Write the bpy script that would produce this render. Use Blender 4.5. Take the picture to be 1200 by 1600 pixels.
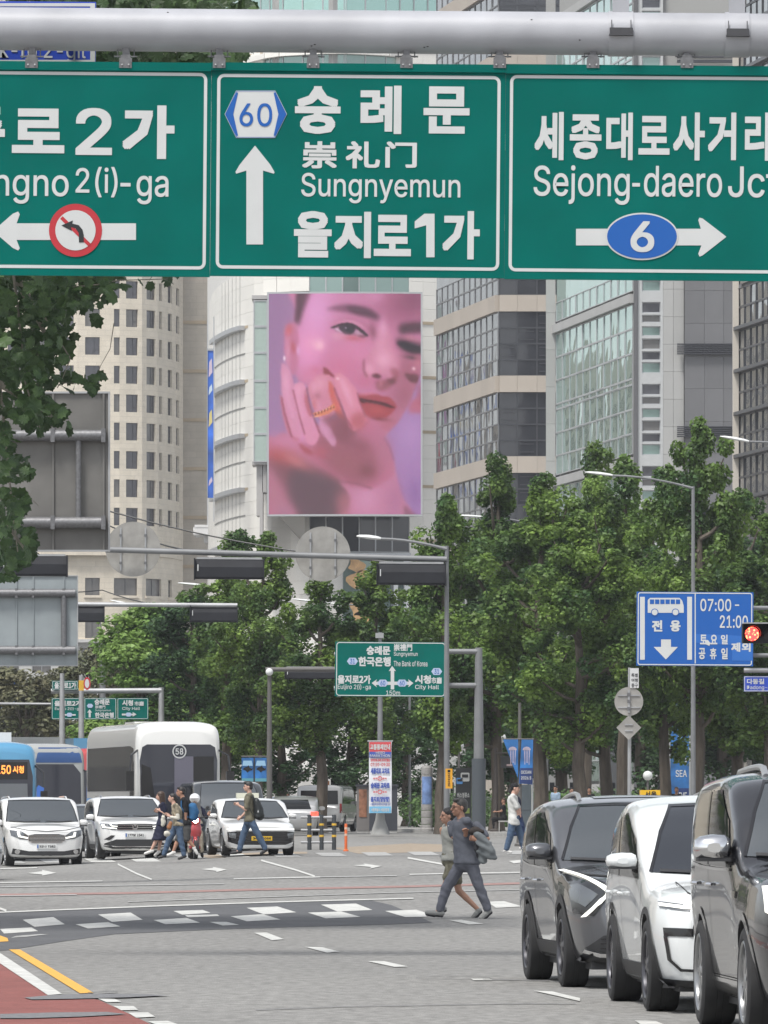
import bpy, bmesh, math, random, os
import numpy as np
from mathutils import Vector, Matrix
from mathutils.bvhtree import BVHTree
from mathutils.geometry import delaunay_2d_cdt
for o in list(bpy.data.objects): bpy.data.objects.remove(o)
SC = bpy.context.scene
COL = SC.collection
R = random.Random(7)
PI = math.pi
F = 11000.0          # focal length in photo pixels (about a 247 mm lens)
EYE = 1.6            # eye height
HAZE = .00015      # density of the street haze
HY = 1260.0          # row of the horizon in the photo

# ---------------------------------------------------------------- camera, sky, sun, exposure
cd = bpy.data.cameras.new('camera'); cam = bpy.data.objects.new('camera', cd); COL.objects.link(cam)
cam.location = (0, 0, EYE); cam.rotation_euler = (PI/2, 0, 0)
cd.sensor_fit = 'AUTO'; cd.sensor_width = 36.0; cd.lens = F/1600*36.0
cd.shift_y = (HY-800)/1600.0
cd.clip_start = 1.0; cd.clip_end = 6000
SC.camera = cam
SUN_EL, SUN_AZ = 62.0, 215.0      # azimuth clockwise from +Y: behind and left of the camera
w = bpy.data.worlds.new('World'); SC.world = w; w.use_nodes = True
nt = w.node_tree; bg = nt.nodes['Background']
sk = nt.nodes.new('ShaderNodeTexSky'); sk.sky_type = 'NISHITA'; sk.sun_disc = False
sk.sun_elevation = math.radians(SUN_EL); sk.sun_rotation = math.radians(SUN_AZ)
sk.air_density = 1.0; sk.dust_density = 1.5; sk.ozone_density = 1.0
hs = nt.nodes.new('ShaderNodeHueSaturation'); hs.inputs['Saturation'].default_value = 0.28
nt.links.new(sk.outputs[0], hs.inputs['Color']); nt.links.new(hs.outputs[0], bg.inputs[0])
bg.inputs[1].default_value = 0.08
sl = bpy.data.lights.new('sun', 'SUN'); sl.energy = 1.5; sl.angle = math.radians(14); sl.color = (1, .97, .92)
so = bpy.data.objects.new('sun', sl); COL.objects.link(so)
az, el = math.radians(SUN_AZ), math.radians(SUN_EL)
sd = Vector((math.sin(az)*math.cos(el), math.cos(az)*math.cos(el), math.sin(el)))
so.rotation_euler = sd.to_track_quat('Z', 'Y').to_euler(); so.location = (0, 0, 60)
SC.view_settings.view_transform = 'Standard'; SC.view_settings.look = 'None'
SC.view_settings.gamma = 1; SC.view_settings.use_curve_mapping = False
SC.view_settings.exposure = 1.4
SC.render.engine = 'CYCLES'
SC.cycles.max_bounces = 7; SC.cycles.diffuse_bounces = 3; SC.cycles.glossy_bounces = 3
SC.cycles.transparent_max_bounces = 8; SC.cycles.transmission_bounces = 4
SC.cycles.use_denoising = True
SC.cycles.volume_bounces = 0

# ---------------------------------------------------------------- ground profile
GY = [0, 60, 95, 105, 115, 125, 150, 165, 180, 200, 240, 344, 500, 900, 4000]
GZ = [0, 0, 0, .01, .045, .095, .25, .33, .375, .43, .51, .62, .80, 1.2, 1.2]
def prof(y): return float(np.interp(y, GY, GZ))
def gz(x, y):
    r = min(1, max(0, (y-110)/50.0))
    return prof(y) - .048*min(6, max(0, -x-3))*r
def P(px, py, d): return Vector(((px-600)/F*d, d, EYE+(HY-py)/F*d))
def G(px, py, dz=0.0):
    """point of the ground seen at a photo pixel"""
    lo, hi = 20.0, 3000.0
    for _ in range(50):
        m = .5*(lo+hi)
        z = EYE+(HY-py)/F*m
        if z > gz((px-600)/F*m, m)+dz: lo = m
        else: hi = m
    return Vector(((px-600)/F*lo, lo, gz((px-600)/F*lo, lo)+dz))
def sc_at(d): return F/d

# ---------------------------------------------------------------- materials
MATS = {}
def M(name, col=(.5,.5,.5), rough=.6, metal=0, var=.0, scale=4.0, bump=0.0, bscale=None, spec=.5, coat=0, emit=0, ecol=None,
      stain=0, sscale=.6, detail=5, trans=0, island=0, stretch=None):
    if name in MATS: return MATS[name]
    m = bpy.data.materials.new(name); m.use_nodes = True; MATS[name] = m
    n = m.node_tree.nodes; l = m.node_tree.links; b = n['Principled BSDF']
    b.inputs['Roughness'].default_value = rough; b.inputs['Metallic'].default_value = metal
    b.inputs['Specular IOR Level'].default_value = spec; b.inputs['Coat Weight'].default_value = coat
    b.inputs['Base Color'].default_value = (*col, 1)
    if coat: b.inputs['Coat Roughness'].default_value = .04
    if trans:
        b.inputs['Transmission Weight'].default_value = trans
    tc = n.new('ShaderNodeTexCoord'); src = tc.outputs['Object']
    if stretch:
        mp = n.new('ShaderNodeMapping'); mp.inputs['Scale'].default_value = stretch; l.new(src, mp.inputs[0]); src = mp.outputs[0]
    out = None
    def mul(c_in, fac_lo, fac_hi, s, dt, rnd=None):
        nz = n.new('ShaderNodeTexNoise'); nz.inputs['Scale'].default_value = s; nz.inputs['Detail'].default_value = dt
        l.new(src, nz.inputs['Vector'])
        mr = n.new('ShaderNodeMapRange'); mr.inputs[1].default_value = .3; mr.inputs[2].default_value = .7
        mr.inputs[3].default_value = fac_lo; mr.inputs[4].default_value = fac_hi
        l.new(nz.outputs[0], mr.inputs[0])
        vm = n.new('ShaderNodeVectorMath'); vm.operation = 'SCALE'
        if c_in is None: vm.inputs[0].default_value = col
        else: l.new(c_in, vm.inputs[0])
        l.new(mr.outputs[0], vm.inputs['Scale'])
        return vm.outputs[0]
    if var: out = mul(out, 1-var, 1+var, scale, detail)
    if stain: out = mul(out, 1-stain, 1+stain*.4, sscale, 3)
    if island:
        g = n.new('ShaderNodeNewGeometry'); oi = n.new('ShaderNodeObjectInfo')
        a = n.new('ShaderNodeMath'); a.operation = 'ADD'; l.new(g.outputs['Random Per Island'], a.inputs[0]); l.new(oi.outputs['Random'], a.inputs[1])
        f = n.new('ShaderNodeMath'); f.operation = 'FRACT'; l.new(a.outputs[0], f.inputs[0])
        mr = n.new('ShaderNodeMapRange'); mr.inputs[3].default_value = 1-island; mr.inputs[4].default_value = 1+island; l.new(f.outputs[0], mr.inputs[0])
        vm = n.new('ShaderNodeVectorMath'); vm.operation = 'SCALE'
        if out is None: vm.inputs[0].default_value = col
        else: l.new(out, vm.inputs[0])
        l.new(mr.outputs[0], vm.inputs['Scale']); out = vm.outputs[0]
    if out is not None: l.new(out, b.inputs['Base Color'])
    if bump:
        nz = n.new('ShaderNodeTexNoise'); nz.inputs['Scale'].default_value = bscale or scale*3; nz.inputs['Detail'].default_value = 4
        l.new(src, nz.inputs['Vector'])
        bp = n.new('ShaderNodeBump'); bp.inputs['Strength'].default_value = min(1, bump); bp.inputs['Distance'].default_value = .02 if bump <= 1 else .02*bump
        l.new(nz.outputs[0], bp.inputs['Height']); l.new(bp.outputs[0], b.inputs['Normal'])
    if emit:
        b.inputs['Emission Color'].default_value = (*(ecol or col), 1); b.inputs['Emission Strength'].default_value = emit
    return m

# ---------------------------------------------------------------- mesh builder
class MB:
    def __init__(s): s.v = []; s.f = []; s.m = []; s.mi = 0; s.T = None
    def mat(s, i): s.mi = i; return s
    def add(s, vs, fs):
        b = len(s.v)
        if s.T is not None: vs = [s.T @ Vector(v) for v in vs]
        s.v += [tuple(v) for v in vs]; s.f += [tuple(i+b for i in f) for f in fs]; s.m += [s.mi]*len(fs)
        return s
    def box(s, x0, x1, y0, y1, z0, z1):
        if x0 > x1: x0, x1 = x1, x0
        if y0 > y1: y0, y1 = y1, y0
        if z0 > z1: z0, z1 = z1, z0
        v = [(x0,y0,z0),(x1,y0,z0),(x1,y1,z0),(x0,y1,z0),(x0,y0,z1),(x1,y0,z1),(x1,y1,z1),(x0,y1,z1)]
        return s.add(v, [(0,3,2,1),(4,5,6,7),(0,1,5,4),(1,2,6,5),(2,3,7,6),(3,0,4,7)])
    def tube(s, pts, r, n=10, cap=True):
        pts = [Vector(p) for p in pts]; rs = r if isinstance(r, (list, tuple)) else [r]*len(pts)
        vs = []; fs = []; up = None
        for i, p in enumerate(pts):
            t = (pts[min(i+1, len(pts)-1)]-pts[max(i-1, 0)]).normalized()
            if up is None: up = Vector((0,0,1)) if abs(t.z) < .9 else Vector((1,0,0))
            a = t.cross(up)
            if a.length < 1e-4: a = t.cross(Vector((0,1,0)))
            a.normalize(); b = a.cross(t).normalized(); up = b
            for k in range(n):
                q = 2*PI*k/n; vs.append(p+(a*math.cos(q)+b*math.sin(q))*rs[i])
        for i in range(len(pts)-1):
            for k in range(n):
                a = i*n+k; b = i*n+(k+1) % n; fs.append((a, a+n, b+n, b))
        if cap: fs.append(tuple(range(n))); fs.append(tuple(range((len(pts)-1)*n, len(pts)*n))[::-1])
        return s.add(vs, fs)
    def prism(s, poly, y0, y1):
        """polygon in (x,z), extruded in y"""
        n = len(poly)
        a = sum(poly[i][0]*poly[(i+1) % n][1]-poly[(i+1) % n][0]*poly[i][1] for i in range(n))
        if a < 0: poly = poly[::-1]
        v = [(x, y0, z) for x, z in poly]+[(x, y1, z) for x, z in poly]
        f = [tuple(range(n)), tuple(range(n, 2*n))[::-1]]+[(i, i+n, (i+1) % n+n, (i+1) % n) for i in range(n)]
        return s.add(v, f)
    def flat(s, poly, y):
        n = len(poly)
        a = sum(poly[i][0]*poly[(i+1) % n][1]-poly[(i+1) % n][0]*poly[i][1] for i in range(n))
        if a < 0: poly = poly[::-1]
        return s.add([(x, y, z) for x, z in poly], [tuple(range(n))])
    def ring(s, outer, inner, y):
        n = len(outer); v = [(x, y, z) for x, z in outer]+[(x, y, z) for x, z in inner]
        return s.add(v, [(i, (i+1) % n, (i+1) % n+n, i+n) for i in range(n)])
    def lathe(s, prof, n=20, c=(0,0,0), axis='z'):
        vs = []; fs = []
        for r, h in prof:
            for k in range(n):
                q = 2*PI*k/n; a, b = r*math.cos(q), r*math.sin(q)
                p = (a, b, h) if axis == 'z' else (h, a, b) if axis == 'x' else (b, h, a)
                vs.append((p[0]+c[0], p[1]+c[1], p[2]+c[2]))
        for i in range(len(prof)-1):
            for k in range(n):
                a = i*n+k; b = i*n+(k+1) % n; fs.append((a, b, b+n, a+n))
        fs.append(tuple(range(n))[::-1]); fs.append(tuple(range((len(prof)-1)*n, len(prof)*n)))
        return s.add(vs, fs)
    def ball(s, c, r, n=10, m=7):
        rx, ry, rz = r if isinstance(r, (tuple, list)) else (r, r, r)
        vs = [(c[0]+rx*math.sin(PI*i/m)*math.cos(2*PI*k/n), c[1]+ry*math.sin(PI*i/m)*math.sin(2*PI*k/n), c[2]+rz*math.cos(PI*i/m)) for i in range(1, m) for k in range(n)]
        b = len(vs); vs += [(c[0], c[1], c[2]+rz), (c[0], c[1], c[2]-rz)]
        fs = [(i*n+k, (i+1)*n+k, (i+1)*n+(k+1) % n, i*n+(k+1) % n) for i in range(m-2) for k in range(n)]
        fs += [(b, k, (k+1) % n) for k in range(n)]+[(b+1, (m-2)*n+(k+1) % n, (m-2)*n+k) for k in range(n)]
        return s.add(vs, fs)
    def mesh(s, name, mats, smooth=False):
        me = bpy.data.meshes.new(name); me.from_pydata(s.v, [], s.f)
        for m in (mats if isinstance(mats, (list, tuple)) else [mats]): me.materials.append(m)
        me.polygons.foreach_set('material_index', s.m)
        if smooth:
            me.polygons.foreach_set('use_smooth', [True]*len(s.f))
            try: me.set_sharp_from_angle(angle=math.radians(smooth if smooth is not True else 40))
            except Exception: pass
        me.update(); return me
    def build(s, name, mats, parent=None, loc=None, smooth=False):
        return put(name, s.mesh(name, mats, smooth), parent, loc)
def put(name, me, parent=None, loc=None, rz=0):
    o = bpy.data.objects.new(name, me); COL.objects.link(o)
    if parent is not None: o.parent = parent
    if loc is not None: o.location = loc
    if rz: o.rotation_euler[2] = rz
    return o
def tag(o, label=None, cat=None, group=None, kind=None):
    if label: o['label'] = label
    if cat: o['category'] = cat
    if group: o['group'] = group
    if kind: o['kind'] = kind
    return o
def thing(name, loc, label, cat, group=None, rz=0):
    o = bpy.data.objects.new(name, None); COL.objects.link(o); o.location = loc; o.rotation_euler[2] = rz
    o.empty_display_size = .3
    return tag(o, label, cat, group)
def kids(o): return [c for c in bpy.data.objects if c.parent == o]
def dup(root, loc, label=None, rz=None, scale=None):
    kd = {}
    for c in bpy.data.objects:
        if c.parent: kd.setdefault(c.parent, []).append(c)
    def rec(o, par):
        c = o.copy(); COL.objects.link(c); c.parent = par
        for k in kd.get(o, []): rec(k, c)
        return c
    c = rec(root, root.parent); c.location = loc
    if label: c['label'] = label
    if rz is not None: c.rotation_euler[2] = rz
    if scale is not None: c.scale = (scale,)*3 if not isinstance(scale, tuple) else scale
    return c
def circ(cx, cz, r, n=28, rz=None): return [(cx+r*math.cos(2*PI*i/n), cz+(rz or r)*math.sin(2*PI*i/n)) for i in range(n)]
def rrect(x0, z0, x1, z1, r, n=5):
    pts = []
    for cx, cz, a in ((x1-r, z1-r, 0), (x0+r, z1-r, 90), (x0+r, z0+r, 180), (x1-r, z0+r, 270)):
        for i in range(n+1):
            q = math.radians(a+90*i/n); pts.append((cx+r*math.cos(q), cz+r*math.sin(q)))
    return pts
# ---------------------------------------------------------------- lettering
FONTS = {}
def font(kind):
    """fonts that ship inside Blender itself; the built-in one is the fallback"""
    if kind in FONTS: return FONTS[kind]
    f = None
    try:
        p = os.path.join(bpy.utils.resource_path('LOCAL'), 'datafiles', 'fonts', {'cjk': 'Noto Sans CJK Regular.woff2', 'lat': 'Inter.woff2'}[kind])
        if os.path.exists(p): f = bpy.data.fonts.load(p)
    except Exception: f = None
    FONTS[kind] = f; return f
TXT = {}
def text_mesh(s, weight, kind):
    key = (s, weight, kind)
    if key in TXT: return TXT[key]
    c = bpy.data.curves.new('lettering', 'FONT'); c.body = s; c.resolution_u = 2
    f = font(kind)
    if f: c.font = f
    o = bpy.data.objects.new('lettering', c)
    me = o.to_mesh(); v = np.array([p.co[:2] for p in me.vertices]) if len(me.vertices) else np.zeros((0, 2)); fs = [tuple(p.vertices) for p in me.polygons]
    o.to_mesh_clear(); bpy.data.objects.remove(o); bpy.data.curves.remove(c)
    TXT[key] = (v, fs); return TXT[key]
def text(mb, s, x0, z0, x1, z1, y, weight=.02, kind=None):
    """add flat letters filling the box, facing -Y"""
    if kind is None: kind = 'lat' if all(ord(ch) < 0x2000 for ch in s) else 'cjk'
    v, fs = text_mesh(s, weight, kind)
    if not len(v): return
    wt = weight*.48; lo, hi = v.min(0)-wt, v.max(0)+wt
    if x0 > x1: x0, x1 = x1, x0
    if z0 > z1: z0, z1 = z1, z0
    sx = (x1-x0)/(hi[0]-lo[0]); sz = (z1-z0)/(hi[1]-lo[1])
    n = 8 if (z1-z0) > .2 else 4      # heavier strokes: the same outline laid over itself, shifted by a hair
    for i in range(n):
        a = 2*PI*(i if n == 8 else i+.5)/n; dx, dz = wt*math.cos(a)/max(abs(math.cos(a)), abs(math.sin(a))), wt*math.sin(a)/max(abs(math.cos(a)), abs(math.sin(a)))
        mb.add([(x0+(p[0]+dx-lo[0])*sx, y-i*.0002, z0+(p[1]+dz-lo[1])*sz) for p in v], fs)
# ---------------------------------------------------------------- projecting shapes onto a body
def poly_fill(poly, step):
    """dense triangulation of a 2-D polygon"""
    xs = [p[0] for p in poly]; ys = [p[1] for p in poly]; pts = []; n = len(poly)
    for i in range(n):
        a, b = Vector(poly[i]), Vector(poly[(i+1) % n]); k = max(1, int((b-a).length/step))
        for j in range(k): pts.append(a.lerp(b, j/k))
    nb = len(pts); edges = [(i, (i+1) % nb) for i in range(nb)]
    def inside(x, y):
        c = False; j = n-1
        for i in range(n):
            xi, yi = poly[i]; xj, yj = poly[j]
            if (yi > y) != (yj > y) and x < (xj-xi)*(y-yi)/(yj-yi)+xi: c = not c
            j = i
        return c
    x = min(xs)+step*.5
    while x < max(xs):
        y = min(ys)+step*.5
        while y < max(ys):
            if inside(x, y): pts.append(Vector((x, y)))
            y += step
        x += step
    v, e, f, *_ = delaunay_2d_cdt(pts, edges, [list(range(nb))], 1, 1e-5)
    return [tuple(p) for p in v], [tuple(q) for q in f]
# ================================================================= GROUND
asphalt = M('asphalt', (.21,.206,.196), .9, var=.24, scale=9, detail=9, bump=.6, bscale=50, stain=.24, sscale=.10, stretch=(1,.3,1))
dark_asphalt = M('new_asphalt', (.085,.087,.092), .88, var=.15, scale=6, bump=.35, bscale=60, stain=.15, sscale=.5)
white_paint = M('road_paint', (.50,.50,.475), .75, var=.16, scale=12, stain=.2, sscale=3)
worn_paint = M('worn_road_paint', (.34,.34,.33), .8, var=.3, scale=14, stain=.2, sscale=3)
yellow_paint = M('yellow_paint', (.62,.33,.05), .7, var=.12, scale=9)
red_paint = M('red_lane', (.205,.066,.056), .85, var=.16, scale=8, bump=.3, bscale=60, stain=.15, sscale=1)
red_line = M('red_line', (.26,.155,.14), .85, var=.25, scale=8)
def grid_sheet(name, xs, ys, mat, dz=0, zf=gz):
    v = [(x, y, zf(x, y)+dz) for y in ys for x in xs]; n = len(xs)
    f = [(j*n+i, j*n+i+1, (j+1)*n+i+1, (j+1)*n+i) for j in range(len(ys)-1) for i in range(n-1)]
    me = bpy.data.meshes.new(name); me.from_pydata(v, [], f); me.materials.append(mat)
    return put(name, me)
xs = [-600,-300,-150,-60,-30,-15,-9,-8,-7,-6,-5,-4,-3,-1.5,0,1.5,3,5,7,9,12,16,24,40,80,200,350,600]
ys = [-250,-100,0,30,60]+list(range(80, 130, 5))+list(range(130, 260, 10))+[260,280,300,320,344,380,420,500,600,700,900,1100,1400]
ys = sorted(set(ys) | {165, 105, 115, 125})
tag(grid_sheet('road', xs, ys, asphalt), 'grey worn asphalt of the wide junction', None, None, 'structure')
def sheet_px(name, pxs, mat, layer=1, label=None, step=1.0):
    """a painted or laid area on the road, outlined as seen, then laid on the true ground"""
    g = [G(x, y) for x, y in pxs]
    c = sum((Vector((p.x, p.y)) for p in g), Vector((0, 0)))/len(g)
    sy = 6.0
    pts = [((p.x-c.x), (p.y-c.y)/sy) for p in g]
    ext = max(max(abs(a), abs(b)) for a, b in pts)
    v, f = poly_fill(pts, max(step*.35, ext/14))
    vs = [(a+c.x, b*sy+c.y, gz(a+c.x, b*sy+c.y)+.004*layer) for a, b in v]
    me = bpy.data.meshes.new(name); me.from_pydata(vs, [], f); me.materials.append(mat)
    for p in me.polygons:
        if p.normal.z < 0: p.flip()
    o = put(name, me); o['kind'] = 'structure'
    if label: o['label'] = label
    return o
def line_px(name, pts, wpx, mat, layer=1, label=None):
    """a long thin painted line; wpx = thickness in photo rows"""
    up = [(x, y-wpx/2) for x, y in pts]; dn = [(x, y+wpx/2) for x, y in pts][::-1]
    vs = []; fs = []
    def dense(a):
        o = []
        for i in range(len(a)-1):
            for k in range(8): t = k/8; o.append((a[i][0]*(1-t)+a[i+1][0]*t, a[i][1]*(1-t)+a[i+1][1]*t))
        return o+[a[-1]]
    u = dense(up); d = dense(dn[::-1])
    for (a, b), (c, e) in zip(u, d):
        p, q = G(a, b), G(c, e)
        vs += [(p.x, p.y, gz(p.x, p.y)+.004*layer), (q.x, q.y, gz(q.x, q.y)+.004*layer)]
    fs = [(2*i, 2*i+1, 2*i+3, 2*i+2) for i in range(len(u)-1)]
    me = bpy.data.meshes.new(name); me.from_pydata(vs, [], fs); me.materials.append(mat)
    for p in me.polygons:
        if p.normal.z < 0: p.flip()
    o = put(name, me); o['kind'] = 'structure'
    if label: o['label'] = label
    return o
z7 = lambda l: [(x/2.4, 1320+y/2.4) for x, y in l]
z8 = lambda l: [(400+x/2.4, 1320+y/2.4) for x, y in l]
sheet_px('asphalt_patch', [(-60,1431),(0,1427),(100,1422),(250,1416),(400,1411),(500,1408),(579,1407),(610,1414),(650,1430),(675,1442),(600,1445),(483,1448),(330,1453),(179,1460),(100,1471),(12,1485),(-60,1490)], dark_asphalt, 1, 'strip of fresh dark asphalt under the dashed markings')
for q in ([(85,283),(200,273),(243,300),(130,310)], [(0,318),(118,312),(143,326),(15,335)], [(368,263),(490,256),(535,283),(420,291)],
          [(283,300),(405,292),(452,308),(330,316)], [(650,250),(760,246),(790,257),(683,264)], [(693,266),(815,263),(823,269),(705,274)],
          [(576,284),(700,276),(750,294),(620,300)], [(785,291),(850,291),(897,302),(835,305)], [(925,238),(1040,233),(1112,255),(990,263)],
          [(865,270),(985,262),(1052,282),(925,289)], [(953,332),(1000,331),(1065,356),(1020,360)],
          [(368,580),(430,581),(455,592),(400,594)], [(425,608),(500,608),(518,622),(455,624)], [(480,633),(555,632),(582,648),(510,652)], [(555,666),(630,664),(680,682),(600,684)]):
    sheet_px('painted_dash', z7(q), white_paint, 2)
for q in ([(243,226),(375,222),(437,246),(305,252)], [(194,256),(320,252),(392,272),(262,278)], [(484,250),(600,245),(640,258),(640,272),(560,273)],
          [(722,284),(770,283),(855,298),(800,301)], [(865,215),(930,213),(1000,233),(900,238)], [(183,385),(250,387),(313,403),(265,407)],
          [(418,439),(480,439),(570,459),(520,461)], [(805,504),(875,505),(887,511),(815,511)], [(1040,550),(1110,553),(1215,578),(1215,590),(1130,570)],
          [(1420,662),(1500,665),(1560,690),(1460,690)]):
    sheet_px('painted_dash', z8(q), white_paint, 2)
sheet_px('painted_line', z7([(60,344),(150,337),(185,337),(100,347),(40,351)]), worn_paint, 2)
sheet_px('painted_line', z7([(-60,352),(0,342),(28,352),(32,364),(0,366),(-60,372)]), yellow_paint, 2)
sheet_px('yellow_line', z7([(33,395),(75,395),(350,558),(300,560)]), yellow_paint, 2, 'yellow centre line beside the white edge of the red lane')
sheet_px('white_edge_line', z7([(-60,370),(0,408),(232,562),(180,567),(0,447),(-60,408)]), white_paint, 2)
sheet_px('red_bus_lane', z7([(-200,320),(-60,408),(0,447),(180,567),(270,565),(370,583),(430,610),(560,672),(620,700),(-200,760)]), red_paint, 1, 'worn red surfaced bus lane in the near left corner')
tar = M('tar_seam', (.07,.07,.075), .7, var=.3, scale=20); tar2 = M('crack_filler', (.145,.145,.15), .8, var=.3, scale=20)
sheet_px('tar_seam', z7([(90,578),(200,568),(330,563),(520,564),(640,569),(480,577),(250,583),(120,585)]), tar2, 3)
sheet_px('tar_seam', z7([(0,640),(200,634),(400,632),(475,640),(300,650),(100,656),(0,656)]), tar2, 3)
line_px('tar_seam', z7([(330,560),(440,556)]), .8, tar, 4)
line_px('tar_seam', z8([(0,622),(300,610),(1000,598),(1200,600)]), .6, tar2, 2)
line_px('tar_seam', z8([(850,507),(1100,512)]), .7, tar2, 2)
def ring_px(cx, cy, rx, ry, mat, wpx=.8):
    pts = [(cx+rx*math.cos(2*PI*i/40), cy+ry*math.sin(2*PI*i/40)) for i in range(41)]
    vs = []; fs = []
    for x, y in pts:
        for k in (1, .985 if rx > 30 else .9):
            g = G(cx+(x-cx)*k, cy+(y-cy)*(1-(1-k)*6)); vs.append((g.x, g.y, gz(g.x, g.y)+.008))
    fs = [(2*i, 2*i+1, 2*i+3, 2*i+2) for i in range(40)]
    me = bpy.data.meshes.new('manhole_rim'); me.from_pydata(vs, [], fs); me.materials.append(mat)
    for p in me.polygons:
        if p.normal.z < 0: p.flip()
    o = put('manhole_rim', me); o['kind'] = 'structure'; o['label'] = 'dark ring round a manhole cover in the grey road'
ring_px(708, 1528.5, 58, 2.6, tar)
# lines of the far side of the junction
line_px('red_line', [(-20,1399),(200,1396),(400,1390.5),(646,1385.5),(817,1380.5),(1000,1376),(1260,1371)], 3.0, red_line, 2, 'thin faded red line across the junction')
for pts, wq, mt in (([(-10,1427),(60,1424),(250,1416.5),(410,1411),(500,1408.3),(646,1404.6)], 1.7, white_paint), ([(-10,1380),(160,1377.5)], 1.4, white_paint),
                ([(-10,1387),(350,1382)], 1.2, worn_paint), ([(365,1374),(500,1371)], 1.6, white_paint), ([(500,1371),(620,1369)], 1.3, worn_paint),
                ([(640,1367),(900,1362)], 1.5, white_paint), ([(740,1366),(1000,1361)], 1.3, worn_paint), ([(-10,1401),(120,1399)], 1.3, worn_paint), ([(200,1410),(600,1396),(1100,1384)], .9, worn_paint)):
    line_px('painted_line', pts, wq, mt, 3)
line_px('painted_line', [(184,1351),(206,1362),(214,1366),(237,1375)], 2.6, white_paint, 3)
line_px('painted_line', [(408,1345),(462,1360),(492,1370)], 2.6, white_paint, 3)
line_px('painted_line', [(637,1341),(692,1351)], 2.6, white_paint, 3)
line_px('painted_line', [(0,1358),(58,1356.5)], 1.6, white_paint, 3)
line_px('painted_line', [(-8,1418),(10,1424)], 3.5, white_paint, 3)
for q in ([(42,1365),(66,1362),(66,1360),(88,1364.5),(66,1369),(66,1367)], [(314,1359),(333,1357),(333,1355.5),(354,1359.5),(338,1363.5),(338,1361.5)],
          [(552,1353),(570,1351.5),(568,1350),(597,1354),(578,1358),(580,1355.5)], [(795,1346),(812,1344.5),(821,1347.5),(803,1350)]):
    sheet_px('painted_arrow', q, white_paint, 3)
for cx in (14, 84, 155, 225, 294, 365, 444, 516, 588, 660, 733, 806, 878, 950, 1022, 1094, 1166):
    y = 1341.5 - cx*.0115 + (5 if cx < 250 else 0)
    sheet_px('crossing_bar', [(cx-24, y-2.6), (cx+14, y-2.8), (cx+27, y+2.6), (cx-12, y+3)], white_paint if cx % 2 else worn_paint, 2)
tan_worn = M('worn_tan_asphalt', (.27,.22,.165), .9, var=.2, scale=5)
sheet_px('worn_asphalt', [(520,1325),(640,1318),(712,1320),(690,1331),(560,1334)], tan_worn, 1)
sheet_px('worn_asphalt', [(300,1337),(480,1331),(480,1334),(330,1341)], tan_worn, 1)
hv = bpy.data.materials.new('thin_haze'); hv.use_nodes = True; hn = hv.node_tree.nodes; hn.clear(); ho = hn.new('ShaderNodeOutputMaterial'); pv = hn.new('ShaderNodeVolumePrincipled')
pv.inputs['Density'].default_value = HAZE; pv.inputs['Color'].default_value = (.93,.95,1,1); pv.inputs['Anisotropy'].default_value = .3; hv.node_tree.links.new(pv.outputs[0], ho.inputs['Volume'])
tag(MB().box(-640, 640, -290, 1440, -1.5, 135).build('haze', hv), 'thin pale summer haze filling the street', None, None, 'stuff')
# ---- far pavement
paving = M('paving', (.30,.29,.275), .85, var=.12, scale=5, stain=.12, sscale=.5, bump=.2, bscale=30)
kerb_m = M('kerb_stone', (.36,.355,.34), .8, var=.15, scale=6)
kp = [G(x, y) for x, y in [(470,1299.5),(527,1298.5),(600,1298.5),(650,1301),(700,1304),(760,1306),(830,1307.5),(900,1308),(1000,1309),(1200,1311),(1500,1312)]]
poly = [(p.x, p.y) for p in kp]; r5 = math.tan(math.radians(5.4))
back = 700.0
outline = poly+[(poly[-1][0]+40, poly[-1][1]), (poly[-1][0]+40, back), (poly[0][0]-(back-poly[0][1])*r5, back)]
def pave(name, outline, h=.13, step=12):
    v, f = poly_fill([(a, b/3) for a, b in outline], step)
    top = [(a, b*3, gz(a, b*3)+h) for a, b in v]
    me = bpy.data.meshes.new(name); me.from_pydata(top, [], f); me.materials.append(paving)
    for p in me.polygons:
        if p.normal.z < 0: p.flip()
    return tag(put(name, me), None, None, None, 'structure')
pave('pavement', outline)
def kerb(pts, h=.135, wd=.18):
    mb = MB()
    for i in range(len(pts)-1):
        a, b = Vector(pts[i][:2]), Vector(pts[i+1][:2]); L = (b-a).length; n = max(1, int(L/1.0)); t = (b-a)/n; nn = Vector((t.y, -t.x)).normalized()*wd
        for k in range(n):
            p = a+t*(k+.012); q = a+t*(k+.988)
            z0, z1 = gz(p.x, p.y), gz(q.x, q.y)
            c = [(p.x, p.y), (q.x, q.y), (q.x+nn.x, q.y+nn.y), (p.x+nn.x, p.y+nn.y)]
            v = [(x, y, z0-.1) for x, y in c]+[(x, y, (z0+z1)/2+h) for x, y in c]
            mb.add(v, [(0,3,2,1),(4,5,6,7),(0,1,5,4),(1,2,6,5),(2,3,7,6),(3,0,4,7)])
    o = mb.build('kerb', kerb_m); o['kind'] = 'structure'; return o
kerb(poly)
kerb([outline[-1], poly[0]])
near_side = [(6.5, 20), (60, 20), (60, 150), (7.5, 150), (5.9, 60)]
pave('near_pavement', near_side, step=6); kerb([(6.4,20),(5.8,60),(7.4,150)])
left_side = [(-6.5, 20), (-11.2, 92), (-16, 150), (-80, 150), (-80, 20)]
pave('left_pavement', left_side, step=8); kerb([(-15.9, 150), (-11.1, 92), (-6.4, 20)])
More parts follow.
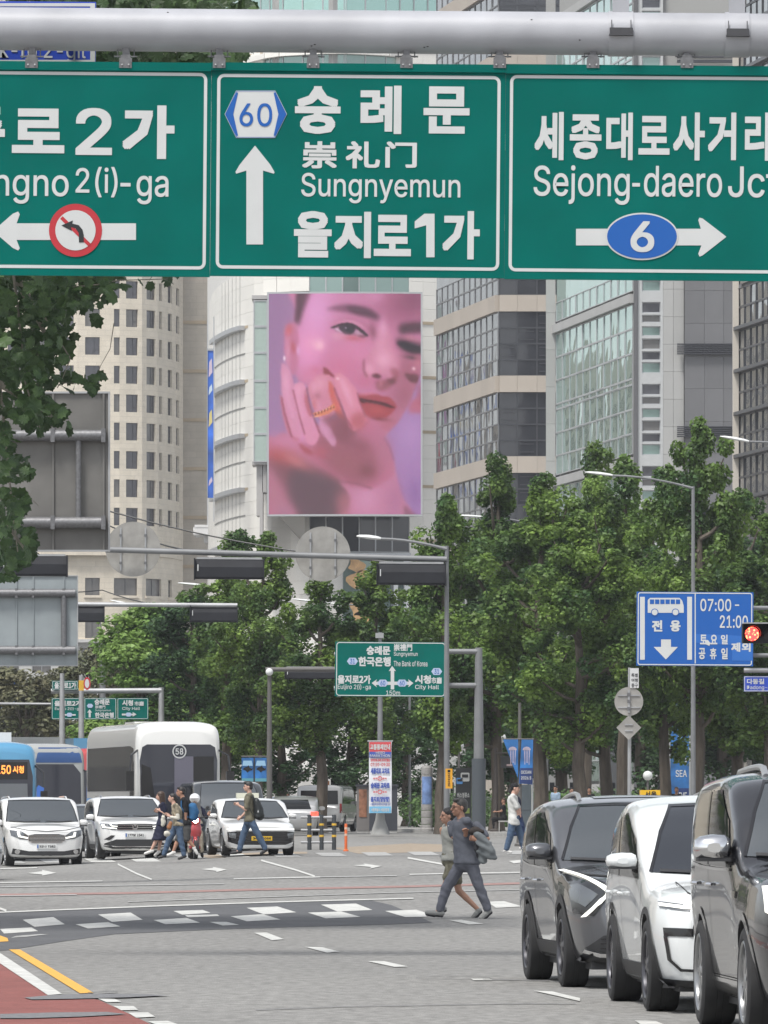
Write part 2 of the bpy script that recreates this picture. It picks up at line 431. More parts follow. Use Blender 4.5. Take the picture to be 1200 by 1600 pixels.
# ================================================================= BUILDINGS
def stone(name, col, bw, bh, rough=.8, var=.07, mortar=.82, stain=.08):
    """cladding with fine joints, for surfaces too far away to lay block by block"""
    m = M(name, col, rough, var=var, scale=.8, stain=stain, sscale=.08)
    n = m.node_tree.nodes; l = m.node_tree.links; b = n['Principled BSDF']
    prev = b.inputs['Base Color'].links[0].from_socket
    tc = n.new('ShaderNodeTexCoord'); sp = n.new('ShaderNodeSeparateXYZ'); l.new(tc.outputs['Object'], sp.inputs[0])
    ad = n.new('ShaderNodeMath'); l.new(sp.outputs[0], ad.inputs[0]); l.new(sp.outputs[1], ad.inputs[1])
    cb = n.new('ShaderNodeCombineXYZ'); l.new(ad.outputs[0], cb.inputs[0]); l.new(sp.outputs[2], cb.inputs[1])
    br = n.new('ShaderNodeTexBrick'); br.inputs['Scale'].default_value = 1; br.inputs['Brick Width'].default_value = bw; br.inputs['Row Height'].default_value = bh
    br.inputs['Mortar Size'].default_value = .03; br.inputs['Color1'].default_value = (1,1,1,1); br.inputs['Color2'].default_value = (.93,.93,.92,1); br.inputs['Mortar'].default_value = (mortar,)*3+(1,)
    l.new(cb.outputs[0], br.inputs[0])
    vm = n.new('ShaderNodeVectorMath'); vm.operation = 'MULTIPLY'; l.new(prev, vm.inputs[0]); l.new(br.outputs[0], vm.inputs[1]); l.new(vm.outputs[0], b.inputs['Base Color'])
    return m
cream = stone('cream_stone', (.67,.605,.50), 1.3, .65)
warm_grey = stone('warm_grey_stone', (.46,.42,.36), 1.6, .8)
tan_band = M('tan_band', (.42,.34,.24), .8, var=.05)
white_stone = M('white_stone_panel', (.74,.72,.67), .6, var=.04, scale=.4, stain=.06, sscale=.05, island=.03)
back_grey = M('recess_grey', (.30,.30,.29), .8)
beige = M('beige_cladding', (.38,.335,.285), .75, var=.06, scale=.4, island=.05)
light_stone = M('light_grey_granite', (.35,.35,.34), .6, var=.06, scale=.5, island=.05)
dark_stone = M('dark_grey_granite', (.135,.135,.14), .5, var=.08, scale=.6, island=.07)
alu = M('aluminium_frame', (.42,.43,.44), .45, metal=.4)
dark_alu = M('dark_frame', (.05,.052,.06), .4, metal=.3)
def glass(name, col, metal=.6, rough=.04, wob=.35, wscale=.35, var=.0):
    m = M(name, col, rough, metal=metal, var=var, scale=.3, spec=.8)
    n = m.node_tree.nodes; l = m.node_tree.links; b = n['Principled BSDF']
    tc = n.new('ShaderNodeTexCoord'); oi = n.new('ShaderNodeObjectInfo'); ad = n.new('ShaderNodeVectorMath'); sc = n.new('ShaderNodeVectorMath'); sc.operation = 'SCALE'; sc.inputs[0].default_value = (37, 91, 13); l.new(oi.outputs['Random'], sc.inputs['Scale'])
    l.new(tc.outputs['Object'], ad.inputs[0]); l.new(sc.outputs[0], ad.inputs[1])
    nz = n.new('ShaderNodeTexNoise'); nz.inputs['Scale'].default_value = wscale; nz.inputs['Detail'].default_value = 1; l.new(ad.outputs[0], nz.inputs['Vector'])
    bp = n.new('ShaderNodeBump'); bp.inputs['Strength'].default_value = wob; bp.inputs['Distance'].default_value = .08
    l.new(nz.outputs[0], bp.inputs['Height']); l.new(bp.outputs[0], b.inputs['Normal']); return m
g_hotel = glass('hotel_glass', (.085,.085,.10), .35, .08, .2, .8, var=.35)
g_hotel2 = glass('hotel_glass_curtained', (.16,.155,.15), .2, .25, .2, .8, var=.4)
g_dark = glass('smoked_glass', (.11,.115,.13), .7, .04, .35, .5)
g_black = glass('black_glass', (.035,.037,.045), .3, .06, .3, .4)
g_teal = glass('pale_teal_glass', (.34,.52,.475), .78, .04, .5, .5)
g_store = glass('store_glass', (.22,.31,.29), .45, .08, .2, .4)
g_bronze = glass('bronze_glass', (.23,.24,.25), .75, .04, .5, .5)
class Face:
    """one vertical wall that follows a plan line; u runs along it, z up"""
    def __init__(s, pts):
        s.p = [Vector(p) for p in pts]; s.u = [0]
        for i in range(len(s.p)-1): s.u.append(s.u[-1]+(s.p[i+1]-s.p[i]).length)
    def at(s, u, dep=0):
        i = 0
        while i < len(s.u)-2 and u > s.u[i+1]: i += 1
        t = (s.p[i+1]-s.p[i]).normalized(); q = s.p[i]+t*(u-s.u[i]); n = Vector((t.y, -t.x))
        return q-n*dep, t, n
    def px(s, px):
        k = (px-600)/F
        for i in range(len(s.p)-1):
            a, b = s.p[i], s.p[i+1]; fa = a.x-k*a.y; fb = b.x-k*b.y
            if fa*fb <= 0 and fa != fb:
                t = fa/(fa-fb); return s.u[i]+t*(s.u[i+1]-s.u[i])
        return s.u[0] if (s.p[0].x-k*s.p[0].y) > 0 else s.u[-1]
    def wall(s, mb, z0, z1, wins=(), dep=.3, u0=None, u1=None):
        u0 = s.u[0] if u0 is None else u0; u1 = s.u[-1] if u1 is None else u1
        cols = {}
        for a, b, c, d in wins: cols.setdefault((round(a, 4), round(b, 4)), []).append((c, d))
        cuts = sorted({round(x, 4) for x in [u0, u1]+[x for x in s.u if u0 < x < u1]+[x for k in cols for x in k]})
        def q(ua, ub, za, zb):
            if zb-za < 1e-4: return
            a, _, _ = s.at(ua+1e-5); b, _, _ = s.at(ub-1e-5); mb.add([(a.x,a.y,za),(b.x,b.y,za),(b.x,b.y,zb),(a.x,a.y,zb)], [(0,1,2,3)])
        for ua, ub in zip(cuts[:-1], cuts[1:]):
            hit = [k for k in cols if k[0]-1e-3 <= ua and k[1]+1e-3 >= ub]
            if not hit: q(ua, ub, z0, z1); continue
            z = z0
            for c, d in sorted(cols[hit[0]]): q(ua, ub, z, c); z = d
            q(ua, ub, z, z1)
        for a, b, c, d in wins:
            (p, t, n), (r, _, _) = s.at(a+1e-4), s.at(b-1e-4); pi = p-n*dep; ri = r-n*dep
            v = [(p.x,p.y,c),(r.x,r.y,c),(r.x,r.y,d),(p.x,p.y,d),(pi.x,pi.y,c),(ri.x,ri.y,c),(ri.x,ri.y,d),(pi.x,pi.y,d)]
            mb.add(v, [(0,4,5,1),(1,5,6,2),(2,6,7,3),(3,7,4,0)])
    def piece(s, name, mesh, parent, u, z, dep=0, du=0, wob=0):
        """place a shared mesh whose x runs along the wall, at u; du = its width for the chord"""
        (a, t, n), (b, _, _) = s.at(u+1e-4, dep), s.at(u+max(du, .02)-1e-4, dep)
        ang = math.atan2(b.y-a.y, b.x-a.x); o = put(name, mesh, parent, (a.x, a.y, z)); o.rotation_euler = (wob and R.gauss(0, wob), 0, ang+(wob and R.gauss(0, wob))); return o
PM = {}
def pane_mesh(w, h, mats, style='plain', fr=.06):
    key = (round(w, 2), round(h, 2), tuple(m.name for m in mats), style)
    if key in PM: return PM[key]
    mb = MB(); w, h = key[0], key[1]
    mb.mat(0).box(fr*.6, w-fr*.6, .03, .05, fr*.6, h-fr*.6); mb.mat(1)
    mb.box(0, fr, -.03, .06, 0, h); mb.box(w-fr, w, -.03, .06, 0, h); mb.box(fr, w-fr, -.029, .06, 0, fr); mb.box(fr, w-fr, -.029, .06, h-fr, h)
    if style == 'casement':
        a = w*.62; mb.box(a, a+.06, -.025, .02, fr, h-fr); mb.box(a+.06, w-fr, -.02, .02, h*.30, h*.30+.06)
    if style == 'vent': mb.box(w*.15, w*.85, -.03, .02, h*.25, h*.3); mb.box(w*.15, w*.85, -.03, .02, h*.75, h*.8)
    if style == 'mid': mb.box(w/2-.03, w/2+.03, -.025, .02, fr, h-fr)
    PM[key] = mb.mesh('window', mats); return PM[key]
def box_mesh(name, w, h, d, mat):
    key = (name, round(w, 2), round(h, 2), round(d, 2), mat.name)
    if key not in PM: PM[key] = MB().box(0.008, w-.008, -d, 0, .008, h-.008).mesh(name, mat)
    return PM[key]
def Z(py, d): return EYE+(HY-py)/F*d
def D2(px, d): return ((px-600)/F*d, d)
HID = (118, 428)   # rows wholly behind the big green sign
def hidden(za, zb, d): return HY-(zb-EYE)*F/d > HID[0] and HY-(za-EYE)*F/d < HID[1]

# ---- round-cornered hotel
def hotel():
    t = thing('hotel_building', (0, 0, 0), 'tall cream stone hotel with rows of small dark windows curving away', 'building')
    d0 = 850; f = Face([D2(-90,850), D2(120,850), D2(187,851), D2(222,852.2), D2(246,854.5), D2(258,857), D2(272,861), D2(286,868)])
    cols = [(-68,-46),(-28,-5),(12,34),(53,75),(93,115),(133,156),(178,187),(197,215.5),(229,243),(249,253.5),(262.3,269),(275.3,280)]
    wins = []; zc = Z(868, d0)
    rows = [(482+44.4*k, 509.5+44.4*k) for k in range(-11, 8)]
    for c in cols:
        a, b = f.px(c[0]), f.px(c[1])
        for r in rows: wins.append((a, b, Z(r[1], d0), Z(r[0], d0)))
    mb = MB(); f.wall(mb, zc+1.2, Z(-120, d0), wins, .35); mb.build('wall', cream, t)
    for a, b, c, d in wins:
        if hidden(c, d, d0): continue
        w = b-a; gl = R.choice([g_hotel, g_hotel, g_hotel2])
        f.piece('window', pane_mesh(w, d-c, (gl, dark_alu), 'casement' if w > 1.1 else 'plain'), t, a, c, .30, w)
    q = Face([(p.x, p.y-.5) for p in f.p]); w2 = []
    for c in [(-60,-30),(20,56),(80,110),(133,156),(178,214),(228,252),(263,269)]:
        for r in ((903,930),(961,997)):
            if c[0] == 228 and r[0] == 961: continue
            w2.append((q.px(c[0]), q.px(c[1]), Z(r[1], d0), Z(r[0], d0)))
    mb = MB(); q.wall(mb, 1.0, zc, w2, .4); mb.build('podium_wall', cream, t)
    for a, b, c, d in w2:
        f2 = q.piece('window', pane_mesh(b-a, d-c, (g_hotel2, dark_alu), 'mid'), t, a, c, .35, b-a)
        q.piece('sill', box_mesh('sill', b-a+.3, .3, .18, cream), t, a-.15, c-.32, 0, b-a)
    mb = MB()
    for z, o, h in ((zc, .9, .5), (zc+.5, .6, .4), (zc+.9, .35, .35), (Z(1003, d0), .3, .3)):
        e = Face([(p.x, p.y-.5-o) for p in f.p]); g = Face([(p.x, p.y+.5) for p in f.p])
        for i in range(len(e.p)-1):
            a, b, c, d = e.p[i], e.p[i+1], g.p[i+1], g.p[i]
            v = [(a.x,a.y,z),(b.x,b.y,z),(c.x,c.y,z),(d.x,d.y,z),(a.x,a.y,z+h),(b.x,b.y,z+h),(c.x,c.y,z+h),(d.x,d.y,z+h)]
            mb.add(v, [(0,3,2,1),(4,5,6,7),(0,1,5,4),(1,2,6,5),(3,0,4,7)])
    mb.build('cornice', cream, t)
    mb = MB(); xs = [p.x for p in f.p]; mb.box(xs[0], xs[-1]-.5, 869, 895, 0, Z(-119, d0)); mb.build('rear_block', cream, t)
hotel()
# ---- plain stone slab behind the round store
def slab():
    t = thing('stone_building', (0, 0, 0), 'plain warm grey stone building with thin tan bands beside the round store', 'building')
    d = 872; x0 = D2(276, d)[0]; x1 = D2(420, d)[0]
    mb = MB().box(x0, x1, d, d+30, 0, Z(-60, d)); mb.build('wall', warm_grey, t)
    for k in range(-3, 6):
        py = 503.5+76.3*k
        if HID[0] < py < HID[1]: continue
        MB().box(x0, x1, d-.12, d, Z(py+2.6, d), Z(py-2.6, d)).build('stone_band', tan_band, t)
    k = M('pale_canopy', (.62,.62,.62), .5)
    mb = MB(); d = 700; mb.box(D2(304,d)[0], D2(352,d)[0], d-5, d+3, Z(838,d), Z(827,d)); mb.box(D2(320,d)[0], D2(352,d)[0], d-4, d+3, Z(850,d), Z(838,d)); mb.box(D2(306,d)[0], D2(345,d)[0], d-5.05, d+2, Z(827,d), Z(823,d))
    mb.build('canopy', k, t)
slab()
# ---- round white department store
def store():
    t = thing('round_store_building', (0, 0, 0), 'white panelled round corner department store carrying the big screen', 'building')
    d0 = 640
    f = Face([D2(324,700), D2(327,684), D2(331,673), D2(336,666), D2(342,661), D2(350,656.5), D2(360,652), D2(371,648), D2(383,645), D2(397,642), D2(411,640.3), D2(440,638.8), D2(483,637.8), D2(540,637.4), D2(590,637.8), D2(640,638.6), D2(700,640.5), D2(760,646)])
    mb = MB(); f2 = Face([(p.x, p.y+.25) for p in f.p]); f2.wall(mb, .5, Z(74, d0)); mb.build('wall', M('white_render', (.64,.63,.60), .7, var=.04), t)
    flo = 85.0
    cols = [327, 331, 336, 342, 350, 360, 371, 383, 397, 411, 425, 454, 483]+[640, 661, 683]
    low = [325, 331, 336, 342, 350, 360, 371, 383, 397, 411, 432, 454, 483, 509, 535]
    def lay(cols, py0, py1, skip=()):
        for a, b in zip(cols[:-1], cols[1:]):
            if (a, b) == (483, 640): continue
            ua, ub = f.px(a), f.px(b); py = py0
            while py > py1:
                if not (HID[0] < py-21 and py < HID[1]) and not (a >= 425 and a < 640 and 470 < py < 800) and not any(x0 <= a < x1 and y0 < py < y1 for x0, x1, y0, y1 in skip):
                    z0, z1 = Z(py, d0), Z(py-flo/4+ (1.5 if False else 0), d0)
                    f.piece('stone_panel', box_mesh('stone_panel', ub-ub+ub-ua, z1-z0, .2, white_stone), t, ua, z0, .2, ub-ua)
                py -= flo/4
    lay([c for c in cols if c <= 411], 845+flo, 90); lay([411, 425, 454, 483], 845+flo/1, 770); lay([640, 661, 683], 845+flo*2, 90)
    lay([411, 432, 454, 483], 500, 400); lay([325, 331, 342, 360, 383, 411, 440, 470, 500, 530], 845+flo*3, 845+flo+1)
    # accent bands and eyebrow shades
    for k in range(-5, 6):
        py = 505+flo*k
        if HID[0]+6 < py < HID[1]: continue
        for a, b in ((383, 411), (640, 700)):
            ua, ub = f.px(a), f.px(b); f.piece('accent_band', box_mesh('accent_band', ub-ua, .28, .06, tan_band), t, ua, Z(py+3, d0), -.01, ub-ua)
        for a, b in ((336, 342), (342, 350), (350, 360), (360, 371), (371, 383)):
            ua, ub = f.px(a), f.px(b); f.piece('sun_shade', box_mesh('sun_shade', ub-ua+.1, .42, .55, alu), t, ua, Z(py+4+1, d0), -.01, ub-ua)
            f.piece('joint_fin', box_mesh('joint_fin', ub-ua+.1, .12, .04, M('fin_mid', (.22,.22,.21), .6)), t, ua, Z(py+43, d0), -.01, ub-ua)
    for a in (347, 352, 357, 363, 369, 375):
        u = f.px(a); f.piece('joint_fin', box_mesh('joint_fin', .12, Z(420, d0)-Z(850, d0), .03, M('fin_pale', (.40,.40,.38), .6)), t, u, Z(850, d0), -.01, .2)
    # glass behind and round the screen
    for a, b in zip((483, 509, 535, 561, 587, 613), (509, 535, 561, 587, 613, 640)):
        ua, ub = f.px(a), f.px(b)
        for y0, y1 in ((432, 470), (795, 864)):
            f.piece('glass_pane', pane_mesh(ub-ua, Z(y0, d0)-Z(y1, d0), (g_store if y0 < 700 else g_black, alu)), t, ua, Z(y1, d0), .1, ub-ua)
    for a, b in zip((535, 561, 587, 613), (561, 587, 613, 632)):
        ua, ub = f.px(a), f.px(b); f.piece('glass_pane', pane_mesh(ub-ua, Z(874, d0)-Z(1060, d0), (g_store, alu)), t, ua, Z(1060, d0), .1, ub-ua)
    mb = MB(); y = 636.2
    for x0, x1, y0, y1 in ((525,642,864,873),(632,642,873,1012),(615,622,880,1012)): mb.box(D2(x0,y)[0], D2(x1,y)[0], y-.5, y+1.5, Z(y1,y), Z(y0,y))
    mb.build('portal_frame', M('portal_grey', (.40,.42,.44), .5), t)
    org = M('orange_decoration', (.36,.22,.10), .6, var=.3, scale=2)
    for cx, cy, r, a in ((560,905,15,.5),(556,882,12,-.7),(570,960,15,.9),(560,952,13,-.2),(612,1000,12,.4)):
        pts = [(D2(cx,635)[0]+math.cos(a+q)*r/17*(1+.35*math.sin(3*q)), Z(cy,635)+math.sin(a+q)*r/17*(1+.3*math.cos(2*q))) for q in [2*PI*i/18 for i in range(18)]]
        MB().prism(pts, 635.2, 635.4).build('wing_decoration', org, t)
    for y0, y1 in zip((469,510,551,595,637,678), (510,551,595,637,678,722)):
        y = 634.5; x0, x1 = D2(396,y)[0], D2(418,y)[0]
        put('glass_pane', pane_mesh(x1-x0, Z(y0,y)-Z(y1,y), (M('frosted_green', (.34,.42,.38), .35, var=.06), alu), fr=.1), t, (x0, y, Z(y1, y)))
    mb = MB(); y = 636
    mb.box(D2(394,y)[0], D2(419,y)[0], y-1.4, y+4, Z(727,y), Z(722,y)); mb.box(D2(394,y)[0], D2(419,y)[0], y-1.4, y+4, Z(469,y), Z(463,y)); mb.box(D2(397,y)[0], D2(419,y)[0], y-.9, y+4, Z(722,y), Z(469,y))
    mb.box(D2(401,y)[0], D2(410,y)[0], y-.8, y+3, Z(806,y), Z(727,y)); mb.box(D2(411,y)[0], D2(417,y)[0], y-1.0, y+3, Z(770,y), Z(727,y)); mb.box(D2(406,y)[0], D2(411,y)[0], y-1.1, y+3, Z(900,y), Z(770,y))
    mb.build('service_duct', M('duct_grey', (.38,.37,.36), .6), t)
    # glazed crown
    y0 = 636
    cr = Face([D2(320,668), D2(345,655), D2(380,645), D2(430,638), D2(520,635), D2(600,637), D2(690,644)])
    n = 24; L = cr.u[-1]/n
    for k in range(n):
        cr.piece('glass_pane', pane_mesh(L, 1.6, (g_store, alu)), t, k*L, Z(108, y0), 0, L)
        cr.piece('glass_pane', pane_mesh(L, Z(-30,y0)-Z(62,y0), (g_teal, alu)), t, k*L, Z(62, y0), 0, L)
        cr.piece('crown_rim', box_mesh('crown_rim', L+.02, .5, .5, white_stone), t, k*L, Z(84, y0)-.1, -.02, L)
    mb = MB(); Face([(p.x, p.y+.3) for p in cr.p]).wall(mb, Z(112, y0), Z(-30, y0)); mb.build('crown_core', back_grey, t)
    # blue edge sign
    s = thing('banner_sign', (0, 0, 0), 'tall narrow blue banner on the far left edge of the round store', 'banner')
    y = 640; bb = M('banner_blue', (.03,.13,.55), .5, var=.5, scale=.4); MB().box(D2(324.5,y)[0], D2(333.5,y)[0], y-.2, y, Z(778,y), Z(548,y)).build('banner_panel', bb, s)
    pk = M('banner_pink', (.55,.45,.55), .5)
    for a, b, c in ((560,590,pk),(600,618,M('banner_pale',(.5,.6,.7),.5)),(640,668,M('banner_gold',(.6,.5,.2),.5)),(745,760,pk)): MB().prism([(D2(326,y)[0], Z(b,y)), (D2(332,y)[0], Z(b-8,y)), (D2(331,y)[0], Z(a,y)), (D2(327,y)[0], Z(a+6,y))], y-.22, y-.205).build('banner_print', c, s)
    mb = MB(); mb.box(D2(323.5,y)[0], D2(324.5,y)[0], y-.3, y+.3, Z(820,y), Z(500,y)); mb.box(D2(333.5,y)[0], D2(335,y)[0], y-.3, y+.3, Z(815,y), Z(495,y)); mb.box(D2(324.5,y)[0], D2(333.5,y)[0], y-.3, y+.3, Z(548,y), Z(545,y)); mb.build('banner_frame', alu, s)
store()
# ---- curtain-wall helper
def curtain(t, f, ulist, zrows, mats, name='glass_pane', wob=.004, dref=500, style='plain', count=[0], dep=0):
    joined = MB()
    for a, b in zip(ulist[:-1], ulist[1:]):
        for za, zb in zrows:
            if hidden(za, zb, dref) or za < 4:
                (p, _, _), (q, _, _) = f.at(a, dep+.02), f.at(b, dep+.02); joined.add([(p.x,p.y,za),(q.x,q.y,za),(q.x,q.y,zb),(p.x,p.y,zb)], [(0,1,2,3)])
            else:
                st = style if not callable(style) else style()
                f.piece(name, pane_mesh(b-a, zb-za, mats, st), t, a, za, dep, b-a, wob)
    if joined.v: joined.build('glass_field', mats[0], t)['kind'] = 'stuff'
def ulin(a, b, n): return [a+(b-a)*i/n for i in range(n+1)]
# ---- dark banded office block
def banded():
    t = thing('banded_office_building', (0, 0, 0), 'office block of smoked glass with beige stone bands right of the big screen', 'building')
    d = 560; left = Face([D2(682, 589), D2(778, 560)]); right = Face([D2(778, 560), D2(905, 560)])
    mb = MB(); g = Face([(p.x+.3, p.y+.5) for p in left.p]); g.wall(mb, 0, Z(-90, d)); g2 = Face([(p.x+.1, p.y+.3) for p in right.p]); g2.wall(mb, 0, Z(-90, d)); mb.build('core_wall', back_grey, t)
    rows = []; bands = []
    for k in range(-5, 7):
        top = 487+126*k; bot = top+100
        for j in range(4): rows.append((Z(top+25*(j+1), d), Z(top+25*j, d)))
        bands.append((Z(top, d), Z(top-26, d)))
    rows = [r for r in rows if r[0] > 0 and r[1] < Z(-88, d)]
    curtain(t, left, ulin(0, left.u[-1], 11), rows, (g_dark, M('mid_grey_frame', (.20,.205,.21), .45, metal=.4)), wob=.006, dref=d)
    ur = [right.px(x) for x in (780, 808, 839, 862, 884, 905)]
    curtain(t, right, ur, rows, (g_black, dark_alu), wob=.002, dref=d, style=lambda: R.choice(['plain', 'plain', 'vent']))
    for za, zb in bands:
        if hidden(za, zb, d) or za < 0 or zb > Z(-88, d): continue
        ul = ulin(0, left.u[-1], 9)
        for a, b in zip(ul[:-1], ul[1:]): left.piece('cladding_panel', box_mesh('cladding_panel', b-a, zb-za, .35, beige), t, a, za, .1, b-a)
        for a, b in zip(ur[:-1], ur[1:]): right.piece('cladding_panel', box_mesh('cladding_panel', b-a, zb-za, .35, beige), t, a, za, .1, b-a)
banded()
# ---- teal glass and granite block
def glassy():
    t = thing('glass_office_building', (0, 0, 0), 'office block of pale teal glass with grey granite side wall and black louvres', 'building')
    d = 480; left = Face([D2(868, 511.6), D2(990, 480)]); edge = Face([D2(853, 511.6), D2(868, 511.6)]); right = Face([D2(990, 480), D2(1160, 480)])
    mb = MB(); Face([(p.x+.3, p.y+.4) for p in left.p]).wall(mb, 0, Z(-90, d)); Face([(p.x, p.y+.3) for p in right.p]).wall(mb, 0, Z(-90, d)); Face([(p.x, p.y+.1) for p in edge.p]).wall(mb, 0, Z(-90, d)); mb.build('core_wall', back_grey, t)
    rows = []; led = []
    for k in range(-3, 4):
        b = 458+255*k
        for a, c in ((17,36),(36,55),(55,74.5),(74.5,93.5),(93.5,113),(113,133),(133,142),(142,161),(161,181),(181,200),(200,219),(219,237),(237,249)): rows.append((Z(b+c, d), Z(b+a, d)))
        led.append((Z(b+15, d), Z(b+1, d)))
    rows = [r for r in rows if r[0] > 0 and r[1] < Z(-88, d)]
    big = []
    for k in range(-3, 4):
        b = 458+255*k
        for a, c in ((16,55),(55,93.5),(93.5,133),(133,142),(142,181),(181,219),(219,251)): big.append((Z(b+c, d), Z(b+a, d)))
    big = [r for r in big if r[0] > 0 and r[1] < Z(-88, d)]
    curtain(t, left, ulin(.3, left.u[-1]-.4, 11), big, (g_teal, alu), wob=.007, dref=d)
    for za, zb in led:
        if za > 0 and zb < Z(-88, d) and not hidden(za, zb, d): left.piece('ledge', box_mesh('ledge', left.u[-1], zb-za, .4, light_stone), t, 0, za, .1, left.u[-1])
    # narrow stone strip left
    for k in range(-2, 12):
        za, zb = Z(430+58*k+58, 511), Z(430+58*k, 511)
        if za > 0 and not hidden(za, zb, 511): edge.piece('stone_panel', box_mesh('stone_panel', edge.u[-1], zb-za, .2, light_stone), t, 0, za, 0, 1)
    # frontal face: fin, window strip, granite
    right.piece('corner_fin', box_mesh('corner_fin', right.px(996)-right.px(989), Z(-88,d)-1, .3, M('fin_grey', (.10,.10,.105), .5)), t, right.px(989), 1, 0, 1)
    wl = []
    for k in range(-4, 6):
        for a, b in ((472,489),(492,504),(510,525),(529,546),(549,563),(566,583)): wl.append((a+128*k, b+128*k))
    wl = [r for r in wl if r[1] < 1240 and r[0] > -60 and not (HID[0] < r[0] and r[1] < HID[1])]
    mb = MB(); wins = [(right.px(1003), right.px(1032), Z(b, d), Z(a, d)) for a, b in wl]
    fr = Face([(p.x, p.y-.12) for p in right.p]); wins = [(fr.px(1003), fr.px(1032), c, e) for _, _, c, e in wins]
    fr.wall(mb, 0, Z(-88, d), wins, .25, u0=fr.px(996.5), u1=fr.px(1036)); mb.build('pier_wall', M('pale_concrete', (.42,.43,.43), .6, var=.05), t)
    for i, (a, b, c, e) in enumerate(wins): fr.piece('window', pane_mesh(b-a, e-c, ((g_store, g_hotel2, g_hotel, g_store, g_hotel, g_hotel2)[i % 6], alu)), t, a, c, .2, b-a)
    def panels(us, step, off, mat, dep, pys=-90):
        k = -3
        while off+step*k < 1240:
            a, b = off+step*k, off+step*(k+1); k += 1
            if a < pys or (HID[0] < a and b < HID[1]): continue
            za, zb = max(.5, Z(b, d)), Z(a, d)
            for u, v in zip(us[:-1], us[1:]): right.piece('granite_panel', box_mesh('granite_panel', v-u, zb-za, .2, mat), t, u, za, dep, v-u)
    panels([right.px(x) for x in (1036, 1052, 1068.5)], 43, 452, light_stone, .05)
    panels([right.px(x) for x in (1069, 1100, 1130, 1146, 1160)], 51, 455, dark_stone, -.35)
    for a, b in ((537, 555), (666, 684), (796, 814), (408, 426), (58, 100)):
        if HID[0] < a < 430 and b < 432: continue
        n = 6
        for j in range(n):
            x0 = 1057; right.piece('louvre_slat', box_mesh('louvre_slat', right.px(1146)-right.px(x0), (Z(a,d)-Z(b,d))/n*.72, .35, dark_alu), t, right.px(x0), Z(b, d)+(Z(a,d)-Z(b,d))*j/n, -.56, 1)
glassy()
# ---- bronze glass block at the right edge
def bronze():
    t = thing('bronze_glass_building', (0, 0, 0), 'dark glass office block with cream corner cut by the right edge', 'building')
    d = 400; f = Face([D2(1154, 421), D2(1300, 395)])
    mb = MB(); Face([(p.x+.2, p.y+.4) for p in f.p]).wall(mb, 0, Z(-90, d)); mb.build('core_wall', back_grey, t)
    rows = []
    for k in range(-8, 12):
        b = 472+70*k
        for a, c in ((6, 38), (38, 70)): rows.append((Z(b+c, d), Z(b+a, d)))
        if not (HID[0] < b and b+6 < HID[1]) and Z(b+6, d) > 0: f.piece('ledge', box_mesh('ledge', f.u[-1], Z(b,d)-Z(b+6,d), .45, dark_alu), t, 0, Z(b+6, d), .1, f.u[-1])
    rows = [r for r in rows if r[0] > 0 and r[1] < Z(-88, d)]
    curtain(t, f, ulin(0, f.u[-1], 15), rows, (g_bronze, dark_alu), wob=.008, dref=d)
    x0 = D2(1145, 421)[0]; x1 = D2(1154, 421)[0]; MB().box(x0, x1, 420.8, 421.4, 0, Z(-88, 421)).build('corner_pier', M('cream_pier', (.52,.48,.42), .6), t)
bronze()
# ---- unseen neighbours up the street, added for the glass to reflect
def block(label, x0, x1, y0, y1, h, m, face):
    t = thing('reflection_building', (0, 0, 0), label, 'building')
    MB().box(x0, x1, y0, y1, 0, h).build('wall', m, t)
    n = int((y1-y0)/6) if face == 'e' else int((x1-x0)/6); mb = MB()
    for i in range(n):
        for k in range(int(h/3.6)-1):
            z = 2+k*3.6
            if face == 'e': mb.box(x1, x1+.1, y0+i*6+1.5, y0+i*6+4.6, z, z+2)
            else: mb.box(x0+i*6+1.5, x0+i*6+4.6, y0-.1, y0, z, z+2)
    mb.build('window_field', g_hotel, t)['kind'] = 'stuff'
block('unseen pale office block added up the street for the glass to reflect', -150, -75, 640, 800, 52, cream, 'e')
block('unseen white office block added left of the frame for the glass to reflect', -150, -85, 480, 600, 36, white_stone, 'e')
block('unseen grey office block added near the junction for reflections', -120, -60, 300, 420, 44, warm_grey, 'e')
# ---- white low building on the left
def lowb():
    t = thing('low_white_building', (0, 0, 0), 'low pale building with dark openings below the hotel', 'building')
    d = 760; f = Face([D2(-120,d), D2(262,d)]); wn = []
    for a, b in ((-60,-30),(0,30),(50,80),(125,137),(139,152),(172,196),(214,240)):
        for r in ((1012,1052),(1075,1110)): wn.append((f.px(a), f.px(b), Z(r[1],d), Z(r[0],d)))
    mb = MB(); f.wall(mb, 0, Z(1004, d), wn, .4); x0, x1 = f.p[0].x, f.p[-1].x; mb.box(x0, x1, d-.8, d+20, Z(1004,d), Z(999,d)); mb.build('wall', M('pale_render', (.5,.5,.49), .8, var=.05), t)
    for a, b, c, e in wn: f.piece('window', pane_mesh(b-a, e-c, (g_hotel2, alu), 'mid'), t, a, c, .35, b-a)
lowb()
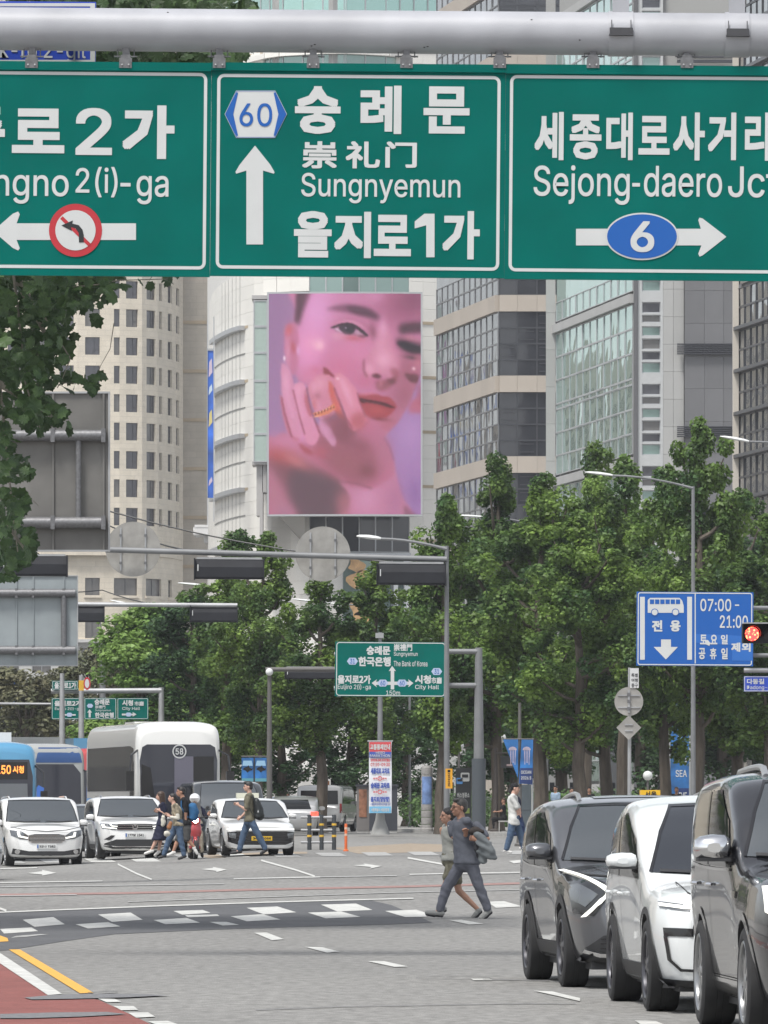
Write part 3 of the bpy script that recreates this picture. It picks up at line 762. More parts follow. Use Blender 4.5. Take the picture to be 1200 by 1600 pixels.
# ================================================================= OVERHEAD SIGNS
sign_green = M('sign_green', (.0,.118,.098), .6, var=.06, scale=1.5, stain=.12, sscale=.7, spec=.06)
sign_white = M('sign_white', (.52,.53,.525), .5, var=.03, scale=3)
sign_blue = M('sign_blue', (.012,.095,.36), .42, spec=.3)
sign_red = M('sign_red', (.42,.02,.03), .45)
sign_black = M('sign_black', (.012,.014,.016), .5)
galv = M('galvanised_steel', (.36,.365,.37), .45, metal=.35, var=.10, scale=2.5, stain=.15, sscale=.8, bump=.08, bscale=40)
pipe_m = M('painted_pipe', (.35,.355,.38), .42, var=.06, scale=1.2, stain=.16, sscale=1.6, bump=.12, bscale=90)
steel_dark = M('grey_hardware', (.16,.16,.165), .5, metal=.5, var=.2, scale=20)
black_box = M('signal_black', (.016,.017,.021), .6, var=.15, scale=3, spec=.25)
pole_grey = M('pole_grey', (.19,.195,.20), .5, metal=.2, var=.12, scale=2, stain=.15)
class Loc:
    """maps photo pixels onto a plane at distance d, with its own origin and tilt"""
    def __init__(s, px, py, d, tilt=0):
        s.px, s.py, s.d, s.k = px, py, d, F/d; s.t = math.radians(tilt); s.o = P(px, py, d)
    def __call__(s, x, y):
        a = (x-s.px)/s.k; b = (s.py-y)/s.k; c, q = math.cos(s.t), math.sin(s.t)
        return (a*c-b*q, a*q+b*c)
    def poly(s, pts): return [s(*p) for p in pts]
def txt(L, parent, s, x0, y0, x1, y1, y, mat, weight=.02, kind=None, name='lettering', mb=None):
    """text filling the photo box x0,y0 (top left) - x1,y1"""
    own = mb is None; mb = mb or MB(); a = L(x0, y1); b = L(x1, y0)
    text(mb, s, a[0], a[1], b[0], b[1], y, weight, kind)
    if own and mb.v: return mb.build(name, mat, parent)
TILT = .48
D = 73.0
def place_sign(name, L, label, cat, group=None):
    t = thing(name, L.o, label, cat, group); t.rotation_euler = (0, L.t, 0); return t
def gantry():
    L = Loc(600, 50, D, TILT)
    t = place_sign('overhead_gantry', L, 'thick pale grey steel pipe crossing overhead and carrying the green road signs', 'sign gantry')
    r = 33.5/L.k; mb = MB(); x0 = L(-260, 50)[0]; x1 = 6.9
    mb.tube([(x0, 0, 0), (-3, 0, 0), (0, 0, 0), (3, 0, 0), (x1, 0, 0)], r, 40); mb.build('beam', pipe_m, t, smooth=True)
    tm = Matrix.Rotation(-L.t, 4, 'Y'); zg = -(L.o.z-gz(6.9, D))
    mb = MB(); mb.T = tm; mb.tube([(x1, 0, .6), (x1, 0, zg+.1)], [.26, .32], 28); mb.build('post', pipe_m, t, smooth=True)
    mb = MB(); mb.T = tm; mb.box(x1-.5, x1+.5, -.5, .5, zg-.05, zg+.1); mb.build('base_plate', galv, t)
    for a, b in ((950, 989), (1132, 1170)):
        xa, xb = L(a, 50)[0], L(b, 50)[0]; z0 = L(0, 46)[1]
        mb = MB(); mb.tube([(xa, 0, 0), (xb, 0, 0)], r+.012, 36); c = mb.build('strap', pipe_m, t, smooth=True)
        mb = MB(); mb.box(xa+.01, xb-.01, -r-.07, -r+.05, -.03, .035); mb.box(xa+.005, xb-.005, -r-.09, -r+.04, -.045, -.03); mb.build('strap_bracket', M('dark_bracket_steel', (.05,.05,.055), .6), t)  # near-black steel on the strap brackets
        for q in (xa+.03, xb-.03): MB().tube([(q, -r-.02, .03), (q, -r-.02, .12)], .006, 6).build('bolt', steel_dark, t)
        mb = MB(); mb.tube([(xa+.06, 0, .1), (xa+.06, 0, 1.2)], .085, 18) if False else mb.box(xa+.045, xb-.045, -.09, .09, .1, 1.3); mb.build('upright', pipe_m, t)
    sd = M('dirt_smudge', (.05,.05,.05), .9)
    for px, py in ((263,22),(487,74),(492,72),(663,76),(668,75),(905,66),(830,34)):
        q = L(px, py); yy = -math.sqrt(max(0, r*r-q[1]**2))-.002; MB().prism(circ(q[0], q[1], .012, 6, .007), yy-.001, yy+.01).build('stain', sd, t)
    for cx in (50.5, 197, 343, 489.5, 635, 780.5, 926, 1072.5, -96, 1218):
        bt = L(cx, 96); x = bt[0]; zt = L(cx, 81)[1]
        br = MB(); br.box(x-.065, x+.065, -.17, -.10, L(cx, 108)[1]-.005, L(cx, 93)[1])
        br.box(x-.05, x+.05, -.15, .0, L(cx, 93)[1], L(cx, 88)[1]); br.box(x-.035, x+.035, -.10, .05, L(cx, 88)[1], -r*.9)
        b = br.build('bracket', steel_dark, t)
        for s_ in (-1, 1):
            MB().tube([(x+s_*.085, -.06, L(cx, 91)[1]), (x+s_*.085, -.06, -r*.75)], .007, 6).build('bolt', steel_dark, b)
            MB().ball((x+s_*.035, -.175, L(cx, 104)[1]), .012, 6, 4).build('bolt', galv, b)
        MB().tube([(x-.12, -.1, L(cx, 90)[1]), (x+.12, -.1, L(cx, 90)[1])], .009, 6).build('bolt', steel_dark, b)
    return t
gantry()
def board(L, t, x0, y0, x1, y1, border, mats=(None, None), frame=.05):
    g, w = mats; a = (L(x0, (y0+y1)/2)[0], L((x0+x1)/2, y1)[1]); b = (L(x1, (y0+y1)/2)[0], L((x0+x1)/2, y0)[1])
    MB().box(a[0]+.0005, b[0]-.0005, 0, .06, a[1], b[1]).build('board', g, t)
    if border:
        bx0, by0, bx1, by1, rr, th = border; p = L(bx0, by1); q = L(bx1, by0); k = 1/L.k
        o = rrect(p[0], p[1], q[0], q[1], rr*k); i = rrect(p[0]+th*k, p[1]+th*k, q[0]-th*k, q[1]-th*k, (rr-th)*k)
        MB().ring(o, i, -.004).build('border_line', w, t)
def big_signs():
    grp = 'green direction signs under the gantry'
    # ---- centre
    L = Loc(559, 268, D-.13, TILT)
    t = place_sign('direction_sign', L, 'middle green overhead sign with hexagonal 60 shield and upward white arrow', 'road sign', grp)
    board(L, t, 329.3, 99.5, 789, 431, (337, 119, 782.5, 419.5, 11, 5), (sign_green, sign_white))
    MB().box(L(329.3,268)[0], L(789,268)[0], -.03, .03, L(559,112)[1], L(559,99.6)[1]).build('top_rail', sign_green, t)
    MB().box(L(329.3,268)[0], L(789,268)[0], -.02, .03, L(559,433)[1], L(559,424.5)[1]).build('bottom_rail', sign_green, t)
    for ch, b in (('숭', (460.5,135,532.5,209)), ('례', (563,134,627.5,209)), ('문', (661.5,135.5,734,208.5))): txt(L, t, ch, *b, -.005, sign_white, .026)
    for ch, b in (('崇', (472,221,526.5,263)), ('礼', (540,221,594,263)), ('门', (602,221.5,651.5,262))): txt(L, t, ch, *b, -.005, sign_white, .018)
    txt(L, t, 'Sungnyemun', 470.5, 272, 719.5, 317, -.005, sign_white, .012)
    for ch, b in (('을', (459,330,518.5,402)), ('지', (522,331,580,403)), ('로', (584,336,642.5,400)), ('가', (691,330,750,405))): txt(L, t, ch, *b, -.005, sign_white, .026)
    MB().flat(L.poly([(663,334),(679,334),(679,402),(666,402),(666,352),(648,357),(648,346)]), -.005).build('lettering', sign_white, t)
    z = lambda l: L.poly([(x/2, y/2) for x, y in l])
    MB().flat(z([(702,357),(738,283),(860,283),(897,357),(860,431),(738,431)]), -.005).build('route_shield', sign_white, t)
    mb = MB(); mb.flat(z([(705,357),(739,289),(744,290),(729,357),(744,424),(739,425)]), -.009); mb.flat(z([(894,357),(860,289),(855,290),(870,357),(855,424),(860,425)]), -.009)
    rgx = lambda k: [(799.5+(x-799.5)*k, 357+(y-357)*k) for x, y in [(702,357),(738,283),(860,283),(897,357),(860,431),(738,431)]]
    mb.ring(z(rgx(.985)), z(rgx(.965)), -.009); mb.build('shield_edge', sign_blue, t)
    txt(L, t, '60', 374, 161.5, 425.5, 197.5, -.009, sign_blue, .012)
    MB().flat(z([(797,455),(845,515),(858,538),(856,543),(822,533),(822,764),(770,764),(770,533),(738,543),(736,537),(749,515)]), -.005).build('arrow', sign_white, t)
    # ---- left
    L = Loc(105, 262, D-.13, TILT)
    t = place_sign('direction_sign', L, 'left green overhead sign with a no left turn disc on its white arrow', 'road sign', grp)
    board(L, t, -140, 98, 329, 430, (-132, 114, 324, 417.5, 11, 5), (sign_green, sign_white))
    MB().box(L(-140,268)[0], L(329,268)[0], -.03, .03, L(105,110)[1], L(105,96.6)[1]).build('top_rail', sign_green, t)
    MB().box(L(-140,268)[0], L(329,268)[0], -.02, .03, L(105,431)[1], L(105,422.5)[1]).build('bottom_rail', sign_green, t)
    for ch, b in (('종', (-82,167,8,246)), ('로', (18.5,170,101,239)), ('2', (118,169,175.5,242)), ('가', (191,165,273,248))): txt(L, t, ch, *b, -.005, sign_white, .028 if ch != '2' else .03)
    for ch, b in (('J', (-56,263,-38,306)), ('o', (-35,274,-13,307)), ('ngno', (-9,274,107.5,318)), ('2(i)', (118,261,184,308)), ('-ga', (188,275,263.5,319))): txt(L, t, ch, *b, -.005, sign_white, .012)
    z = lambda l: L.poly([(x/2, y/2) for x, y in l])
    MB().flat(z([(425,698),(425,750),(52,750),(62,776),(57,783),(40,775),(-22,722),(40,668),(57,661),(62,670),(52,698)]), -.005).build('arrow', sign_white, t)
    dsc = MB(); dsc.flat(z(circ(236, 720, 83, 40)), -.009); d = dsc.build('prohibition_disc', sign_red, t)
    MB().flat(z(circ(236, 720, 63, 40)), -.013).build('disc_face', sign_white, d)
    MB().flat(z([(258,758),(247,758),(246,728),(236,714),(222,710),(225,722),(192,705),(228,689),(226,699),(246,704),(258,718),(262,735),(262,758)]), -.017).build('turn_symbol', sign_black, d)
    MB().flat(z([(188,684),(196,676),(284,762),(276,770)]), -.015).build('diagonal_bar', sign_red, d)
    # ---- right
    L = Loc(1020, 272, D-.13, TILT)
    t = place_sign('direction_sign', L, 'right green overhead sign with a blue oval 6 shield on its white arrow', 'road sign', grp)
    board(L, t, 789.2, 102, 1270, 435, (794.5, 121, 1262, 424, 11, 5), (sign_green, sign_white))
    MB().box(L(789.2,268)[0], L(1270,268)[0], -.03, .03, L(1020,117)[1], L(1020,104.5)[1]).build('top_rail', sign_green, t)
    MB().box(L(789.2,268)[0], L(1270,268)[0], -.02, .03, L(1020,438)[1], L(1020,429)[1]).build('bottom_rail', sign_green, t)
    for ch, b in (('세', (470,350,562,500)), ('종', (580,358,680,498)), ('대', (694,352,778,500)), ('로', (795,363,893,483)), ('사', (903,352,1003,501)), ('거', (1012,352,1101,500)), ('리', (1127,352,1206,502))):
        txt(L, t, ch, 600+b[0]/2, b[1]/2, 600+b[2]/2, b[3]/2, -.005, sign_white, .022)
    for s, b in (('Sejong', (467,518,768,638)), ('-', (776,572,800,583)), ('daero', (812,520,1057,615)), ('Jct', (1075,521,1228,617))): txt(L, t, s, 600+b[0]/2, b[1]/2, 600+b[2]/2, b[3]/2, -.005, sign_white, .012)
    z = lambda l: L.poly([(600+x/2, y/2) for x, y in l])
    MB().flat(z([(600,715),(990,715),(982,688),(986,680),(996,683),(1070,740),(996,798),(986,802),(982,793),(992,767),(600,767)]), -.005).build('arrow', sign_white, t)
    MB().flat(z(circ(806, 739, 114, 48, 74)), -.009).build('route_shield', sign_white, t); MB().flat(z(circ(806, 739, 109, 48, 69)), -.013).build('shield_face', sign_blue, t)
    txt(L, t, '6', 985, 346, 1022.5, 394, -.017, sign_white, .03)
    # ---- blue street sign behind the pipe
    L = Loc(60, 45, D+.45, TILT)
    t = place_sign('street_name_sign', L, 'blue street name sign half hidden behind the pale overhead pipe', 'road sign')
    a, b = L(-220, 98), L(150, 3); bl = M('street_blue', (.02,.06,.42), .4)
    MB().box(a[0], b[0], 0, .05, a[1], b[1]).build('board', bl, t)
    o = [L(-218,96.5), L(148.5,96.5), L(148.5,5), L(-218,5)]; i = [L(-214,93.5), L(141,93.5), L(141,10), L(-214,10)]; MB().ring(o, i, -.004).build('border_line', sign_white, t)
    txt(L, t, 'k-ro 2-gil', 0, 66, 134, 97, -.006, sign_white, .01)
    txt(L, t, '종로2길', -120, 18, 134, 56, -.006, sign_white, .01)
    MB().box(L(-100,50)[0], L(-90,50)[0], -.15, 0, -.1, .1).build('hanger', steel_dark, t); MB().box(L(100,50)[0], L(110,50)[0], -.15, 0, -.1, .1).build('hanger', steel_dark, t)
big_signs()
# ================================================================= SIGNALS, SIGN BACKS, POLES
def signal_head(px0, py0, px1, py1, d, label, back=True, lit=None, tilt=0, group='black signal boxes seen from behind'):
    L = Loc((px0+px1)/2, (py0+py1)/2, d, tilt); t = place_sign('traffic_signal', L, label, 'traffic signal', group)
    w = (px1-px0)/L.k/2; h = (py1-py0)/L.k/2
    prof = [(-.14, -h), (.12, -h), (.14, -h*.8), (.12, h*.2), (.05, h*.9), (.0, h), (-.14, h)]
    mb = MB(); n = len(prof); v = [(-w, y, z) for y, z in prof]+[(w, y, z) for y, z in prof]
    # the sloping back faces the camera
    v = [(x, -y, z) for x, y, z in v]
    mb.add(v, [tuple(range(n)), tuple(range(n, 2*n))[::-1]]+[(i, (i+1) % n, (i+1) % n+n, i+n) for i in range(n)]); mb.build('housing', black_box, t)
    mb = MB(); mb.box(-w-.03, -w, -.17, .16, -h-.02, h+.02); mb.build('end_plate', black_box, t); MB().box(w, w+.03, -.17, .16, -h-.02, h+.02).build('end_plate', black_box, t)
    MB().box(-w*.93, -w*.90, -.148, -.12, -h*.2, h*.45).build('sticker', sign_white, t)
    MB().box(-w*.96, w*.96, -.03, .1, h, h+.05).build('top_rail', galv, t)
    for i in range(4):
        c = -w+(i+.5)*2*w/4; MB().tube([(c, .14, 0), (c, .36, -.03)], h*.7, 14, cap=False).build('visor', black_box, t)
    return t
def arm_pole(px_pole, d, py_top, arms, label, name='signal_pole', r=.11, base_py=None, extra=None, mat=pole_grey, h0=0):
    x = (px_pole-600)/F*d; g = gz(x, d)+h0; t = thing(name, (x, d, g), label, 'pole'); k = F/d
    zt = EYE+(HY-py_top)/k-g
    MB().tube([(0,0,0),(0,0,zt*.5),(0,0,zt)], [r, r*.85, r*.6], 16).build('post', mat, t, smooth=True)
    mb = MB(); mb.lathe([(r*2.2, 0), (r*2.2, .06), (r*1.4, .1), (r*1.2, .35)], 12); mb.build('base', mat, t)
    for (xa, ya, xb, yb, ra) in arms:
        MB().tube([((xa-px_pole)/k, -.02 if abs(xa-px_pole) < 8 else -.05, EYE+(HY-ya)/k-g), ((xb-px_pole)/k, -.05, EYE+(HY-yb)/k-g)], ra/k, 14).build('arm', mat, t, smooth=True)
    return t, k, g
D1 = 172.0
t, k, g = arm_pole(698, D1, 853, [(698,874,165,859,4.6)], 'grey signal mast whose long arm crosses mid picture with black signal boxes', r=.078)
# light arm on the same pole
lamp_white = M('lamp_head_white', (.62,.63,.62), .4)
def lamp_arm(t, k, g, px_pole, x0, y0, x1, y1, xl, yl, parent_name='lamp_arm', r=.035, hl=42):
    """curved arm from (x0,y0) to (x1,y1), head running on to (xl,yl)"""
    f = lambda x, y: ((x-px_pole)/k, -.02, EYE+(HY-y)/k-g)
    pts = []
    for i in range(7):
        q = i/6; pts.append(f(x0+(x1-x0)*q, y0+(y1-y0)*(1-(1-q)**1.8)))
    MB().tube(pts, [r*1.3]+[r]*6, 8).build(parent_name, pole_grey, t, smooth=True)
    a, b = Vector(f(x1, y1)), Vector(f(xl, yl)); dr = (b-a).normalized(); up = Vector((0,0,1)); up = (up-dr*up.dot(dr)).normalized(); L = (b-a).length
    mb = MB(); secs = ((0,.05,.04),(.15,.10,.06),(.5,.15,.07),(.85,.13,.05),(1,.06,.02)); v = []
    for s, wd, h in secs:
        c = a+dr*L*s
        for q in range(10):
            an = 2*PI*q/10; v.append(c+Vector((0, 1, 0))*math.cos(an)*wd+up*math.sin(an)*h*(1 if math.sin(an) > 0 else .55))
    n = 10; fs = [(i*n+j, i*n+(j+1) % n, (i+1)*n+(j+1) % n, (i+1)*n+j) for i in range(4) for j in range(n)]+[tuple(range(n))[::-1], tuple(range(4*n, 5*n))]
    mb.add(v, fs); mb.build('lamp_head', lamp_white, t, smooth=True)
lamp_arm(t, k, g, 698, 698, 858, 595, 842, 557, 838)
M('orange_yellow', (.62,.30,.02), .5)
signal_head(305, 874, 411, 905, D1-.3, 'black signal box hanging left of the second round disc', tilt=.4)
signal_head(590, 881, 695, 914, D1-.3, 'black signal box hanging beside the tall grey mast', tilt=.4)
signal_head(2, 869, 104, 900, D1+2, 'black signal box partly hidden by the plane tree leaves', tilt=.2)
signal_head(92, 948, 162, 972, 252, 'small black signal box left of two on the farther thin arm', tilt=.2)
signal_head(298, 947, 370, 972, 252, 'small black signal box at the right end of the farther thin arm', tilt=.2)
signal_head(446, 1044, 524, 1061, 226, 'black signal box behind the left edge of the Sungnyemun distance sign', tilt=.2)
def round_back(cx, cy, r, d, label):
    L = Loc(cx, cy, d); t = place_sign('round_sign', L, label, 'road sign'); q = r/L.k
    MB().prism(circ(0, 0, q, 40), 0, .015).build('disc', M('disc_back', (.30,.29,.27), .5, metal=.15, var=.10, scale=4, stain=.16, sscale=2), t)
    for a in (-.45*q, .45*q) if r > 40 else (0,):
        m = MB(); m.box(a-.02, a+.02, -.03, 0, -q*.78, q*.78); m.build('rail', galv, t)
        for zz in (-.5*q, 0, .5*q): MB().box(a-.035, a+.035, -.045, -.03, zz-.03, zz+.03).build('clamp', steel_dark, t)
    return t
round_back(208, 858, 43, D1-.15+.4, 'large round sign disc seen from behind at the left end of the arm')
round_back(504.5, 865.5, 43, D1+.4, 'large round sign disc seen from behind above the middle trees')
def sign_back(x0, y0, x1, y1, d, mat, rails, stiff, label, diag=None, beam_r=9, to_left=True):
    L = Loc((x0+x1)/2, (y0+y1)/2, d); t = place_sign('road_sign', L, label, 'road sign')
    a, b = L(x0, y1), L(x1, y0); k = L.k; MB().box(a[0], b[0], 0, .03, a[1], b[1]).build('panel', mat, t)
    mb = MB(); w = .035
    mb.box(a[0], b[0], -.05, -.001, b[1]-w, b[1]); mb.box(a[0], b[0], -.05, -.001, a[1], a[1]+w); mb.box(b[0]-w, b[0], -.049, -.001, a[1]+w, b[1]-w); mb.box(a[0], a[0]+w, -.049, -.001, a[1]+w, b[1]-w); mb.build('frame', galv, t)
    for x in stiff: q = L(x, 0)[0]; MB().box(q-.018, q+.018, -.045, -.001, a[1]+w, b[1]-w).build('stiffener', mat, t)
    for y in rails:
        z = L(0, y)[1]; MB().tube([(a[0]-1.4 if to_left else a[0], -.14, z), (b[0]-.08, -.14, z)], beam_r/k, 16).build('beam', steel_dark if mat is not galv else galv, t, smooth=True)
        for x in stiff: q = L(x, 0)[0]; MB().box(q-.04, q+.04, -.25, -.0, z-beam_r/k-.02, z+beam_r/k+.02).build('clamp', steel_dark, t)
    if diag: MB().tube([(L(diag, 0)[0], -.13, L(0, rails[0])[1]), (L(diag, 0)[0], -.13, L(0, rails[1])[1])], 4.5/k, 12).build('brace', steel_dark, t, smooth=True)
    return t
sb1 = sign_back(-75, 612, 172, 862, 135, M('weathered_panel', (.155,.15,.14), .6, metal=.2, var=.08, scale=2, stain=.22, sscale=1.2), (681, 817), (2, 83, 162), 'big grey back of a road sign panel below the plane tree branches', diag=123)
sb2 = sign_back(-60, 899, 122, 1041, 235, M('blue_grey_panel', (.27,.30,.31), .5, metal=.2, var=.06, scale=2, stain=.1), (927, 1016), (-25, 26, 52, 100), 'pale blue grey back of a sign panel farther away with two round beams', diag=100, beam_r=6.5)
def gantry_post(px, d, py, label):   # posts that hold the left sign backs, just outside the frame
    x = (px-600)/F*d; g_ = gz(x, d); t = thing('sign_post', (x, d, g_), label, 'pole'); MB().tube([(0,0,0),(0,0,EYE+(HY-py)*d/F-g_)], .17, 16).build('post', pole_grey, t, smooth=True)
gantry_post(-105, 135.14, 655, 'sturdy post of the near sign panel beyond the left edge')
gantry_post(-85, 235.14, 905, 'sturdy post of the farther sign panel beyond the left edge')
# far thin arm
t, k, g = arm_pole(-70, 252, 925, [(-70,943,371,946,3.6)], 'thin pale mast arm behind with two small black signal boxes', mat=galv, r=.12)
gp, k, g = arm_pole(421, 222, 1042, [(415,1046,524,1046,3.6)], 'dark signal post with white globe camera left of the green distance sign', r=.10, mat=M('dark_post', (.10,.095,.09), .6))
MB().ball((0, -.1, EYE+(HY-1050)/k-g), .12, 14, 9).build('globe_camera', lamp_white, gp, smooth=True)
# thick post carrying the distance sign
tp, k, g = arm_pole(748, 215, 1012, [(748,1018,693,1018,4.2),(748,1071,693,1071,4.2)], 'thick grey post right of the distance sign with two short arms', r=.18, h0=.0)
MB().tube([(0,0,0),(0,0,2.6)], .215, 16).build('sleeve', M('dark_sleeve', (.06,.07,.08), .6), tp, smooth=True)
def dist_sign():
    L = Loc(610, 1046, 214.6, .45); t = place_sign('distance_sign', L, 'green junction sign with 150m and crossing arrows in mid picture', 'road sign')
    board(L, t, 523.5, 1003, 696.5, 1088.5, (525, 1004.5, 695.5, 1087, 5, 1.3), (sign_green, sign_white))
    MB().box(L(535,0)[0], L(541,0)[0], .06, .16, L(0,1085)[1], L(0,1006)[1]).build('stiffener', galv, t)
    for yy in (1018, 1071): MB().tube([(L(530,0)[0], .2, L(0,yy)[1]), (L(700,0)[0], .2, L(0,yy)[1])], .07, 10).build('beam', galv, t)
    w = sign_white; T = lambda s, a, b, c, d, wt=.02: txt(L, t, s, 380+a/3.158, 820+b/3.158, 380+c/3.158, 820+d/3.158, -.006, w, wt)
    for s, a, b, c, d in (('숭례문',608,598,726,642),('한국은행',568,652,728,698),('을지로2가',466,742,630,784),('시청',848,742,926,784)): T(s, a, b, c, d, .03)
    for s, a, b, c, d in (('崇禮門',743,588,834,622),('市廳',928,752,980,784)): T(s, a, b, c, d, .02)
    for s, a, b, c, d in (('Sungnyemun',743,627,861,652),('The Bank of Korea',743,672,909,698),('Euljiro 2(i)-ga',466,788,630,816),('City Hall',848,790,966,816),('150m',705,818,774,840)): T(s, a, b, c, d, .015)
    q = lambda l: L.poly([(380+x/3.158, 820+y/3.158) for x, y in l])
    MB().flat(q([(735,696),(754,722),(745,720),(745,774),(818,774),(814,762),(840,781),(814,802),(818,790),(745,790),(745,812),(728,812),(728,790),(655,790),(660,802),(634,781),(660,762),(655,774),(728,774),(728,720),(718,722)]), -.005).build('arrow', w, t)
    for cx, cy, s in ((539,673,'31'),(955,724,'31'),(689,781,'60'),(784,781,'60')):
        MB().flat(q([(cx-27,cy),(cx-15,cy-17),(cx+15,cy-17),(cx+27,cy),(cx+15,cy+17),(cx-15,cy+17)]), -.008).build('route_shield', M('shield_pale', (.38,.46,.62), .5), t)
        txt(L, t, s, 380+(cx-12)/3.158, 820+(cy-12)/3.158, 380+(cx+12)/3.158, 820+(cy+12)/3.158, -.012, sign_blue, .02)
dist_sign()
bp, k, g = arm_pole(594, 240, 988, [], 'slim grey pole with camera behind the banner and the distance sign', r=.11, h0=.13)
MB().tube([(0,0,EYE+(HY-1003)/k-g),(-.25,-.1,EYE+(HY-1008)/k-g)], .03, 8).build('camera_bracket', galv, bp); MB().box(-.16,.12,-.12,.12,EYE+(HY-997)/k-g,EYE+(HY-989)/k-g).build('camera_box', galv, bp)
MB().lathe([(.34,0),(.27,.2),(.17,.5),(.13,.8)], 16).build('concrete_foot', M('concrete_foot', (.26,.26,.25), .8), bp, smooth=True)
def banner():
    L = Loc(594, 1215, 239.5); t = place_sign('event_banner', L, 'tall red white and blue marathon notice banner tied to the slim pole', 'banner')
    a, b = L(576.5, 1270.5), L(612, 1159); pm = M('banner_white', (.66,.67,.70), .7, var=.04, scale=3)
    mb = MB(); n = 12
    for i in range(n):   # slightly wavy cloth
        z0 = a[1]+(b[1]-a[1])*i/n; z1 = a[1]+(b[1]-a[1])*(i+1)/n; y0 = .02*math.sin(i*.9); y1 = .02*math.sin((i+1)*.9); mb.add([(a[0],y0,z0),(b[0],y0+.01,z0),(b[0],y1+.01,z1),(a[0],y1,z1)], [(0,1,2,3)])
    mb.build('cloth', pm, t)
    q = lambda x0, y0, x1, y1, m, y=-.03: MB().flat([L(460+x0/3,1140+y1/3), L(460+x1/3,1140+y1/3), L(460+x1/3,1140+y0/3), L(460+x0/3,1140+y0/3)], y).build('printed_field', m, t)
    red = M('banner_red', (.55,.06,.07), .6); blu = M('banner_navy', (.05,.09,.35), .6); lb = M('banner_sky', (.16,.42,.62), .6)
    q(351,58,453,104,red); q(351,104,453,131,blu); q(351,360,453,391,lb)
    T = lambda s, a_, b_, c, d, m, wt=.02: txt(L, t, s, 460+a_/3, 1140+b_/3, 460+c/3, 1140+d/3, -.04, m, wt)
    T('교통통제안내',355,68,449,95,sign_white,.03); T('HERO',382,102,424,114,sign_white); T('MARATHON',355,116,449,129,sign_white); T('2026.06.07(일)',357,136,448,152,red,.03); T('07:10-09:30',357,156,448,172,red,.03)
    for s, y in (('세종대로 교차로',180),('숭례문 교차로',248),('을지로(양방향)',314)): T(s,358,y,446,y+28,blu,.04)
    for cy in (229, 292):
        MB().ring(L.poly([(460+x/3, 1140+y/3) for x, y in circ(401, cy, 11, 16)]), L.poly([(460+x/3, 1140+y/3) for x, y in circ(401, cy, 7.5, 16)]), -.04).build('printed_mark', red, t); T('통제',369,cy-4,388,cy+5,red); T('통제',413,cy-4,432,cy+5,red)
    T('7.',397,cy-5 if False else 223,405,235,red) ; T('교통통제 안내문의 다산콜 120',356,345,449,355,blu,.01); T('서울특별시 서울경찰청',360,368,444,384,sign_white)
    MB().tube([L(574,1158)[0:1]+(0,)+L(574,1158)[1:2], L(614,1158)[0:1]+(0,)+L(614,1158)[1:2]], .02, 8).build('crossbar', galv, t)
banner()
# far green panels
def far_signs():
    d = 286.0; gt, k, g = arm_pole(252, d, 1074, [(252,1079,80,1080,4.2)], 'far grey sign gantry above the row of buses', r=.17, mat=galv)
    for i, (x0, x1, lab) in enumerate(((80.5,130.5,'leftmost small far green sign above the buses'),(131.5,182,'middle small far green sign with an up arrow above the buses'),(183,232,'rightmost small far green sign reading City Hall'))):
        L = Loc((x0+x1)/2, 1107, d-.5); t = place_sign('direction_sign', L, lab, 'road sign', 'far green signs above the buses')
        board(L, t, x0, 1090.5, x1, 1124, (x0+.8, 1091.3, x1-.8, 1123.2, 2, .7), (sign_green, sign_white))
        z = lambda a, b, c, e, s, wt=.03: txt(L, t, s, a/2.857, 820+b/2.857, c/2.857, 820+e/2.857, -.02, sign_white, wt)
        if i == 0: z(243,785,364,810,'을지로2가'); z(245,814,362,830,'Euljiro 2(i)-ga',.015)
        if i == 1: z(422,778,490,804,'숭례문'); z(425,806,470,820,'崇禮門',.015); z(425,824,495,834,'Sungnyemun',.01); z(424,838,508,862,'한국은행')
        if i == 2: z(546,782,594,808,'시청'); z(600,788,642,808,'市廳',.015); z(546,813,625,830,'City Hall',.015)
        q = lambda l: L.poly([(x/2.857, 820+y/2.857) for x, y in l])
        ar = [[(272,848),(290,838),(288,845),(338,845),(338,852),(288,852),(290,858)], [(400,824),(411,838),(405,838),(405,860),(396,860),(396,838),(389,838)], [(610,846),(592,836),(594,843),(544,843),(544,851),(594,851),(592,857)]][i]
        MB().flat(q(ar), -.02).build('arrow', sign_white, t)
        cx, cy = ((310,848),(402,808),(574,847))[i]; MB().flat(q([(cx-14,cy),(cx-8,cy-9),(cx+8,cy-9),(cx+14,cy),(cx+8,cy+9),(cx-8,cy+9)]), -.025).build('route_shield', MATS['shield_pale'], t)
    L = Loc(102, 1071, d-.3); t = place_sign('direction_sign', L, 'single small green street sign above the far gantry', 'road sign'); board(L, t, 81, 1063.5, 122, 1078, (82,1064.3,121,1077.2,1.5,.7), (sign_green, sign_white)); txt(L, t, '을지로1가', 85, 1066, 119, 1076, -.02, sign_white, .03)
    for px, top, lb in ((97,1052,'far grey post with rounded cap left of the second post'), (127,1055,'far grey post in the middle of the far green signs')):
        arm_pole(px, d-3, top, [], lb, name='street_pole', r=.15, mat=galv)
    L = Loc(128, 1070, d-4); t = place_sign('warning_board', L, 'small yellow plate beside the far green street sign', 'road sign'); a, b = L(123,1079), L(131,1063); MB().box(a[0], b[0], 0, .05, a[1], b[1]).build('plate', M('plate_yellow', (.60,.36,.03), .5), t)
    L = Loc(136, 1068, d-4.2); t = place_sign('round_sign', L, 'small far red and white round sign on the middle post', 'road sign'); MB().prism(circ(0,0,.14,16,.26), 0, .05).build('plate', sign_red, t); MB().flat(circ(0,0,.09,16,.18), -.01).build('plate_face', sign_white, t)
far_signs()
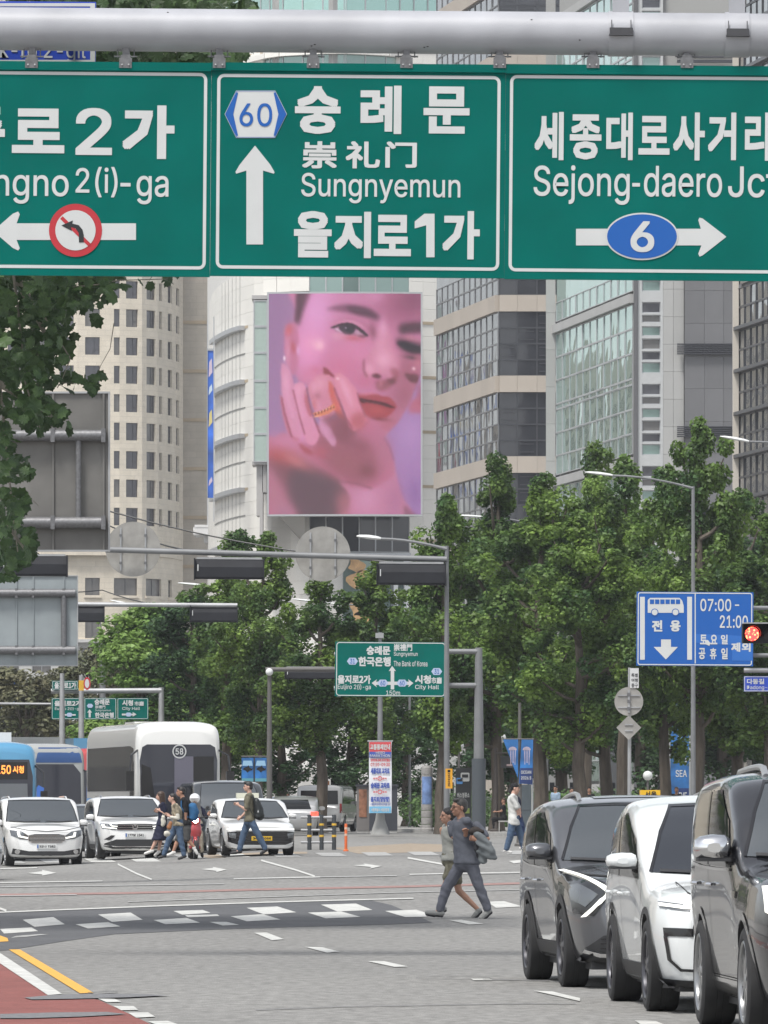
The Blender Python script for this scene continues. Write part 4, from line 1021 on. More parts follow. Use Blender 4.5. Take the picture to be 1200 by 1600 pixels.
# bus-lane sign and red signal at the right edge
def bus_sign():
    d = 150.0; L = Loc(1085, 983, d, .35); t = place_sign('bus_lane_sign', L, 'blue bus lane sign with white bus symbol and hours at the right edge', 'road sign')
    board(L, t, 994.5, 925, 1177, 1040.5, (996,926.5,1175.5,1039,4,1.6), (sign_blue, sign_white))
    X = lambda x: 700+x/2.4; Y = lambda y: 900+y/2.4; q = lambda l: L.poly([(X(x), Y(y)) for x, y in l])
    T = lambda s, a, b, c, e, wt=.02: txt(L, t, s, X(a), Y(b), X(c), Y(e), -.006, sign_white, wt)
    for a, b in ((720,738),(897,915)): MB().flat(q([(a,78),(b,78),(b,314),(a,314)]), -.005).build('lane_mark', sign_white, t)
    MB().flat(q([(925,66),(929,66),(929,328),(925,328)]), -.005).build('divider_line', sign_white, t)
    bus = MB(); bus.flat(q([(749,90),(758,82),(868,82),(878,92),(884,112),(884,138),(749,138)]), -.005); b_ = bus.build('bus_symbol', sign_white, t)
    for i in range(6): MB().flat(q([(757+i*19.5,88),(773+i*19.5,88),(773+i*19.5,105),(757+i*19.5,105)]), -.009).build('symbol_window', sign_blue, b_)
    for cx in (775, 853):
        MB().flat(q(circ(cx,136,14,18)), -.009).build('symbol_wheel', sign_blue, b_); MB().flat(q(circ(cx,136,11,18)), -.012).build('symbol_wheel', sign_white, b_)
    T('전',765,166,804,208,.03); T('용',833,166,872,208,.03)
    MB().flat(q([(799,238),(836,238),(836,266),(862,266),(817,313),(771,266),(799,266)]), -.005).build('arrow', sign_white, t)
    T('07:00',946,86,1062,132,.02); T('-',1076,107,1092,112,.02); T('21:00',1019,148,1125,195,.02)
    for i, ch in enumerate('토요일'): T(ch,945+i*39,220,971+i*39,256,.02)
    for i, ch in enumerate('공휴일'): T(ch,940+i*42,270,965+i*42,312,.02)
    T('제',1062,250,1096,284,.03); T('외',1101,250,1135,284,.03)
    MB().flat(q([(925,217),(1065,222),(1142,230),(1142,318),(1065,318),(1065,260),(925,250)]), -.0045).build('patch_film', M('patch_blue', (.016,.12,.42), .4), t)
    MB().flat(q([(962,240),(975,240),(984,252),(980,262),(966,256)]), -.008).build('sticker', sign_white, t)
    tp, k, g = arm_pole(1290, d+.3, 900, [(1290,950,1150,950,3.4),(1290,1024,1150,1024,3.4)], 'post beyond the right edge holding the bus lane sign', r=.14)
bus_sign()
def red_signal():
    d = 120.0; L = Loc(1205, 990, d); t = place_sign('traffic_signal', L, 'traffic signal glowing red in front of the blue bus lane sign', 'traffic signal')
    a, b = L(1161, 1005), L(1290, 975); MB().box(a[0], b[0], -.02, .12, a[1], b[1]).build('housing', black_box, t)
    MB().box(a[0], b[0], -.26, .02, b[1], b[1]+.02).build('hood_plate', galv, t); MB().box(a[0]-.02, a[0], -.2, .1, a[1], b[1]).build('end_plate', black_box, t)
    red = M('signal_red_glow', (.5,.01,.01), .4, emit=3.2, ecol=(1,.05,.03)); off = M('signal_lens_off', (.03,.03,.03), .25)
    n = red.node_tree.nodes; l = red.node_tree.links; tc = n.new('ShaderNodeTexCoord'); vo = n.new('ShaderNodeTexVoronoi'); vo.inputs['Scale'].default_value = 22; l.new(tc.outputs['Object'], vo.inputs[0]); cr = n.new('ShaderNodeValToRGB'); cr.color_ramp.elements[0].color = (1,.35,.12,1); cr.color_ramp.elements[1].color = (.9,.02,.02,1); cr.color_ramp.elements[1].position = .5; l.new(vo.outputs[0], cr.inputs[0]); l.new(cr.outputs[0], n['Principled BSDF'].inputs['Emission Color'])
    for i, cx in enumerate((1175, 1203, 1231, 1259)):
        c = L(cx, 990.5); ln = MB(); ln.lathe([(.0,-.05),(.07,-.04),(.115,-.025),(.13,0)], 24, (c[0], 0, c[1]), 'y'); ln.build('lens', red if i == 0 else off, t, smooth=True)
        v = MB(); pts = [(c[0]+.14*math.cos(q), c[1]+.14*math.sin(q)) for q in [math.radians(-20+220*j/14) for j in range(15)]]
        v.add([(x, y, z) for x, z in pts for y in (-.02, -.26)], [(2*j, 2*j+1, 2*j+3, 2*j+2) for j in range(14)]); v.build('visor', black_box, t)
    tp, k, g = arm_pole(1330, d+.2, 960, [(1330,990,1285,990,4)], 'post beyond the right edge holding the red traffic signal', r=.12)
    L = Loc(1205, 1067, d+.1); t = place_sign('street_name_sign', L, 'small blue street name sign below the red traffic signal', 'road sign')
    a, b = L(1162.5, 1080.5), L(1260, 1056.5); bl = MATS['street_blue']; MB().box(a[0], b[0], 0, .04, a[1], b[1]).build('board', bl, t)
    MB().ring(L.poly([(1163,1080),(1259,1080),(1259,1057),(1163,1057)]), L.poly([(1164,1079),(1258,1079),(1258,1058),(1164,1058)]), -.004).build('border_line', sign_white, t)
    txt(L, t, '다동길', 1167, 1060.5, 1194, 1069, -.005, sign_white, .02); txt(L, t, 'Dadong-gil', 1167, 1071, 1208, 1078.5, -.005, sign_white, .01)
    MB().tube([(a[0]-.0, .02, b[1]+.1), (b[0], .02, b[1]+.1)], .04, 8).build('beam', galv, t)
    MB().tube([(b[0], .02, b[1]+.1), (b[0]+.65, .1, b[1]+.1)], .04, 8).build('arm', galv, t)
red_signal()
def pole_signs():
    d = 140.0; t, k, g = arm_pole(983.5, d, 1043, [], 'thin grey pole with a round and a diamond sign seen from behind', name='sign_pole', r=.045, mat=galv)
    r1 = round_back(982.5, 1096, 22.5, d-.1, 'small pale round sign back on the thin pole above a diamond'); r1.location.y = d-.12
    L = Loc(982.5, 1137, d-.12); r2 = place_sign('diamond_sign', L, 'pale diamond sign back below the small round one', 'road sign'); q = 19.5/L.k; MB().prism([(0,-q),(q,0),(0,q),(-q,0)], 0, .015).build('plate', MATS['disc_back'], r2)
    for z in (-.06, .06): MB().box(-.08, .08, -.02, 0, z-.012, z+.012).build('rail', galv, r2)
    for r_ in (r1,):
        for z in (-.12, .12): MB().box(-.22, .22, -.02, 0, z-.012, z+.012).build('rail', galv, r_)
    L = Loc(991, 1060, d-.14); s = place_sign('small_plate_sign', L, 'small white lettered plate at the top of the thin sign pole', 'road sign'); a, b = L(984.5, 1075), L(998, 1044); MB().box(a[0], b[0], 0, .02, a[1], b[1]).build('plate', sign_white, s)
    for i, tx in enumerate(('특별', '여행', '중구')): txt(L, s, tx, 986.5, 1052+i*8, 996.5, 1058+i*8, -.004, sign_black, .01)
pole_signs()
# street lamps
def street_lamp(px_pole, d, py_top, args, label, r=.09, h0=.13):
    x = (px_pole-600)/F*d; g = gz(x, d)+h0; k = F/d; t = thing('street_lamp', (x, d, g), label, 'street lamp', 'street lamps along the road')
    zt = EYE+(HY-py_top)/k-g
    MB().tube([(0,0,0),(0,0,zt*.5),(0,0,zt)], [r, r*.8, r*.6], 12).build('post', pole_grey, t, smooth=True)
    lamp_arm(t, k, g, px_pole, *args); return t
street_lamp(1083, 232, 760, (1083,763,957,743,914,738), 'street lamp with long arm above the right trees')
street_lamp(1330, 225, 700, (1330,712,1170,690,1125,682), 'street lamp head reaching in from the right edge')
street_lamp(855, 330, 803, (855,826,758,808,706,805), 'street lamp half sunk in the trees beside the banded block', r=.07)
street_lamp(640, 300, 950, (640,958,525,944,456,936), 'street lamp head over the trees above the distance sign', r=.07)
street_lamp(392, 300, 925, (392,930,325,916,278,911), 'street lamp among the trees left of centre', r=.07)
street_lamp(160, 330, 1000, (160,1002,152,955,150,945), 'tilted white lamp post left of the bright green tree', r=.2)
street_lamp(232, 330, 960, (232,962,208,946,172,938), 'far street lamp above the bright green tree', r=.07)
# overhead wires
def wire(pts, label):
    q = [P(*p) for p in pts]; mb = MB(); o = []
    for i in range(len(q)-1):
        for j in range(8):
            s = j/8; v = q[i].lerp(q[i+1], s); v.z -= .25*4*s*(1-s); o.append(v)
    mb.tube(o+[q[-1]], .02, 5); tag(mb.build('overhead_wire', sign_black), label, 'wire', 'thin wires crossing the left half')
wire([(-40,775,180),(172,799,176),(700,884,174)], 'upper thin wire sagging from the left sign back to the tall mast')
wire([(-40,800,182),(172,822,176),(420,868,173)], 'lower thin wire running past the round store canopy')
wire([(-40,905,260),(160,922,255),(330,946,252)], 'faint wire in front of the hotel podium windows')
# ================================================================= THE BIG SCREEN
def screen_colors(nx, ny, X0=20, X1=1078, Y0=38, Y1=1562):
    """colours of the portrait shown on the LED screen, brushed as soft shapes; returns (ny, nx, 3) sRGB"""
    xs = np.linspace(X0, X1, nx); ys = np.linspace(Y0, Y1, ny); gx, gy = np.meshgrid(xs, ys)
    img = np.zeros((ny, nx, 3)); st = (X1-X0)/(nx-1)
    def col(c): return np.array(c, float)/255
    def blur(m, s):
        s = s/st
        if s < .3: return m
        r = int(3*s)+1; k = np.exp(-.5*(np.arange(-r, r+1)/s)**2); k /= k.sum()
        p = np.pad(m, r, mode='edge')
        p = np.apply_along_axis(lambda v: np.convolve(v, k, 'valid'), 1, p)
        return np.apply_along_axis(lambda v: np.convolve(v, k, 'valid'), 0, p)
    def smooth(pts, n=6):
        o = []; m = len(pts)
        for i in range(m):
            p0, p1, p2, p3 = [np.array(pts[(i+j-1) % m], float) for j in range(4)]
            for k in range(n):
                t = k/n; o.append(.5*((2*p1)+(-p0+p2)*t+(2*p0-5*p1+4*p2-p3)*t*t+(-p0+3*p1-3*p2+p3)*t**3))
        return o
    def mask(pts):
        c = np.zeros(gx.shape, bool); m = len(pts)
        for i in range(m):
            (xi, yi), (xj, yj) = pts[i], pts[i-1]
            with np.errstate(divide='ignore', invalid='ignore'):
                c ^= ((yi > gy) != (yj > gy)) & (gx < (xj-xi)*(gy-yi)/(yj-yi+1e-12)+xi)
        return c.astype(float)
    def P_(pts, c, b=8, a=1.0, sm=True):
        nonlocal img
        m = blur(mask(smooth(pts) if sm else pts), b)*a; img = img*(1-m[..., None])+col(c)*m[..., None]
    def B_(x, y, rx, ry, c, a=1.0, rot=0, pw=1.0):
        nonlocal img
        t = math.radians(rot); dx = gx-x; dy = gy-y; u = (dx*math.cos(t)+dy*math.sin(t))/rx; v = (-dx*math.sin(t)+dy*math.cos(t))/ry
        m = np.exp(-(u*u+v*v)**pw)*a; img = img*(1-m[..., None])+col(c)*m[..., None]
    # backdrop
    g = (gy-Y0)/(Y1-Y0); h = (gx-X0)/(X1-X0)
    img = (col((158,112,158))*(1-g[..., None])+col((168,120,170))*g[..., None])*(1-.0*h[..., None])
    B_(1000, 1150, 260, 350, (172,118,178), 1); B_(1050, 1480, 150, 220, (150,96,160), .8); B_(100, 1500, 400, 200, (176,108,140), .8)
    # face
    P_([(215,-60),(205,150),(200,300),(190,480),(230,640),(420,720),(560,800),(700,900),(790,1020),(850,1010),(930,920),(1010,800),(1050,640),(1110,500),(1160,200),(1160,-60)], (205,118,160), 10)
    P_([(330,-60),(560,-60),(430,160),(400,420),(300,560),(220,480),(240,200)], (226,140,196), 45, .9)
    B_(360, 150, 120, 150, (228,150,206), .8); B_(300, 420, 110, 130, (236,140,192), .9)
    B_(600, 80, 170, 90, (208,126,172), .8); B_(960, 120, 200, 150, (168,84,120), .9); B_(1040, 60, 120, 120, (142,72,105), .8)
    B_(760, 60, 60, 40, (214,136,180), .6); B_(620, 430, 190, 110, (220,124,168), .9); B_(520, 560, 130, 100, (216,108,150), .8)
    B_(990, 560, 120, 130, (176,92,118), .9); B_(960, 760, 120, 160, (168,88,110), .8); B_(860, 930, 130, 90, (190,98,122), .9); B_(700, 640, 90, 60, (208,100,140), .7)
    B_(372, 395, 34, 34, (255,190,205), .8); B_(330, 380, 60, 40, (245,165,195), .5)
    # hair
    P_([(235,-60),(350,-60),(300,60),(262,160),(232,250),(205,240),(212,120)], (112,62,84), 14, .85); P_([(225,-50),(290,-50),(240,180),(205,235),(205,150)], (88,50,66), 9, .6)
    # ear
    P_([(150,250),(205,245),(225,330),(232,430),(215,560),(180,600),(140,500),(128,380),(132,280)], (204,112,150), 9, .95)
    B_(160, 290, 26, 40, (214,88,92), .7, 10); B_(192, 410, 22, 44, (196,82,98), .8, -15); B_(150, 430, 18, 100, (222,136,170), .7); B_(225, 430, 16, 36, (232,160,214), .8); B_(128, 484, 8, 16, (255,225,245), .95)
    # brows
    P_([(420,150),(480,125),(560,115),(660,125),(740,150),(800,200),(770,225),(700,200),(600,178),(500,158)], (128,70,100), 13, .85)
    P_([(560,130),(650,130),(730,158),(780,205),(700,196),(610,172)], (92,50,72), 12, .8); P_([(925,260),(980,240),(1080,235),(1100,300),(1000,310),(940,320)], (82,44,60), 16, .9)
    # eye socket and lids
    P_([(440,260),(520,215),(600,212),(690,240),(780,320),(760,350),(690,300),(600,250),(500,250)], (186,100,138), 14, .7)
    P_([(450,250),(540,222),(610,228),(660,248),(700,290),(650,262),(590,244),(520,240)], (224,146,180), 7, .7)
    P_([(452,272),(480,262),(530,246),(600,250),(660,285),(712,325),(640,332),(560,322),(500,308),(470,285)], (172,110,140), 5, .9)
    P_([(478,275),(520,285),(545,300),(530,312),(490,292)], (214,176,205), 4, .8); P_([(610,300),(640,292),(665,318),(640,326)], (200,150,180), 4, .6)
    P_([(510,262),(560,250),(610,258),(622,290),(590,322),(545,318),(516,292)], (66,44,60), 5, .95)
    P_([(450,274),(520,246),(590,242),(650,272),(712,325),(690,330),(640,290),(580,268),(520,262),(478,276)], (62,36,50), 4, .9)
    B_(580, 292, 22, 18, (40,28,40), .9); B_(556, 276, 7, 6, (190,170,200), .8); B_(600, 345, 80, 22, (204,92,110), .7, 6); B_(505, 330, 60, 30, (232,160,190), .5)
    P_([(640,325),(700,330),(720,322),(700,340),(650,340)], (120,60,80), 6, .7)
    B_(745, 300, 26, 60, (140,72,96), .6, -10)
    # other eye
    P_([(905,350),(960,340),(1090,380),(1100,440),(1040,470),(960,440),(915,400)], (120,64,86), 14, .9); P_([(915,375),(980,370),(1090,410),(1100,450),(1020,445),(950,415)], (48,30,44), 9, .95); B_(1010, 345, 60, 18, (200,120,140), .5, 12); B_(1020, 480, 60, 16, (98,56,70), .8, 8)
    # nose
    P_([(800,260),(860,300),(880,400),(930,520),(900,620),(860,640),(820,600),(760,600),(700,610),(680,560),(700,480),(770,380)], (212,126,158), 16, .9)
    B_(815, 280, 30, 70, (226,150,190), .8); B_(820, 490, 60, 60, (236,160,190), .9); B_(720, 560, 36, 40, (232,150,182), .8); B_(800, 400, 46, 80, (226,144,178), .6)
    P_([(676,500),(690,500),(690,570),(712,612),(696,616),(674,570)], (160,74,100), 7, .8); P_([(735,602),(770,592),(800,604),(790,625),(750,618)], (112,48,62), 7, .95); P_([(840,632),(880,620),(905,600),(905,650),(870,668),(845,655)], (118,54,66), 9, .9)
    P_([(770,640),(850,640),(870,680),(800,712),(770,690)], (150,72,84), 12, .75); P_([(865,560),(920,560),(925,620),(900,640)], (168,82,100), 10, .7)
    B_(800, 660, 14, 26, (206,120,140), .6)
    # far jewel and cheek edge
    P_([(965,595),(1000,590),(1060,600),(1060,650),(1010,650)], (110,52,62), 8, .85); B_(1030, 555, 12, 12, (245,200,210), .9); B_(1060, 500, 30, 50, (200,110,130), .6)
    # mouth
    P_([(645,740),(700,742),(760,732),(800,748),(860,755),(900,800),(905,825),(860,880),(800,905),(740,900),(690,880),(655,800)], (178,62,72), 7, .95)
    P_([(650,742),(720,742),(770,734),(810,752),(870,770),(900,815),(840,800),(770,780),(700,772),(655,780)], (178,70,84), 6, .9)
    P_([(650,762),(700,768),(760,778),(830,792),(880,815),(905,828),(860,826),(790,806),(720,792),(660,790)], (94,32,44), 5, .95)
    B_(770, 845, 60, 26, (196,76,80), .8, 8); B_(790, 905, 80, 14, (142,60,70), .7, 5); P_([(655,728),(740,724),(790,740),(740,738),(660,744)], (216,110,130), 5, .6)
    # jaw edge: lilac outside
    P_([(1100,560),(1040,700),(1000,790),(920,930),(830,1025),(860,1090),(900,1180),(960,1400),(1000,1560),(1150,1650),(1150,560)], (170,120,180), 7, .95)
    P_([(1010,780),(1040,760),(1090,720),(1100,850),(1040,860),(990,850)], (196,92,112), 14, .85); P_([(1050,680),(1100,640),(1100,800),(1060,780)], (176,90,120), 12, .7)
    B_(1000, 1000, 90, 120, (186,136,196), .6); B_(1040, 1420, 70, 120, (140,92,160), .6)
    # neck and shoulder
    P_([(-40,1060),(60,1030),(140,1000),(260,1090),(420,1180),(560,1330),(620,1450),(640,1650),(-40,1650)], (196,108,138), 12, .97)
    B_(120, 1060, 110, 60, (208,120,160), .8); P_([(20,1180),(160,1160),(330,1230),(520,1320),(570,1400),(480,1570),(260,1570),(150,1460),(60,1300)], (128,72,84), 28, .9)
    P_([(180,1250),(330,1270),(500,1340),(560,1420),(470,1580),(260,1580),(160,1440)], (102,72,84), 24, .85); B_(90, 1160, 110, 60, (190,72,76), .75, 15); B_(60, 1420, 80, 150, (184,110,134), .9, -20); B_(540, 1480, 60, 90, (172,98,112), .9); B_(130, 1540, 70, 60, (176,112,140), .8)
    # forearm
    P_([(520,1330),(640,1260),(860,1180),(900,1250),(940,1420),(1010,1590),(620,1600),(590,1440)], (200,118,154), 9, .97); B_(700, 1450, 90, 120, (212,136,176), .8); B_(900, 1480, 60, 130, (184,108,150), .8); P_([(960,1500),(1010,1540),(1060,1570),(980,1590)], (130,72,96), 12, .7)
    # back of hand
    P_([(150,900),(240,960),(380,940),(520,900),(600,960),(700,900),(800,990),(870,1120),(890,1260),(840,1330),(720,1380),(560,1340),(430,1250),(300,1160),(190,1060)], (194,104,138), 10, .97)
    P_([(330,1040),(480,1000),(620,1010),(740,1080),(800,1200),(760,1320),(640,1360),(520,1320),(400,1220)], (160,82,100), 36, .85); B_(700, 1260, 60, 50, (138,68,82), .8); B_(560, 960, 70, 60, (128,64,82), .8, 30); B_(560, 1200, 120, 60, (164,88,100), .6, 25)
    B_(820, 1120, 60, 110, (186,106,136), .8); B_(660, 930, 80, 60, (214,110,140), .5); B_(250, 1010, 70, 70, (226,140,190), .8); B_(200, 1190, 110, 40, (206,112,120), .8, 30); B_(380, 1130, 60, 50, (196,84,104), .6); P_([(228,1070),(300,1110),(330,1150),(270,1140)], (176,66,76), 9, .7)
    # fingers: little, ring, middle, index
    P_([(98,760),(110,742),(135,800),(165,900),(230,1050),(180,1040),(130,940)], (206,112,142), 6, .95)
    P_([(110,520),(160,560),(190,640),(215,760),(240,880),(250,1010),(190,1020),(150,900),(115,760),(105,640)], (218,134,170), 7, .95); B_(140, 640, 28, 110, (226,150,186), .7)
    P_([(190,690),(205,660),(250,652),(280,690),(300,800),(330,900),(370,1000),(340,1080),(280,1060),(240,930),(205,800)], (222,134,170), 5, .97); B_(232, 700, 30, 40, (232,150,182), .8); P_([(270,700),(296,790),(322,880),(300,880),(272,790)], (184,80,92), 7, .7)
    P_([(292,700),(310,650),(350,605),(400,592),(450,610),(474,680),(468,760),(486,850),(420,910),(360,890),(320,800)], (216,126,154), 5, .98); B_(370, 660, 50, 50, (230,150,178), .8); B_(350, 745, 30, 26, (176,92,112), .75); P_([(440,640),(476,690),(490,760),(540,880),(556,905),(500,890),(462,800),(440,720)], (216,92,84), 7, .9); B_(505, 800, 22, 60, (238,104,96), .7, -15)
    P_([(375,910),(420,900),(450,960),(490,1050),(470,1095),(420,1040),(380,980)], (214,140,180), 7, .9); P_([(390,900),(520,860),(600,940),(620,1010),(520,1060),(440,960)], (146,74,90), 14, .7)
    P_([(472,620),(490,590),(530,595),(580,640),(630,700),(650,780),(690,870),(700,920),(610,985),(560,900),(530,800),(500,720),(478,670)], (222,128,156), 5, .98); B_(560, 700, 30, 90, (234,148,176), .8, -25); P_([(600,880),(680,860),(700,930),(640,985),(590,950)], (190,86,98), 18, .8); B_(500, 625, 12, 10, (255,200,210), .8)
    P_([(400,550),(420,552),(470,600),(474,620),(440,600),(402,592)], (150,56,64), 6, .85); B_(350, 570, 40, 30, (214,100,140), .6); B_(300, 600, 60, 60, (226,120,160), .5)
    def S_(pts, w, c, b, a):
        up = []; dn = []
        for i, p in enumerate(pts):
            q0 = pts[max(0, i-1)]; q1 = pts[min(len(pts)-1, i+1)]; dx, dy = q1[0]-q0[0], q1[1]-q0[1]; L = math.hypot(dx, dy); up.append((p[0]-dy/L*w/2, p[1]+dx/L*w/2)); dn.append((p[0]+dy/L*w/2, p[1]-dx/L*w/2))
        P_(up+dn[::-1], c, b, a, False)
    for pts in ([(188,700),(212,800),(246,930),(270,1010)], [(284,690),(298,790),(328,880),(372,1000)], [(474,690),(516,800),(560,900),(604,975)], [(636,720),(654,790),(694,890)], [(108,750),(128,860),(180,1030)]): S_(pts, 10, (150,62,84), 5, .75)
    for pts in ([(215,680),(232,790),(262,900)], [(330,660),(340,760),(372,840)], [(520,630),(560,720),(600,820)], [(135,600),(150,740),(190,900)]): S_(pts, 22, (238,160,196), 12, .55)
    S_([(460,1000),(560,1060),(700,1100)], 30, (132,64,82), 22, .5); S_([(820,1030),(862,1100),(892,1190)], 10, (150,84,120), 6, .6); S_([(520,1335),(640,1350),(740,1385)], 12, (140,72,92), 7, .7)
    # ring
    P_([(325,862),(400,845),(475,795),(490,832),(430,872),(345,893)], (232,130,92), 3, .95, False)
    for i in range(7): B_(345+i*21, 872-i*8.4, 6, 8, (110,40,40), .85)
    for i in range(6): B_(356+i*22, 862-i*9, 4, 4, (255,214,160), .9)
    B_(355, 886, 26, 5, (255,170,130), .8, -12); B_(340, 800, 20, 40, (208,96,104), .5)
    rr = np.random.RandomState(3); img += rr.normal(0, .012, img.shape)
    mn = img.mean(axis=2, keepdims=True); img = mn+(img-mn)*.82; return np.clip((img-.55)*1.12+.555, 0.02, 1)
#@@
def big_screen():
    d = 633.0; L = Loc(539, 631, d); t = place_sign('led_screen', L, 'huge pink lit screen showing a face resting on a ringed hand', 'advertising screen')
    nx, ny = 190, 272; c = screen_colors(nx, ny); c = np.where(c <= .04045, c/12.92, ((c+.055)/1.055)**2.4)
    x0, z1 = L(420, 458.5); x1, z0 = L(657.5, 803.5); xs = np.linspace(x0, x1, nx); zs = np.linspace(z1, z0, ny); w = (x1-x0)/2
    bow = lambda x: .55*(x/w)**2
    v = [(x, bow(x), z) for z in zs for x in xs]; f = [(j*nx+i, (j+1)*nx+i, (j+1)*nx+i+1, j*nx+i+1) for j in range(ny-1) for i in range(nx-1)]
    me = bpy.data.meshes.new('display'); me.from_pydata(v, [], f)
    at = me.color_attributes.new('picture', 'FLOAT_COLOR', 'POINT'); at.data.foreach_set('color', np.concatenate([c.reshape(-1, 3), np.ones((nx*ny, 1))], 1).ravel())
    m = M('screen_picture', (.01,.01,.01), .35, spec=.3); b = m.node_tree.nodes['Principled BSDF']; a = m.node_tree.nodes.new('ShaderNodeAttribute'); a.attribute_name = 'picture'
    m.node_tree.links.new(a.outputs['Color'], b.inputs['Emission Color']); b.inputs['Emission Strength'].default_value = .92/2**SC.view_settings.exposure
    me.materials.append(m); put('display', me, t)
    n = 24; fr = MB(); bk = MB(); q = .16
    for i in range(n):
        a_, b_ = x0-q+(x1-x0+2*q)*i/n, x0-q+(x1-x0+2*q)*(i+1)/n; ya, yb = bow(a_), bow(b_)
        for za, zb in ((z1, z1+q), (z0-q, z0)):
            fr.add([(a_,ya-.05,za),(b_,yb-.05,za),(b_,yb-.05,zb),(a_,ya-.05,zb),(a_,ya+.8,za),(b_,yb+.8,za),(b_,yb+.8,zb),(a_,ya+.8,zb)], [(0,1,2,3),(0,4,5,1),(3,2,6,7)])
        bk.add([(a_,ya+.05,z0-q),(b_,yb+.05,z0-q),(b_,yb+.05,z1+q),(a_,ya+.05,z1+q)], [(0,1,2,3)])
    fr.build('frame', alu, t); e = bow(w)
    MB().box(x0-q, x0, e-.05, e+.9, z0, z1).build('frame_side', alu, t); MB().box(x1, x1+q, e-.05, e+.9, z0, z1).build('frame_side', alu, t)
    bk.build('back_plate', dark_alu, t)
    MB().box(x0+1.0, x1-.6, 1.0, 3.4, z0-.1, z1).build('cabinet', M('cabinet_grey', (.30,.29,.28), .6), t)
    mb = MB(); mb.add([(x0+.9,1.0,z0-.1),(x0+3.2,1.0,z0-.1),(x0+3.2,3.8,z0-.1),(x0+.9,3.8,z0-.1),(x0+3.2,3.4,z0-2.4),(x0+3.0,3.8,z0-2.4)], [(0,1,2,3),(0,4,1),(0,3,5,4),(1,4,5,2)]); mb.build('shadow_wedge', M('wedge_grey', (.30,.29,.27), .7), t)  # wedge stands in for the shadow shape below the screen
big_screen()
# ================================================================= TREES
def leaf_mat(name, col, tip, var=.3, transl=.3, rough=.5, cs=.5):
    m = bpy.data.materials.new(name); m.use_nodes = True; MATS[name] = m; n = m.node_tree.nodes; l = m.node_tree.links; b = n['Principled BSDF']; out = n['Material Output']
    b.inputs['Roughness'].default_value = rough; b.inputs['Specular IOR Level'].default_value = .35
    g = n.new('ShaderNodeNewGeometry'); tc = n.new('ShaderNodeTexCoord'); oi = n.new('ShaderNodeObjectInfo')
    nz = n.new('ShaderNodeTexNoise'); nz.inputs['Scale'].default_value = cs; nz.inputs['Detail'].default_value = 3
    av = n.new('ShaderNodeVectorMath'); sc = n.new('ShaderNodeVectorMath'); sc.operation = 'SCALE'; sc.inputs[0].default_value = (50, 50, 50); l.new(oi.outputs['Random'], sc.inputs['Scale']); l.new(tc.outputs['Object'], av.inputs[0]); l.new(sc.outputs[0], av.inputs[1]); l.new(av.outputs[0], nz.inputs['Vector'])
    mr = n.new('ShaderNodeMapRange'); mr.inputs[1].default_value = .38; mr.inputs[2].default_value = .68; l.new(nz.outputs[0], mr.inputs[0])
    mx = n.new('ShaderNodeMix'); mx.data_type = 'RGBA'; mx.inputs['A'].default_value = (*col, 1); mx.inputs['B'].default_value = (*tip, 1); l.new(mr.outputs[0], mx.inputs['Factor'])
    rn = n.new('ShaderNodeMapRange'); rn.inputs[3].default_value = 1-var; rn.inputs[4].default_value = 1+var; l.new(g.outputs['Random Per Island'], rn.inputs[0])
    ro = n.new('ShaderNodeMapRange'); ro.inputs[3].default_value = .82; ro.inputs[4].default_value = 1.18; l.new(oi.outputs['Random'], ro.inputs[0])
    mm = n.new('ShaderNodeMath'); mm.operation = 'MULTIPLY'; l.new(rn.outputs[0], mm.inputs[0]); l.new(ro.outputs[0], mm.inputs[1])
    vm = n.new('ShaderNodeVectorMath'); vm.operation = 'SCALE'; l.new(mx.outputs['Result'], vm.inputs[0]); l.new(mm.outputs[0], vm.inputs['Scale']); l.new(vm.outputs[0], b.inputs['Base Color'])
    if transl:
        t = n.new('ShaderNodeBsdfTranslucent'); l.new(vm.outputs[0], t.inputs[0]); ms = n.new('ShaderNodeMixShader'); ms.inputs[0].default_value = transl
        l.new(b.outputs[0], ms.inputs[1]); l.new(t.outputs[0], ms.inputs[2]); l.new(ms.outputs[0], out.inputs[0])
    return m
bark = M('bark', (.095,.078,.062), .9, var=.3, scale=6, bump=1.0, bscale=14, stretch=(1,1,.25), stain=.2, sscale=2)
bark_p = M('plane_bark', (.17,.155,.125), .85, var=.35, scale=4, bump=.5, bscale=10)
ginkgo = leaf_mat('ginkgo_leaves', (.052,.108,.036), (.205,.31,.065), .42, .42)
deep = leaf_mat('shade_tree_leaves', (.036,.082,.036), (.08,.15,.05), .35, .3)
bright = leaf_mat('fresh_green_leaves', (.13,.23,.055), (.21,.32,.08), .25, .35)
needle = leaf_mat('pine_needles', (.085,.10,.05), (.17,.16,.09), .35, .15)
plane_leaf = leaf_mat('plane_leaves', (.038,.072,.028), (.072,.125,.04), .3, .22, cs=.8)
hedge_leaf = leaf_mat('hedge_leaves', (.04,.08,.025), (.08,.14,.04), .3, .25, cs=.6)
